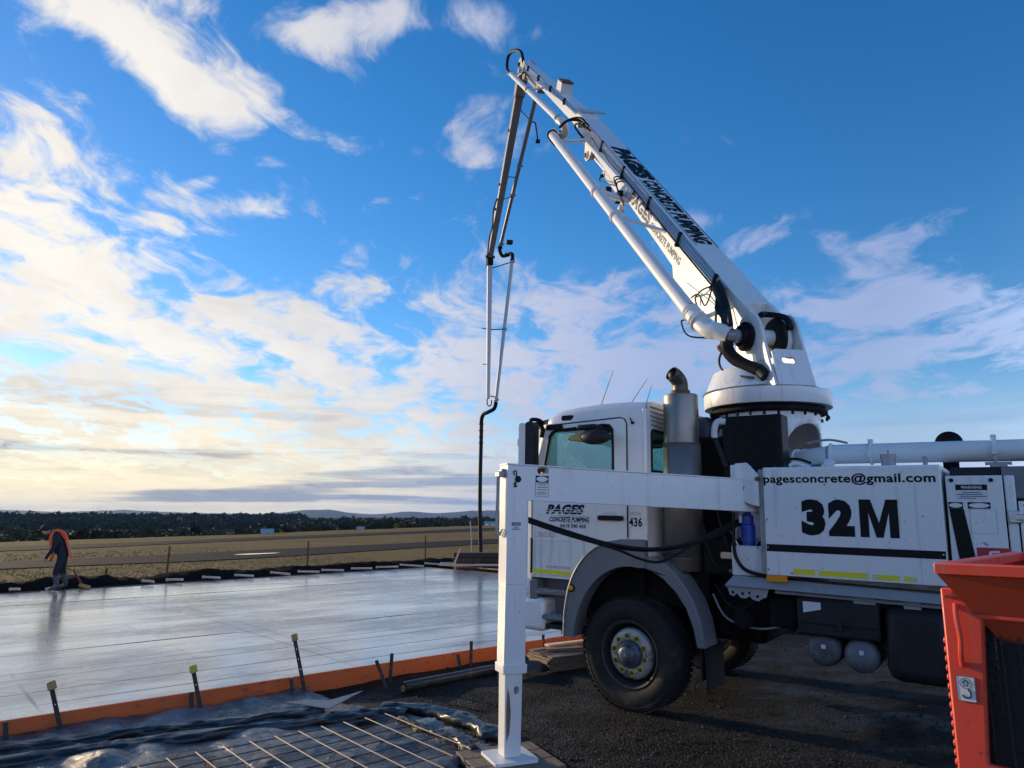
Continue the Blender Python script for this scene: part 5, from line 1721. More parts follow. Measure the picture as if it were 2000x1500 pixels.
uv_shell('perforated_shield', 1.42, 2.52, .181, MT['perf'], muf)
m1 = MB()
for z in (1.42, 2.52, 2.0):
    m1.torus((mx, my, z), (0, 0, 1), .184, .006, 40, 6)
m1.build('shield_band', MT['muffler'], muf)
m1 = MB(); m1.lathe([(.082, 0), (.095, 0), (.095, .04), (.082, .04)], (mx, my, 3.015), (0, 0, 1), 24); m1.build('clamp', MT['rust'], muf)
cut = MB()
pts = [Vector((mx, my, 3.0)), Vector((mx, my, 3.10)), Vector((mx + .005, my + .015, 3.15)), Vector((mx + .025, my + .055, 3.195)), Vector((mx + .048, my + .10, 3.222))]
cut.tube(pts, .078, n=24, k=4, caps=False); o = cut.build('exhaust_tip', mat('sooty_stainless', (.10, .085, .075), .45, metal=.6, var=.2, vs=8, c2=(.02, .018, .016), c2amt=.9, c2scale=7), muf); so = o.modifiers.new('t', 'SOLIDIFY'); so.thickness = .006
cut = MB(); cut.tube([p + Vector((0, 0, 0)) for p in pts[:-1]] + [pts[-1] - Vector((.02, .045, .012))], .070, n=20, k=4); cut.build('soot_lining', MT['black'], muf)

# ---- front cooler, pedestal, slewing ring
m1 = MB(); m1.span(-1.36, -.80, .62, .86, 2.16, 2.77); cool = m1.build('oil_cooler', MT['black'], truck, bevel=.015)
m1 = MB()
for k in range(30):
    m1.span(-1.30, -.90, .862, .866, 2.22 + k * .018, 2.228 + k * .018)
m1.build('cooler_fin', MT['black'], cool)
m1 = MB(); m1.tube([(-.79, .84, 2.68), (-.76, .86, 2.66), (-.735, .86, 2.56), (-.77, .86, 2.46), (-.84, .88, 2.28)], .026, n=8, k=5); m1.build('cooler_hose', MT['darkplastic'], cool)
m1 = MB(); m1.tube([(-.84, .86, 2.72), (-.77, .88, 2.72), (-.738, .88, 2.65), (-.735, .875, 2.57)], .032, n=10, k=4); m1.build('cooler_pipe', MT['concretegrey'], cool)
px_, pr = -1.0, .515
me = bpy.data.meshes.new('pedestal')
nA, nZ = 160, 44
z0, z1 = 1.1, 2.88
holes_ = [(R(40 + 180) if False else None)]


def ped_hole(a, z):
    # openings facing the tail (near side) and the nose
    best = 9
    for ca, cz, ra, rz in ((R(155), 2.47, R(32), .27), (R(-35), 2.42, R(34), .25)):
        d = (a - ca + math.pi) % (2 * math.pi) - math.pi
        q = math.hypot(d / ra, (z - cz) / rz)
        best = min(best, q)
    return best


vs = []; fs = []
for j in range(nZ + 1):
    z = z0 + (z1 - z0) * j / nZ
    for i in range(nA):
        a = 2 * math.pi * i / nA
        aa, zq = a, z
        for ca, cz, ra, rz in ((R(155), 2.47, R(32), .27), (R(-35), 2.42, R(34), .25)):
            d = (a - ca + math.pi) % (2 * math.pi) - math.pi
            q = math.hypot(d / ra, (z - cz) / rz)
            if .90 < q < 1.10 and q > 0:
                aa = ca + d / q; zq = cz + (z - cz) / q
        vs.append((px_ + pr * math.cos(aa), pr * math.sin(aa), zq))
for j in range(nZ):
    for i in range(nA):
        z = z0 + (z1 - z0) * (j + .5) / nZ; a = 2 * math.pi * (i + .5) / nA
        if ped_hole(a, z) < 1.0:
            continue
        fs.append((j * nA + i, j * nA + (i + 1) % nA, (j + 1) * nA + (i + 1) % nA, (j + 1) * nA + i))
m1 = MB(); m1.add(vs, fs); ped = m1.build('pedestal', MT['white'], truck, smooth=60); so = ped.modifiers.new('t', 'SOLIDIFY'); so.thickness = .02
m1 = MB(); m1.lathe([(.50, 2.85), (.575, 2.86), (.585, 2.87), (.585, 2.895), (.56, 2.90), (.56, 2.93)], (px_, 0, 0), (0, 0, 1), 64); m1.build('slew_bearing', MT['dirt'], truck)
m1 = MB()
for k in range(28):
    a = 2 * math.pi * k / 28
    m1.cyl((px_ + .59 * math.cos(a), .59 * math.sin(a), 2.845), (px_ + .59 * math.cos(a), .59 * math.sin(a), 2.81), .014, n=6)
m1.build('bearing_bolt', MT['dirt'], ped)

# ---- main white box with the big lettering
BX0, BX1, BZ0, BZ1 = -2.61, -1.265, 1.35, 2.255
m1 = MB(); m1.span(BX0, BX1, -1.18, 1.185, BZ0, BZ1); boxp = m1.build('side_tank', MT['white_worn'], truck, bevel=.008)
m1 = MB(); m1.span(BX0 + .004, BX1 - .004, 1.188, 1.198, BZ0 - .01, BZ1 - .015); pan = m1.build('side_panel', MT['white_worn'], truck, bevel=.004)
YP = 1.2
letters('lettering', 'pagesconcrete@gmail.com', 1.305, .098, side_at(-1.925, YP, 2.146), MT['black'], pan, .028)
letters('lettering', '3', .190, .30, side_at(-1.668, YP, 1.832), MT['black'], pan, .075)
letters('lettering', '2', .198, .30, side_at(-1.884, YP, 1.832), MT['black'], pan, .075)
m1 = MB(); m1.plate([(-.155, -.15), (-.155, .15), (-.062, .15), (.0, -.035), (.062, .15), (.155, .15), (.155, -.15), (.082, -.15), (.082, .045), (.028, -.15), (-.028, -.15), (-.082, .045), (-.082, -.15)][::-1], [], .0008, side_at(-2.163, YP - .0006, 1.833) @ Matrix.Scale(.90, 4, (1, 0, 0))); m1.build('lettering', MT['black'], pan, smooth=0)
m1 = MB(); m1.span(BX0 + .006, BX1 - .01, YP - .001, YP + .0005, 1.538, 1.598); m1.build('stripe', MT['black'], pan)
m1 = MB()
for (a, b_) in ((-1.49, -1.66), (-1.69, -2.06), (-2.09, -2.28), (-2.31, -2.40)):
    m1.span(b_, a, YP - .001, YP + .0005, 1.358, 1.405 - .012 * abs(a + 1.4))
m1.build('reflective_tape', MT['yellow'], pan)
rv = None
for (n_, x0_, z0_, x1_, z1_) in ((15, BX0 + .03, BZ1 - .03, BX1 - .03, BZ1 - .03), (10, BX0 + .022, BZ0 + .05, BX0 + .022, BZ1 - .08), (10, BX1 - .022, BZ0 + .05, BX1 - .022, BZ1 - .08)):
    for k in range(n_):
        f = k / (n_ - 1)
        if rv is None:
            m1 = MB(); m1.ball((0, 0, 0), (.007, .004, .007), 8, 5); rv = m1.build('rivet', MT['white_worn'], pan, loc=(x0_, 1.198, z0_))
        else:
            inst(rv, 'rivet', pan, (x0_ + (x1_ - x0_) * f, 1.198, z0_ + (z1_ - z0_) * f))
m1 = MB(); m1.plate(rrect(-.085, .085, -.028, .028, .008), [], .024, side_at(-1.345, 1.165, 1.315)); sl = m1.build('side_lamp', MT['amber'], truck, bevel=.004)
m1 = MB(); m1.span(-1.275, -1.215, 1.10, 1.165, 1.34, 2.24); m1.build('corner_post', MT['greymetal'], truck, bevel=.006)
# top hardware of the box
m1 = MB(); m1.cyl((-2.23, .95, 2.255), (-2.23, .95, 2.32), .055, n=18); m1.cyl((-2.23, .95, 2.32), (-2.23, .95, 2.36), .062, n=12); m1.torus((-2.23, .95, 2.375), (1, 0, 0), .02, .005, 12, 5); m1.build('filler_cap', MT['greymetal'], truck)
m1 = MB(); m1.ball((-1.78, 1.02, 2.29), (.05, .03, .045), 12, 8); m1.build('valve', MT['concretegrey'], truck)
m1 = MB(); m1.tube([(-1.62, 1.0, 2.26), (-1.50, 1.0, 2.30), (-1.45, 1.0, 2.275)], .018, n=8); m1.build('valve_pipe', MT['concretegrey'], truck)
m1 = MB(); m1.tube([(-1.30, .98, 2.26), (-1.34, .98, 2.32), (-1.50, .95, 2.34), (-1.62, .95, 2.30)], .012, n=6); m1.build('breather_hose', MT['rubber'], truck)
m1 = MB(); m1.cyl((-2.50, 1.0, 2.255), (-2.50, 1.0, 2.31), .018, n=10); m1.ball((-2.50, 1.0, 2.315), .022, 10, 6); m1.build('vent', MT['greymetal'], truck)

# ---- delivery pipe along the top
PY = .58
dp = MB(); dp.tube([(-1.25, .30, 2.36), (-1.36, .42, 2.37), (-1.50, .52, 2.385), (-1.70, PY, 2.40)], (.062, .080), n=18, k=6); dp.tube([(-1.70, PY, 2.40), (-2.0, PY, 2.40), (-6.0, PY, 2.38)], .088, n=20, k=1)
dp = dp.build('delivery_pipe', MT['pipe'], truck)
for x in (-1.40, -1.475, -1.72, -2.05, -2.96, -4.2):
    m1 = MB(); m1.torus((x, PY - (.09 if x > -1.5 else 0), 2.40 - (.02 if x > -1.5 else 0)), (1, 0, .0) if x < -1.5 else (1, -.6, 0), .092 if x < -1.5 else .074, .013, 24, 8)
    if x < -2:
        m1.span(x - .02, x + .02, PY - .03, PY + .03, 2.475, 2.525); m1.span(x - .015, x + .015, PY + .085, PY + .12, 2.36, 2.43)
    m1.build('pipe_coupling', MT['pipe'], dp)
m1 = MB(); m1.tube([(-1.52, PY + .02, 2.51), (-1.70, PY, 2.535), (-1.86, PY, 2.50)], .012, n=6); m1.build('clamp_lever', MT['greymetal'], dp)
m1 = MB(); m1.plate([(-.09, 0), (.09, 0), (.09, -.025), (.06, -.02), (.06, -.09), (-.06, -.09), (-.06, -.02), (-.09, -.025)], [], .05, side_at(-2.98, PY + .02, 2.30)); m1.build('pipe_bracket', MT['greymetal'], dp)
m1 = MB(); m1.lathe([(.0, -.05), (.105, -.05), (.112, 0), (.112, .05), (.10, .06), (.06, .05), (0, .05)], (-2.62, .1, 2.50), (0, 1, 0), 28); m1.build('boom_rest_roller', MT['black'], truck)
m1 = MB(); m1.span(-2.68, -2.56, .05, .15, 2.2, 2.44); m1.build('roller_post', MT['dirt'], truck)

# ---- rear body panels
m1 = MB(); m1.span(-6.4, -2.66, -1.10, 1.02, 1.15, 2.24); m1.build('pump_body', MT['darkplastic'], truck, bevel=.02)
m1 = MB(); m1.span(-3.0, -2.635, 1.03, 1.12, 1.42, 2.17); pn = m1.build('control_panel', MT['white_worn'], truck, bevel=.005)
for (x, z) in ((-2.675, 2.135), (-2.93, 2.135)):
    m1 = MB(); m1.cyl((x, 1.12, z), (x, 1.132, z), .015, n=12); m1.build('panel_screw', MT['black'], pn)


def sticker(parent, x, y, z, w_, h_, parts):
    m1 = MB(); m1.plate([(-w_ / 2, -h_ / 2), (w_ / 2, -h_ / 2), (w_ / 2, h_ / 2), (-w_ / 2, h_ / 2)], [], .001, side_at(x, y, z)); m1.build('sticker', MT['concretegrey'], parent, smooth=0)
    for (bx, bz, bw, bh, mk) in parts:
        m1 = MB(); m1.plate([(-bw / 2, -bh / 2), (bw / 2, -bh / 2), (bw / 2, bh / 2), (-bw / 2, bh / 2)], [], .0006, side_at(x - bx, y + .0012, z + bz)); m1.build('sticker_print', MT[mk], parent, smooth=0)


sticker(pn, -2.80, 1.1205, 2.045, .205, .115, [(0, .036, .205, .042, 'black'), (0, -.003, .12, .005, 'navy'), (-.01, -.018, .16, .005, 'navy'), (.01, -.032, .17, .005, 'navy'), (-.03, -.046, .11, .005, 'navy')])
letters('lettering', 'WARNING', .135, .022, side_at(-2.80, 1.1225, 2.081), MT['concretegrey'], pn, .03)
for (xa, wa) in ((-2.69, .095), (-2.84, .145)):
    m1 = MB(); m1.plate([(-wa / 2, -.024), (wa / 2, -.024), (wa / 2, .024), (-wa / 2, .024)], [ell(0, 0, wa * .46, .018, 20)], .001, side_at(xa, 1.1205, 1.945)); m1.build('sticker_print', MT['black'], pn, smooth=0)
m1 = MB(); m1.plate([(-.085, -.09), (.085, -.09), (.085, .09), (-.085, .09)], [[(-.083, -.088), (.083, -.088), (.083, .088), (-.083, .088)]], .001, side_at(-2.86, 1.1205, 1.825)); m1.build('sticker_print', MT['greymetal'], pn, smooth=0)
m1 = MB(); m1.plate([(.0, .26), (.095, .26), (.165, -.26), (.055, -.26)], [], .003, side_at(-2.645, 1.121, 1.66)); m1.build('black_strip', MT['black'], pn, smooth=0)
m1 = MB(); m1.plate([(-.105, -.07), (.105, -.07), (.105, .07), (-.105, .07)], [], .002, side_at(-2.905, 1.1205, 1.565)); rs_ = m1.build('red_sticker', MT['red'], pn, smooth=0)
m1 = MB(); m1.plate([(-.045, -.05), (-.025, -.05), (-.005, .03), (.045, .035), (.04, .05), (-.02, .045)], [], .001, side_at(-2.90, 1.1228, 1.565)); m1.build('sticker_print', MT['concretegrey'], pn, smooth=0)
m1 = MB(); m1.span(-3.075, -3.01, 1.03, 1.105, 1.42, 2.17); m1.build('hinge_column', MT['white_worn'], truck, bevel=.01)
m1 = MB(); m1.span(-3.10, -3.02, 1.105, 1.135, 1.82, 1.91); m1.span(-3.12, -3.06, 1.13, 1.15, 1.84, 1.885); m1.build('latch', MT['steel'], truck, bevel=.006)
m1 = MB(); m1.span(-4.2, -3.085, 1.03, 1.11, 1.42, 1.98); p3_ = m1.build('electrical_cabinet', MT['white_worn'], truck, bevel=.006)
m1 = MB(); m1.plate([(-.28, -.09), (.28, -.09), (.28, .09), (-.28, .09)], [], .004, side_at(-3.45, 1.1105, 1.875)); m1.build('cabinet_window', MT['darkplastic'], p3_, smooth=0)
m1 = MB()
for z in (1.45, 1.55, 1.65, 1.75, 1.85, 1.95):
    m1.cyl((-3.12, 1.11, z), (-3.12, 1.118, z), .008, n=8)
m1.build('rivet', MT['greymetal'], p3_)
m1 = MB(); m1.plate([(-.09, -.04), (.09, -.04), (.09, .04), (-.09, .04)], [], .001, side_at(-3.28, 1.1105, 1.735)); m1.build('sticker', MT['black'], p3_, smooth=0)
m1 = MB(); m1.plate(ell(0, 0, .078, .033), [], .0006, side_at(-3.28, 1.1118, 1.735)); m1.build('sticker_print', MT['red'], p3_, smooth=0)
letters('lettering', 'DANGER', .11, .026, side_at(-3.28, 1.1127, 1.735), MT['concretegrey'], p3_, .02)
m1 = MB(); m1.plate([(-.09, -.055), (.09, -.055), (.09, .055), (-.09, .055)], [[(-.087, -.052), (.087, -.052), (.087, .052), (-.087, .052)]], .0008, side_at(-3.28, 1.1105, 1.63)); m1.build('sticker_print', MT['navy'], p3_, smooth=0)
m1 = MB(); m1.span(-4.2, -3.0, 1.02, 1.06, 2.0, 2.24); m1.build('upper_panel', MT['greyplastic'], truck, bevel=.01)

# ---- lower body: sill plate, lugs, tanks, tool box
m1 = MB(); m1.hexa([(-2.65, .9, 1.20), (-.88, .9, 1.22), (-.88, 1.16, 1.22), (-2.65, 1.16, 1.20), (-2.65, .9, 1.27), (-.95, .9, 1.31), (-.95, 1.12, 1.31), (-2.65, 1.12, 1.27)]); m1.build('sill_plate', MT['greymetal'], truck, bevel=.006)
m1 = MB(); m1.span(-1.25, -.93, 1.0, 1.09, 1.31, 1.57); m1.build('support_foot', MT['white_worn'], truck, bevel=.01)
lug = [(.20, .0), (.17, -.02), (.155, -.075), (.12, -.09), (.09, -.06), (.06, -.095), (.01, -.10), (-.02, -.075), (-.05, -.105), (-.10, -.115), (-.13, -.09), (-.165, -.08), (-.19, 0)]
m1 = MB(); m1.plate(lug[::-1], [ell(.125, -.055, .014, .014, 10), ell(.04, -.06, .014, .014, 10), ell(-.02, -.05, .012, .012, 10), ell(-.09, -.075, .014, .014, 10)], .012, side_at(-1.06, 1.09, 1.215) @ Matrix.Scale(-1, 4, (1, 0, 0))); m1.build('lug_plate', MT['greymetal'], truck)
m1 = MB(); m1.span(-2.10, -1.47, .55, 1.10, .86, 1.17); tb = m1.build('battery_box', MT['darkplastic'], truck, bevel=.025)
m1 = MB(); m1.span(-2.09, -1.48, 1.10, 1.115, .96, 1.15); m1.span(-1.83, -1.79, 1.11, 1.13, .92, .99); m1.build('box_lid', MT['darkplastic'], tb, bevel=.01)
m1 = MB(); m1.plate([(-.07, -.045), (.07, -.01), (.07, .045), (-.07, .045)], [], .002, side_at(-1.60, 1.1155, 1.09)); m1.build('torn_sticker', MT['concretegrey'], tb, smooth=0)
for x, z in ((-1.66, .75), (-1.945, .735)):
    m1 = MB(); m1.lathe([(0, .0), (.06, -.004), (.105, -.022), (.128, -.05), (.135, -.09), (.135, -.75), (.1, -.80), (0, -.81)], (x, 1.10, z), (0, 1, 0), 36); at_ = m1.build('air_tank', mat('grey_air_tank', (.13, .15, .175), .5, var=.15, vs=7, c2=(.06, .05, .045), c2amt=.75, c2scale=5, c2edge=(.45, .62)), truck)
    m1 = MB(); m1.box((x - .01, 1.101, z + .035), (.032, .012, .032)); m1.build('tank_plate', MT['concretegrey'], at_)
m1 = MB(); m1.span(-2.60, -2.13, .5, 1.12, .58, 1.16); m1.build('fuel_tank', MT['darkplastic'], truck, bevel=.09)
m1 = MB(); m1.span(-2.95, -2.64, .6, 1.1, .75, 1.16); m1.span(-2.85, -2.70, 1.08, 1.12, .98, 1.01); m1.build('step_box', MT['dirt'], truck, bevel=.02)
m1 = MB(); m1.span(-2.6, -1.30, .95, 1.05, 1.17, 1.205); m1.cyl((-1.3, 1.10, 1.19), (-2.6, 1.10, 1.17), .012, n=8); m1.span(-2.08, -1.92, 1.05, 1.10, 1.12, 1.2); m1.span(-2.4, -2.28, 1.05, 1.10, 1.14, 1.2); m1.build('under_rail', MT['greymetal'], truck)
# filter and mesh guard in front of the box
m1 = MB(); m1.lathe([(0, 1.48), (.045, 1.48), (.05, 1.50), (.05, 1.60), (.066, 1.605), (.066, 1.75), (.05, 1.76), (.05, 1.83), (.028, 1.85), (.028, 1.95), (0, 1.95)], (-1.07, 1.03, 0), (0, 0, 1), 24); flt = m1.build('blue_filter', MT['blue'], truck)
m1 = MB(); m1.lathe([(0, 1.30), (.038, 1.30), (.042, 1.48), (0, 1.48)], (-1.07, 1.03, 0), (0, 0, 1), 16); m1.build('filter_bowl', MT['black'], flt)
m1 = MB(); m1.box((-1.02, 1.08, 1.80), (.025, .012, .06)); m1.build('filter_tag', MT['concretegrey'], flt)
m1 = MB()
for k in range(9):
    m1.box((-1.19 + .0, .99 + 0, 1.72), (.003, .003, .003))
for k in range(14):
    z = 1.58 + .02 * k
    m1.cyl((-1.22, 1.035, z), (-1.13, 1.035, z + .09), .0035, n=4); m1.cyl((-1.22, 1.035, z + .09), (-1.13, 1.035, z), .0035, n=4)
m1.build('mesh_guard', MT['concretegrey'], truck)
m1 = MB(); m1.tube([(-.965, 1.10, 1.86), (-.965, 1.12, 1.62), (-.98, 1.13, 1.48), (-1.05, 1.14, 1.375), (-1.16, 1.14, 1.335), (-1.26, 1.13, 1.325)], .017, n=8, k=6); m1.build('hydraulic_hose', MT['rubber'], truck)
m1 = MB(); m1.cyl((-.95, 1.02, 1.62), (-.95, 1.02, 1.93), .024, n=10); m1.cyl((-.95, 1.02, 1.70), (-.95, 1.02, 1.74), .036, n=6); m1.build('valve_fitting', MT['greymetal'], truck)

# ---- near front outrigger: swung beam, leg, inner tube, foot plate
leg = Vector((-.02, 5.60, 0)); tinv = TM.inverted()
legL = tinv @ leg
root_ = Vector((-1.17, .93, 0))
d = Vector((legL.x - root_.x, legL.y - root_.y, 0)); Lb = d.length; d.normalize(); pv = Vector((-d.y, d.x, 0))     # pv: across the beam
if (TM.to_3x3() @ pv).y > 0:
    pv = -pv
zt0, zb0, zt1, zb1 = 2.155, 1.865, 2.205, 1.925
BF = frame((0, 0, 0), -d, (0, 0, 1))       # x towards truck, y up, z towards camera
if (BF.to_3x3() @ Vector((0, 0, 1))).dot(pv) < 0:
    raise SystemExit
hw = .075
BF.translation = Vector((legL.x, legL.y, 0)) - pv * hw
m1 = MB(); m1.m = BF
beam_out = [(-.085, zt1), (-.085, zb1), (.19, zb1), (Lb * .55, zb1 * .45 + zb0 * .55), (Lb - .02, zb0), (Lb - .02, zt0)]
m1.plate([(-.085, zt1 - .012), (-.085, 1.30), (.085, 1.30), (.085, zb1 + .002), (Lb, zb0), (Lb, zt0 - .012)], [rrect(.165, .265, 2.13, 2.185, .025)], 2 * hw)
orig = m1.build('outrigger_beam', MT['white'], truck, bevel=.006)
m1 = MB(); m1.m = BF
m1.plate([(-.095, zt1 - .011), (Lb, zt0 - .011), (Lb, zt0), (-.095, zt1)], [], 2 * hw + .012, Matrix.Translation((0, 0, -.006)))
m1.build('beam_cap', MT['white'], orig, bevel=.002)
m1 = MB(); m1.m = BF
m1.plate([(-.084, 1.302), (-.086, .725), (.084, .725), (.083, 1.302)], [], 2 * hw - .006, Matrix.Translation((0, 0, .003)))
m1.plate([(-.096, .73), (-.096, .665), (.096, .665), (.096, .73)], [], 2 * hw + .02, Matrix.Translation((0, 0, -.01)))
m1.build('outrigger_leg', MT['white'], orig, bevel=.006)
m1 = MB(); m1.m = BF
m1.plate([(-.072, .70), (-.066, .09), (.062, .09), (.068, .70)], [ell(.022, .545, .022, .028, 16)], 2 * hw - .028, Matrix.Translation((0, 0, .014)))
m1.span(-.03, .055, .40, .66, .02, .03)
m1.build('inner_leg', MT['cream'], orig, bevel=.004)
m1 = MB(); m1.m = BF @ frame((0, .067, hw), (1, 0, 0), (0, 0, -1))
m1.plate(rrect(-.17, .17, -.16, .16, .03), [], .022)
m1.build('foot_plate', MT['cream'], orig, bevel=.004)
m1 = MB(); m1.m = BF
m1.plate(ell(.0, 2.085, .026, .026, 16), [], .004, Matrix.Translation((-.0, 0, 2 * hw + .001))); m1.build('pin_hole', MT['black'], orig)
m1 = MB(); m1.m = BF
m1.tube([(-.028, 2.115, 2 * hw + .006), (-.04, 2.14, 2 * hw + .008), (-.02, 2.148, 2 * hw + .008), (-.012, 2.12, 2 * hw + .006), (-.02, 2.05, 2 * hw + .006), (-.012, 2.03, 2 * hw + .008), (-.03, 2.028, 2 * hw + .008), (-.03, 2.06, 2 * hw + .006)], .004, n=6, k=4); m1.build('locking_clip', MT['black'], orig)
m1 = MB(); m1.m = BF
m1.plate(rrect(.17, .26, 2.135, 2.18, .02), [], .01, Matrix.Translation((0, 0, .02))); m1.cyl((.17, 2.16, .06), (.26, 2.165, .07), .014, n=10); m1.build('beam_opening_pipe', MT['rust'], orig)
for zoff, (xo, zo) in enumerate(((.012, 0), (.03, .0), (.05, 0))):
    m1 = MB(); m1.m = BF
    m1.tube([(-.094, 2.13, .03 + xo), (-.125, 2.11, .03 + xo), (-.128, 1.95, .03 + xo), (-.132, 1.72, .03 + xo), (-.115 - .01 * zoff, 1.66, .03 + xo), (-.09, 1.665 + .02 * zoff, .035 + xo)], .0055, n=6, k=5); m1.build('hydraulic_line', MT['greymetal'], orig)
m1 = MB(); m1.m = BF
m1.span(-.14, -.085, 2.10, 2.14, .02, .11); m1.span(-.115, -.085, 2.14, 2.165, .04, .10); m1.build('valve_block', MT['greymetal'], orig, bevel=.006)
m1 = MB(); m1.m = BF
m1.tube([(.086, 1.32, 2 * hw + .001), (.086, 1.6, 2 * hw + .002), (.087, zb1, 2 * hw + .001)], .0045, n=6, k=8); m1.tube([(.09, zb1 + .004, 2 * hw + .001), (.6, zb1 - .01, 2 * hw + .001)], .004, n=6, k=8); m1.build('weld_bead', MT['white'], orig)
m1 = MB(); m1.m = BF
m1.plate([(-.052, .20), (-.030, .26), (-.022, .40), (-.036, .52), (-.050, .57), (-.058, .45), (-.056, .30)], [], .0008, Matrix.Translation((0, 0, 2 * hw - .0135))); m1.build('rust_scrape', mat('rubbed_rust', (.24, .13, .08), .7, var=.35, vs=25), orig, smooth=0)
# stickers on the beam and the leg
yz = 2 * hw + .0015


def bplate(outer, holes, mk, nm, th=.0008, zz_=yz):
    m1 = MB(); m1.m = BF; m1.plate(outer, holes, th, Matrix.Translation((0, 0, zz_))); return m1.build(nm, MT[mk], orig, smooth=0)


bplate([(.150, 1.955), (.262, 1.955), (.262, 2.118), (.150, 2.118)], [[(.152, 1.957), (.260, 1.957), (.260, 2.067), (.152, 2.067)], ell(.206, 2.092, .050, .021, 20)], 'navy', 'sticker')
for k, (a, b_, z) in enumerate(((.158, .255, 2.058), (.17, .24, 2.044), (.165, .25, 2.026), (.165, .25, 2.008), (.165, .245, 1.988), (.165, .245, 1.974))):
    bplate([(a, z), (b_, z), (b_, z + .004), (a, z + .004)], [], 'navy', 'sticker_print')
bplate([(-.046, 1.735), (.028, 1.735), (.028, 1.758), (-.046, 1.758)], [], 'navy', 'sticker')
textmesh('CAUTION', .062, .014, BF @ Matrix.Translation((-.009, 1.7465, yz + .0015)), .03).build('lettering', MT['concretegrey'], orig, smooth=0)
for k, (a, b_, z) in enumerate(((-.03, .012, 1.722), (-.038, .018, 1.714), (-.046, .028, 1.704))):
    bplate([(a, z), (b_, z), (b_, z + .003), (a, z + .003)], [], 'navy', 'sticker_print')
# bracket and hinge where the beam meets the truck
m1 = MB(); m1.plate([(-.085, .22), (.02, .225), (.115, .12), (.115, -.16), (.065, -.15), (-.06, -.105), (-.075, -.04), (-.085, .1)], [], .03, side_at(-1.11, 1.175, 2.075)); m1.build('hinge_bracket', MT['white_worn'], truck, bevel=.006)
m1 = MB(); m1.span(-1.07, -.92, .80, 1.02, 2.165, 2.295); m1.build('hinge_block', MT['white_worn'], truck, bevel=.01)
m1 = MB(); m1.cyl((-1.175, .97, 1.80), (-1.175, .97, 2.22), .05, n=16); m1.build('hinge_pin', MT['greymetal'], truck)
m1 = MB(); m1.cyl((-1.225, 1.20, 2.155), (-1.225, 1.225, 2.155), .02, n=8); m1.build('bolt', MT['rust'], truck)
# two black hoses slung under the beam from the leg to the chassis
PB_ = BF.to_3x3()


def bw(x, y, z):
    return BF @ Vector((x, y, z))


for pts_, r_ in (([bw(.07, 1.80, .10), bw(.45, 1.70, .02), bw(.95, 1.58, -.02), bw(1.40, 1.545, -.02), bw(1.85, 1.62, .0), Vector((-1.0, 1.0, 1.78))], .014),
                 ([bw(.07, 1.775, .12), bw(.5, 1.66, .03), bw(.95, 1.55, .0), bw(1.18, 1.47, .0), bw(1.38, 1.435, .0), bw(1.58, 1.50, .0), bw(1.9, 1.66, .01), Vector((-1.0, 1.02, 1.80))], .012),
                 ([bw(.075, 1.79, .09), bw(.45, 1.69, .0), bw(.92, 1.565, -.04), bw(1.40, 1.53, -.04), bw(1.85, 1.60, -.02), Vector((-1.0, .97, 1.76))], .012)):
    m1 = MB(); m1.tube(pts_, r_, n=8, k=10); m1.build('slung_hose', MT['rubber'], truck)

# ================================================================== BOOM (parts of the truck)
BMX = TM.inverted() @ Matrix.Translation((2.6386, 7.4444, 0)) @ Matrix.Rotation(R(102), 4, 'Z')      # x along the boom's reach, y to its left, z up


def bmb():
    return MB(BMX)


# ---- turret
m1 = MB(); m1.m = Matrix.Translation((-1.0, 0, 0))
m1.lathe([(.56, 2.93), (.635, 2.93), (.64, 2.94), (.64, 3.075), (.632, 3.085), (.60, 3.09), (.3, 3.095)], (0, 0, 0), (0, 0, 1), 72)
ring_ = m1.build('slewing_ring', MT['white'], truck)
tur = bmb()
fork = [(-.65, 3.06), (-.56, 3.32), (-.475, 3.60), (-.44, 3.74), (-.385, 3.83), (-.31, 3.88), (-.20, 3.895), (-.09, 3.865), (-.01, 3.80), (.035, 3.70), (.05, 3.55), (.10, 3.40), (.24, 3.20), (.36, 3.06)]
for (y0, y1) in ((.195, .225), (-.225, -.195)):
    tur.plate(fork[::-1] if False else fork, [ell(-.20, 3.65, .085, .085, 24)], -(y1 - y0), frame((0, y0, 0), (1, 0, 0), (0, 0, 1)))
# curved cowl round the foot
tur.lathe([(.60, 3.088), (.56, 3.10), (.475, 3.30), (.468, 3.312), (.43, 3.315)], (-.0, 0, 0), (0, 0, 1), 48)
tur = tur.build('turret_fork', MT['white'], truck, bevel=.004)
# back plate with the oval opening
m1 = bmb()
hgt = math.hypot(.22, .80)
m1.plate([(-.195, 0), (.195, 0), (.195, .36), (.15, .39), (-.15, .39), (-.195, .36)], [rrect(-.10, .045, .235, .30, .03)], .022, frame((-.645, 0, 3.06), (0, -1, 0), (.26, 0, .965)))
m1.build('turret_back_plate', MT['white'], tur, bevel=.003)
m1 = bmb(); m1.cyl((-.20, -.26, 3.65), (-.20, .26, 3.65), .083, n=28); m1.build('main_pin', MT['white'], tur)
for s_ in (1, -1):
    m1 = bmb(); m1.lathe([(.075, .0), (.145, .0), (.155, .02), (.155, .05), (.12, .055), (.112, .10), (.085, .11), (.07, .10)], (-.20, s_ * .222, 3.65), (0, s_, 0), 32); m1.build('bearing_ring', MT['black'], tur)
m1 = bmb(); m1.lathe([(0, .10), (.07, .10), (.075, .16), (.055, .18), (.05, .24), (0, .24)], (-.20, .222, 3.65), (0, 1, 0), 24); m1.build('swivel_joint', MT['greymetal'], tur)
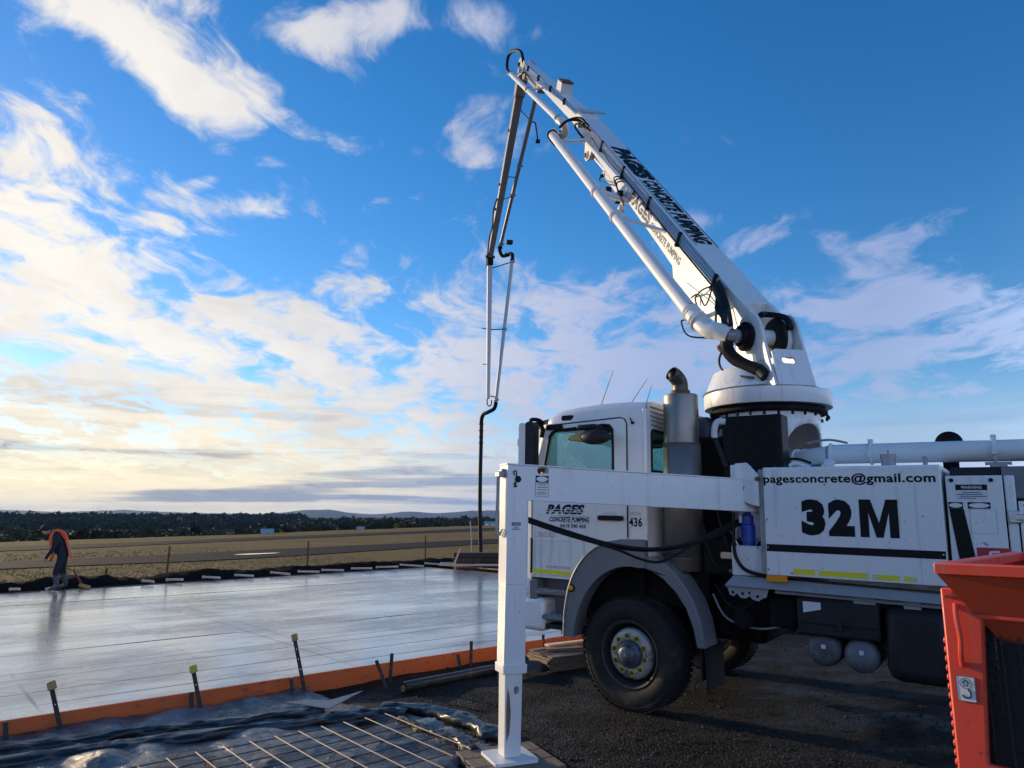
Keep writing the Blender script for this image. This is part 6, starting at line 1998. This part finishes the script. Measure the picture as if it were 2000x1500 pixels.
# dark flexible guard between the fork arms
m1 = bmb(); m1.lathe([(.10, -.118), (.20, -.118), (.21, -.10), (.21, -.075), (.19, -.06), (.13, -.06), (.085, -.05)], (-.20, 0, 3.65), (0, 1, 0), 32); m1.build('pin_guard', MT['rubber'], tur)
m1 = bmb(); m1.tube([(-.40, -.15, 3.70), (-.36, -.13, 3.83), (-.22, .0, 3.90), (-.34, .14, 3.85)], .032, n=8, k=5); m1.build('fork_hose', MT['rubber'], tur)
m1 = bmb(); m1.lathe([(0, .006), (.022, .004), (.03, 0)], (.30, .36, 3.20), (.6, .8, .3), 14); m1.build('cowl_port', MT['greymetal'], tur)
m1 = bmb(); m1.plate([(-.04, -.05), (.04, -.05), (.04, .05), (-.04, .05)], [[(-.036, -.046), (.036, -.046), (.036, .046), (-.036, .046)]], .001, frame((-.42, .2265, 3.30), (-1, 0, 0), (0, 0, 1))); m1.build('sticker_print', MT['greymetal'], tur, smooth=0)
m1 = bmb(); m1.plate([(-.013, 0), (.0, .035), (.013, 0)], [[(-.007, .003), (0, .022), (.007, .003)]], .001, frame((-.605, -.14, 3.19), (0, -1, 0), (.26, 0, .965)) @ Matrix.Translation((0, 0, .024))); m1.build('sticker_print', MT['black'], tur, smooth=0)

# ---- arm 1
P0 = Vector((-.02, 0, 4.10)); U1 = Vector((.7051, 0, .7091)); V1 = Vector((.7091, 0, -.7051)); A_ = Vector((0, 1, 0))


def q1(t, a, v):
    return P0 + U1 * t + A_ * a + V1 * v


def armplate(mb, poly, a0, a1, P=P0, U=U1, V=V1):
    """polygon in (t, v) as a solid between lateral a0 and a1"""
    m = Matrix(((U.x, V.x, 0, P.x), (0, 0, 1, 0), (U.z, V.z, 0, P.z), (0, 0, 0, 1)))
    m = m @ Matrix.Translation((0, 0, a0))
    return mb.plate(poly, [], a1 - a0, m)


m1 = bmb()
HW = .178
prof1 = [(-.02, .40), (-.10, .22), (-.02, .0), (7.35, 0), (7.62, .03), (7.70, .12), (7.66, .24), (7.30, .34), (5.2, .385), (2.4, .45), (1.85, .47), (1.70, .60), (1.35, .60), (.35, .45)]
armplate(m1, prof1, -HW, HW)
arm1 = m1.build('boom_arm', MT['white'], truck, bevel=.006)
arm1['label'] = 'thick white lowest boom section with the lettering'
m1 = bmb()
for a0, a1 in ((.125, HW + .0005), (-HW - .0005, -.125)):
    armplate(m1, [(.10, .01), (-.12, -.015), (-.34, -.01), (-.52, .03), (-.63, .11), (-.66, .20), (-.62, .31), (-.50, .385), (-.25, .405), (.10, .42)], a0, a1)
m1.build('root_lug', MT['white'], arm1, bevel=.004)
# stiffening gusset lower left with a darker shaded pocket, seam line
m1 = bmb(); armplate(m1, [(.45, .30), (1.30, .44), (1.52, .60), (1.35, .602), (.35, .452)], HW + .001, HW + .012); m1.build('gusset_plate', MT['white'], arm1)
m1 = bmb(); armplate(m1, [(1.6, .20), (3.4, .19), (3.4, .194), (1.6, .204)], HW, HW + .002); m1.build('weld_seam', MT['greymetal'], arm1)
# top face lettering and side lettering
TXT_TOP = lambda t, a: BMX @ frame(q1(t, a, -.0025), -U1, -A_)
TXT_SIDE = lambda t, v: BMX @ frame(q1(t, HW + .002, v), -U1, -V1)
letters('top_lettering', 'PAGES', 1.68, .30, TXT_TOP(4.76, -.005), MT['black'], arm1, .085, .3)
letters('top_lettering', 'CONCRETE PUMPING', 2.36, .245, TXT_TOP(2.70, -.012), MT['black'], arm1, .065, .2)
m1 = bmb(); armplate(m1, [(1.45, -.003), (5.6, -.003), (5.6, -.0015), (1.45, -.0015)], -.172, -.160); armplate(m1, [(1.45, -.003), (3.9, -.003), (3.9, -.0015), (1.45, -.0015)], .125, .134); m1.build('lettering_border', MT['navy'], arm1, smooth=0)
letters('side_lettering', 'PAGES', 1.05, .195, TXT_SIDE(3.46, .275), MT['navy'], arm1, .05, .3)
m1 = bmb(); armplate(m1, [(2.93, .30), (4.0, .30), (4.0, .309), (2.93, .309)], HW + .0025, HW + .0035); m1.build('lettering_stripe', MT['white'], arm1, smooth=0)
letters('side_lettering', 'CONCRETE PUMPING', 1.26, .108, TXT_SIDE(2.27, .325), MT['navy'], arm1, .035, .2)
# steel hydraulic lines along the upper left edge
for k in range(6):
    m1 = bmb(); a = HW + .018 + .004 * (k % 2); v = .018 + k * .0205
    m1.tube([q1(.32 + .05 * k, a, v), q1(3.0, a, v), q1(6.9 - .06 * k, a, v)], .0085, n=6, k=1); m1.build('hydraulic_line', MT['steel'], arm1)
m1 = bmb(); m1.tube([q1(.4, HW + .02, .148), q1(2.0, HW + .022, .155), q1(3.3, HW + .02, .150), q1(4.6, HW + .02, .152)], .011, n=6, k=3); m1.build('cable', MT['rubber'], arm1)
m1 = bmb(); m1.tube([q1(4.4, HW + .02, .15), q1(5.2, HW + .03, .165), q1(5.6, HW + .03, .14), q1(6.1, HW + .035, .165), q1(6.8, HW + .02, .10)], .008, n=6, k=5); m1.build('cable', MT['rust'], arm1)
for t_ in (.62, 1.84, 3.13, 4.5, 5.87):
    m1 = bmb(); armplate(m1, [(t_ - .025, -.004), (t_ + .025, -.004), (t_ + .025, .165), (t_ - .025, .165)], HW + .002, HW + .042); armplate(m1, [(t_ - .03, .155), (t_ + .03, .155), (t_ + .02, .19), (t_ - .02, .19)], HW + .002, HW + .05); m1.build('line_clamp', MT['dirt'], arm1)


# ---- delivery pipe on the left of arm 1
def pipe_run(name, pts, r, material, parent, n=18, k=1):
    m1 = bmb(); m1.tube(pts, r, n=n, k=k); return m1.build(name, material, parent)


pa = Vector((.28, .60, 4.02)); pb = Vector((5.80, .62, 9.25)); pdv = (pb - pa).normalized()
bp1 = pipe_run('concrete_pipe', [pa, pb], .084, MT['pipe'], arm1)


def coupling(p, dvec, r, parent):
    m1 = bmb(); m1.torus(p - dvec * .03, dvec, r, .014, 26, 8); m1.torus(p + dvec * .03, dvec, r, .014, 26, 8)
    u, v, _ = basis(dvec)
    m1.box(p + Vector((0, .0, -1)).cross(dvec).normalized() * (r + .02), (.05, .05, .05)); return m1.build('pipe_coupling', MT['greymetal'] if r < .08 else MT['pipe'], parent)


for f in (.0, .40, .545):
    coupling(pa.lerp(pb, f), pdv, .090, bp1)
m1 = bmb(); m1.tube([pa, pa - pdv * .16, pa - pdv * .34 + Vector((-.02, -.03, -.02)), pa - pdv * .48 + Vector((-.03, -.10, .03)), Vector((-.18, .42, 3.66))], .092, n=18, k=8); m1.build('pipe_elbow', MT['cream'], bp1)
coupling(pa - pdv * .20, pdv, .098, bp1)
m1 = bmb(); m1.tube([pa + Vector((.05, .04, .08)), pa + Vector((-.02, .03, .10)), pa + Vector((.04, -.06, .11))], .016, n=8); m1.build('clamp_lever', MT['greymetal'], bp1)
# pipe brackets
for t_, v_, pf, r_ in ((2.35, .20, .41, .026), (4.02, .40, .56, .045), (.55, .52, .035, .03), (6.65, .20, .95, .035)):
    m1 = bmb(); m1.cyl(q1(t_, HW - .01, v_), pa.lerp(pb, pf), r_, n=10); m1.build('pipe_bracket', MT['white'], arm1)
m1 = bmb(); m1.box(q1(4.25, .26, .42), (.20, .10, .16)); m1.box(q1(4.55, .36, .45), (.16, .10, .12)); m1.build('valve_block', MT['black'], arm1, bevel=.02)
m1 = bmb(); m1.ball(q1(4.12, .22, .56), (.07, .06, .07), 12, 8); m1.build('valve_cap', MT['cream'], arm1)
for k, (t0_, t1_) in enumerate(((4.35, 4.0), (4.25, 4.12), (4.45, 3.92))):
    m1 = bmb(); m1.tube([q1(t0_, HW + .04, .16), q1(t0_ + .18, HW + .10, .25), q1(t1_ + .12, HW + .11, .36), q1(t1_, HW + .09, .43)], .011, n=6, k=6); m1.build('hydraulic_hose', MT['rubber'], arm1)
# cylinder under the upper half of arm 1
m1 = bmb(); m1.cyl(q1(4.55, 0, .50), q1(5.65, 0, .50), .115, n=24); m1.cyl(q1(5.65, 0, .50), q1(5.72, 0, .50), .125, n=24); m1.cyl(q1(4.45, 0, .50), q1(4.55, 0, .50), .08, n=16)
cy = m1.build('arm_cylinder', MT['white'], arm1)
m1 = bmb(); m1.cyl(q1(5.72, 0, .50), q1(6.75, 0, .52), .055, n=16); m1.build('cylinder_rod', MT['steel'], cy)
m1 = bmb(); armplate(m1, [(4.2, .36), (4.75, .36), (4.55, .58), (4.42, .60), (4.3, .56)], -.14, -.12); armplate(m1, [(4.2, .36), (4.75, .36), (4.55, .58), (4.42, .60), (4.3, .56)], .12, .14); m1.build('cylinder_lug', MT['white'], arm1)
m1 = bmb(); m1.cyl(q1(5.68, .09, .53), q1(5.68, .17, .56), .03, n=10); m1.tube([q1(5.7, .15, .55), q1(5.55, .20, .60), q1(5.2, .20, .52), q1(4.75, .20, .40)], .012, n=6, k=5); m1.build('cylinder_hose', MT['rubber'], cy)
# link head where arm 2 is hinged
m1 = bmb(); armplate(m1, [(6.55, .26), (7.0, .20), (7.15, .36), (7.0, .62), (6.84, .66), (6.70, .58), (6.62, .42)], .10, .135); armplate(m1, [(6.55, .26), (7.0, .20), (7.15, .36), (7.0, .62), (6.84, .66), (6.70, .58), (6.62, .42)], -.135, -.10)
m1.cyl(q1(6.82, -.17, .54), q1(6.82, .17, .54), .075, n=20); m1.build('hinge_link', MT['cream'], arm1)
m1 = bmb(); m1.cyl(q1(6.82, -.18, .54), q1(6.82, .19, .54), .045, n=16); m1.cyl(q1(7.45, -.22, .14), q1(7.45, .24, .14), .06, n=16); m1.build('hinge_pin', MT['rust'], arm1)
m1 = bmb(); m1.cyl(q1(6.3, .0, .44), q1(6.95, 0, .36), .03, n=8); m1.build('link_rod', MT['dirt'], arm1)

# ---- arm 2 (runs on almost in line)
P2 = Vector((5.30, 0, 9.47)); E2 = Vector((10.68, 0, 14.36)); U2 = (E2 - P2).normalized(); V2 = Vector((U2.z, 0, -U2.x)); L2 = (E2 - P2).length
m1 = bmb()


def tapered(mb, P, U, V, L, d0, d1, h0, h1, t0=0):
    pts = []
    for (t_, dd, hh) in ((t0, d0, h0), (L, d1, h1)):
        for (a, v) in ((-hh, 0), (hh, 0), (hh, dd), (-hh, dd)):
            pts.append(P + U * t_ + A_ * a + V * v)
    return mb.hexa(pts)


tapered(m1, P2, U2, V2, L2, .30, .19, .155, .125)
arm2 = m1.build('boom_arm', MT['boomgrey'], truck, bevel=.006)
arm2['label'] = 'narrower white second boom section reaching the top fold'
arm2.data.materials[0] = MT['white']


def q2(t, a, v):
    return P2 + U2 * t + A_ * a + V2 * v


for k in range(4):
    m1 = bmb(); m1.tube([q2(.5, .175, .02 + .022 * k), q2(6.9, .15, .02 + .016 * k)], .008, n=6, k=1); m1.build('hydraulic_line', MT['steel'], arm2)
for t_ in (1.6, 3.1, 4.6, 6.1):
    m1 = bmb(); m1.box(q2(t_, .17, .05), (.10, .05, .10)); m1.build('line_clamp', MT['dirt'], arm2)
# flat guide plate and lamp frame on the back of arm 2
m1 = bmb(); m1.hexa([q2(.25, .20, -.01), q2(.25, -.36, -.01), q2(.45, -.36, -.01), q2(.55, .20, -.01), q2(.25, .20, -.035), q2(.25, -.36, -.035), q2(.45, -.36, -.035), q2(.55, .20, -.035)]); m1.build('guide_plate', MT['boomgrey'], arm2)
m1 = bmb()
for (t0_, t1_, a0, a1) in ((2.25, 2.32, -.13, .13), (2.62, 2.69, -.13, .13), (2.32, 2.62, -.13, -.07), (2.32, 2.62, .07, .13)):
    m1.hexa([q2(t0_, a0, -.003), q2(t1_, a0, -.003), q2(t1_, a1, -.003), q2(t0_, a1, -.003), q2(t0_, a0, -.22), q2(t1_, a0, -.22), q2(t1_, a1, -.22), q2(t0_, a1, -.22)])
m1.build('boom_rest_frame', MT['white'], arm2)
m1 = bmb(); m1.hexa([q2(2.24, -.135, -.221), q2(2.70, -.135, -.221), q2(2.70, .135, -.221), q2(2.24, .135, -.221), q2(2.24, -.135, -.25), q2(2.70, -.135, -.25), q2(2.70, .135, -.25), q2(2.24, .135, -.25)]); m1.build('rest_pad', MT['rust'], arm2)
bp2 = pipe_run('concrete_pipe', [Vector((5.55, .56, 9.45)), Vector((10.85, .44, 14.02))], .064, MT['pipe'], arm2)
dv2 = Vector((5.3, -.12, 4.57)).normalized()
for f in (.02, .55, .985):
    coupling(Vector((5.55, .56, 9.45)).lerp(Vector((10.85, .44, 14.02)), f), dv2, .070, bp2)
for t_, f in ((3.9, .56), (6.6, .93)):
    m1 = bmb(); m1.cyl(q2(t_, .13, .16), Vector((5.55, .56, 9.45)).lerp(Vector((10.85, .44, 14.02)), f), .022, n=8); m1.build('pipe_bracket', MT['white'], arm2)
# swivel bend between pipe 1 and pipe 2
m1 = bmb(); m1.tube([pb, pb + pdv * .16, pb + pdv * .26 + Vector((.02, -.06, .02)), Vector((6.05, .42, 9.40)), Vector((5.75, .40, 9.32)), Vector((5.50, .50, 9.36)), Vector((5.60, .56, 9.49))], .080, n=16, k=6); m1.build('swivel_bend', MT['cream'], arm2)
m1 = bmb(); m1.torus(pb + pdv * .10, pdv, .092, .02, 24, 8); m1.torus(Vector((6.05, .42, 9.42)), (1, .3, .2), .088, .018, 24, 8); m1.lathe([(.05, -.12), (.12, -.11), (.13, -.02), (.12, .07), (.05, .08)], Vector((5.98, .56, 9.28)), (.5, .6, -.5), 20); m1.build('swivel_clamp', MT['dirt'], arm2)
# black hoses bridging the joint
for k, o_ in enumerate((0, .05)):
    m1 = bmb(); m1.tube([q1(6.9, HW + .02, .03 + o_), q1(7.25, HW + .12, -.02 + o_), q1(7.45, HW + .30, .10), q1(7.50, HW + .42, .26)], .026, n=8, k=6); m1.build('joint_hose', MT['rubber'], arm2)
m1 = bmb(); m1.tube([q1(6.7, HW + .03, .05), q1(7.05, HW + .20, .04), q1(7.2, HW + .18, .16), q1(6.95, HW + .02, .30)], .022, n=8, k=6); m1.build('joint_hose', MT['rubber'], arm2)
# top fold: hoop of hose, pins, link plates, cylinder
E2c = q2(L2, 0, .1)
m1 = bmb(); m1.tube([q2(L2 - .25, .14, .02), q2(L2 + .05, .20, -.20), Vector((11.15, .30, 14.95)), Vector((11.45, .38, 14.95)), Vector((11.40, .42, 14.55)), Vector((10.95, .44, 14.10))], .045, n=10, k=8); m1.build('hose_hoop', MT['rubber'], arm2)
m1 = bmb(); armplate(m1, [(-.55, -.02), (.25, -.04), (.45, .12), (.35, .34), (.1, .42), (-.3, .30)], .128, .155, E2, U2, V2); armplate(m1, [(-.55, -.02), (.25, -.04), (.45, .12), (.35, .34), (.1, .42), (-.3, .30)], -.155, -.128, E2, U2, V2); m1.build('fold_plate', MT['boomgrey'], arm2)
m1 = bmb(); m1.cyl(E2 + U2 * .22 + V2 * .14 - A_ * .2, E2 + U2 * .22 + V2 * .14 + A_ * .2, .055, n=14); m1.cyl(E2 + V2 * .30 - A_ * .18, E2 + V2 * .30 + A_ * .18, .045, n=12); m1.build('fold_pin', MT['dirt'], arm2)
m1 = bmb(); m1.cyl(q2(4.9, 0, .38), q2(6.4, 0, .36), .075, n=18); m1.cyl(q2(6.4, 0, .36), q2(7.1, 0, .34), .035, n=12); m1.build('arm_cylinder', MT['boomdark'], arm2)
m1 = bmb(); armplate(m1, [(4.7, .20), (5.1, .20), (5.0, .44), (4.85, .44)], -.10, .10, P2, U2, V2); armplate(m1, [(6.9, .30), (7.25, .10), (7.35, .35), (7.2, .50), (6.95, .42)], -.07, .07, P2, U2, V2); m1.build('cylinder_lug', MT['boomdark'], arm2)

# ---- arm 3 hangs down from the fold
P3 = Vector((11.28, 0, 14.22)); E3 = Vector((16.42, 0, 10.55)); U3 = (E3 - P3).normalized(); V3 = Vector((-U3.z, 0, U3.x)) * -1.0; L3 = (E3 - P3).length
m1 = bmb(); tapered(m1, P3 - V3 * .14, U3, V3, L3, .27, .17, .115, .085)
arm3 = m1.build('boom_arm', MT['boomdark'], truck, bevel=.006)
arm3['label'] = 'grey third boom section hanging down from the top fold'


def q3(t, a, v):
    return P3 + U3 * t + A_ * a + V3 * v


m1 = bmb(); armplate(m1, [(-.25, -.14), (.45, -.17), (.6, 0), (.45, .17), (-.1, .16)], -.14, .14, P3, U3, V3); m1.build('fold_head', MT['boomdark'], arm3)
p3a, p3b = Vector((11.3, -.42, 13.72)), Vector((16.15, -.33, 11.05))
bp3 = pipe_run('concrete_pipe', [p3a, p3b], .060, MT['boomdark'], arm3, n=14)
d3 = (p3b - p3a).normalized()
for f in (.42, .62, .99):
    coupling(p3a.lerp(p3b, f), d3, .066, bp3)
for f, t_ in ((.14, .9), (.50, 3.1), (.63, 3.9)):
    m1 = bmb(); m1.cyl(q3(t_, -.08, 0), p3a.lerp(p3b, f), .018, n=8); m1.build('pipe_bracket', MT['boomdark'], arm3)
m1 = bmb(); m1.tube([p3a.lerp(p3b, .15), p3a.lerp(p3b, .15) + Vector((0, -.15, .0)), p3a.lerp(p3b, .17) + Vector((0, -.22, -.12)), p3a.lerp(p3b, .20) + Vector((0, -.30, -.30))], .02, n=8, k=5); m1.box(p3a.lerp(p3b, .20) + Vector((0, -.30, -.32)), (.10, .12, .08)); m1.build('work_lamp', MT['black'], arm3)
for t_, z_ in ((1.6, 0), (3.4, 0), (4.3, 0)):
    m1 = bmb(); m1.box(q3(t_, .12, -.02), (.06, .05, .06)); m1.build('line_clamp', MT['black'], arm3)
m1 = bmb(); m1.tube([q3(3.9, .12, .0), q3(4.3, .18, .03), q3(4.9, .12, .02), q3(5.4, .15, .0), q3(L3 - .1, .10, 0)], .028, n=8, k=5); m1.build('hydraulic_hose', MT['rubber'], arm3)
m1 = bmb(); m1.cyl(q3(4.4, .03, -.19), q3(5.7, .02, -.16), .06, n=14); m1.cyl(q3(5.7, .02, -.16), q3(6.2, 0, -.12), .028, n=10); m1.build('arm_cylinder', MT['boomdark'], arm3)
# bends of the pipe at the last joint
e4 = Vector((15.75, -.66, 10.40))
m1 = bmb(); m1.tube([p3b, p3b + d3 * .18, Vector((16.33, -.42, 10.75)), Vector((16.2, -.55, 10.72)), Vector((16.0, -.66, 10.72)), Vector((15.85, -.69, 10.60)), e4], .062, n=12, k=6); m1.build('swivel_bend', MT['dirt'], arm3)
m1 = bmb(); m1.torus(Vector((16.2, -.52, 10.73)), (0, 1, 0), .07, .02, 18, 7); m1.torus(e4, (0, 0, 1), .068, .02, 18, 7); m1.torus(p3b + d3 * .1, d3, .07, .02, 18, 7); m1.build('swivel_clamp', MT['dirt'], arm3)
m1 = bmb(); m1.box(p3b + Vector((-.05, -.30, .12)), (.16, .22, .12)); m1.build('joint_box', MT['black'], arm3)

# ---- arm 4, near vertical
P4 = Vector((16.42, 0, 10.55)); E4 = Vector((16.62, 0, 5.72)); U4 = (E4 - P4).normalized(); V4 = Vector((-U4.z, 0, U4.x)); L4 = (E4 - P4).length
m1 = bmb(); tapered(m1, P4 - V4 * .10, U4, V4, L4, .20, .10, .085, .05)
arm4 = m1.build('boom_arm', MT['boomgrey'], truck, bevel=.005)
arm4['label'] = 'slim pale grey last boom section hanging upright'
m1 = bmb(); m1.box(P4 + Vector((0, 0, .02)), (.34, .20, .40)); m1.cyl(P4 + Vector((-.1, -.16, .12)), P4 + Vector((-.1, .16, .12)), .05, n=12); m1.build('fold_head', MT['dirt'], arm4, bevel=.02)
p4b = Vector((16.53, -.26, 5.62))
bp4 = pipe_run('concrete_pipe', [e4, p4b], .058, MT['boomgrey'], arm4, n=14)
d4 = (p4b - e4).normalized()
for f in (.01, .49, .985):
    coupling(e4.lerp(p4b, f), d4, .064, bp4)
for f, zz_ in ((.015, 10.3), (.49, 8.1), (.97, 5.80)):
    m1 = bmb(); m1.cyl((16.45, -.05, zz_), e4.lerp(p4b, f), .018, n=8); m1.build('pipe_bracket', MT['dirt'], arm4)
m1 = bmb(); m1.cyl((16.5, .09, 8.13), (16.5, .25, 8.15), .016, n=6); m1.build('tie_rod', MT['dirt'], arm4)
m1 = bmb(); m1.cyl((16.55, .07, 6.9), (16.55, .20, 6.9), .014, n=6); m1.build('tie_rod', MT['dirt'], arm4)
m1 = bmb(); m1.tube([(16.62, .02, 5.75), (16.62, .02, 5.55), (16.62, -.06, 5.48), (16.6, -.12, 5.55), (16.6, -.12, 5.68)], .02, n=6, k=4); m1.build('hose_chain', MT['dirt'], arm4)
# S-bend and the rubber end hose
m1 = bmb(); m1.tube([p4b, p4b + d4 * .12, Vector((16.62, -.20, 5.38)), Vector((16.85, -.04, 5.30)), Vector((17.1, .06, 5.26)), Vector((17.25, .10, 5.12)), Vector((17.3, .10, 4.9))], .066, n=12, k=6); m1.build('end_bend', MT['dirt'], arm4)
m1 = bmb(); m1.tube([(17.3, .10, 5.02), (17.3, .11, 4.2), (17.3, .125, 3.2), (17.3, .125, 2.0), (17.3, .10, 1.0), (17.3, .07, .25)], .068, n=14, k=5); eh = m1.build('end_hose', MT['rubber'], arm4)
m1 = bmb()
for z in (4.95, 4.72, 4.5, 4.3):
    m1.torus((17.3, .105, z), (0, 0, 1), .072, .016, 18, 6)
m1.build('hose_clamp', MT['dirt'], eh)

# ---- hoses between turret and arm 1
m1 = bmb(); m1.tube([q1(.45, HW + .06, .08), q1(.18, HW + .10, .10), q1(-.10, HW + .15, .16), Vector((-.15, .42, 3.72)), Vector((-.14, .43, 3.52)), Vector((-.25, .36, 3.36)), Vector((-.44, .26, 3.24)), Vector((-.52, .235, 3.16))], .062, n=14, k=10); bh = m1.build('corrugated_hose', MT['rubber'], tur)
m1 = bmb(); pts_ = spline([Vector((-.15, .42, 3.74)), Vector((-.14, .43, 3.52)), Vector((-.25, .36, 3.36)), Vector((-.44, .26, 3.24))], 14)
for i in range(1, len(pts_) - 1, 1):
    m1.torus(pts_[i], pts_[i + 1] - pts_[i - 1], .062, .0055, 16, 5)
m1.build('hose_rib', MT['rubber'], bh)
rs = random.Random(9)
for k in range(9):
    o_ = (k - 4) * .016
    m1 = bmb(); m1.tube([q1(.52 + rs.uniform(-.05, .05), HW + .03 + .01 * (k % 3), .02 + .014 * k), q1(.28, HW + .09 + .012 * (k % 4), .03 + .012 * k), q1(.05, HW + .16 + o_, .09 + .006 * k), Vector((-.14 + o_, .43, 3.86)), Vector((-.15 + o_, .43, 3.70))], .013, n=6, k=6); m1.build('hydraulic_hose', MT['rubber'], tur)
for k, pts_ in enumerate(([pa + Vector((.1, .04, -.05)), pa + Vector((-.02, .14, -.12)), pa + Vector((-.14, .12, -.30)), pa + Vector((-.30, -.10, -.36)), Vector((-.12, .34, 3.58))],
                          [Vector((-.08, .40, 3.60)), Vector((-.02, .46, 3.45)), Vector((-.06, .46, 3.32)), Vector((-.25, .42, 3.22)), Vector((-.46, .34, 3.16))],
                          [q1(.62, HW + .02, .14), q1(.75, HW + .06, .26), q1(.86, HW + .06, .42), q1(.80, HW + .04, .50)],
                          [q1(.62, HW + .02, .17), q1(.50, HW + .10, .34), q1(.78, HW + .08, .34), q1(1.0, HW + .04, .50)],
                          [q1(.42, HW + .03, .12), q1(.20, HW + .12, .22), q1(.0, HW + .16, .34), Vector((-.05, .40, 3.66))])):
    m1 = bmb(); m1.tube(pts_, .010 if k != 1 else .013, n=6, k=8); m1.build('cable', MT['rubber'], tur)
m1 = bmb(); m1.lathe([(0, 0), (.05, .01), (.055, .05), (.03, .07), (0, .07)], (-.02, .40, 3.58), (.5, .5, -.6), 14); m1.build('pressure_sensor', MT['rust'], tur)

# ---- haze over the far country
hz = MB(); hz.span(-14000, 14000, -9000, 14000, -12, 190)
hm = bpy.data.materials.new('haze'); hm.use_nodes = True
t = NT(hm.node_tree)
vp = t.n('ShaderNodeVolumePrincipled'); vp.inputs['Color'].default_value = (.22, .47, 1.0, 1); vp.inputs['Density'].default_value = 4.5e-5; vp.inputs['Anisotropy'].default_value = .25
o = t.n('ShaderNodeOutputMaterial'); t.nt.links.new(vp.outputs[0], o.inputs['Volume'])
ho = hz.build('haze', hm, smooth=0)
ho['kind'] = 'stuff'; ho['label'] = 'thin blue haze over the far hills'; ho['category'] = 'haze'
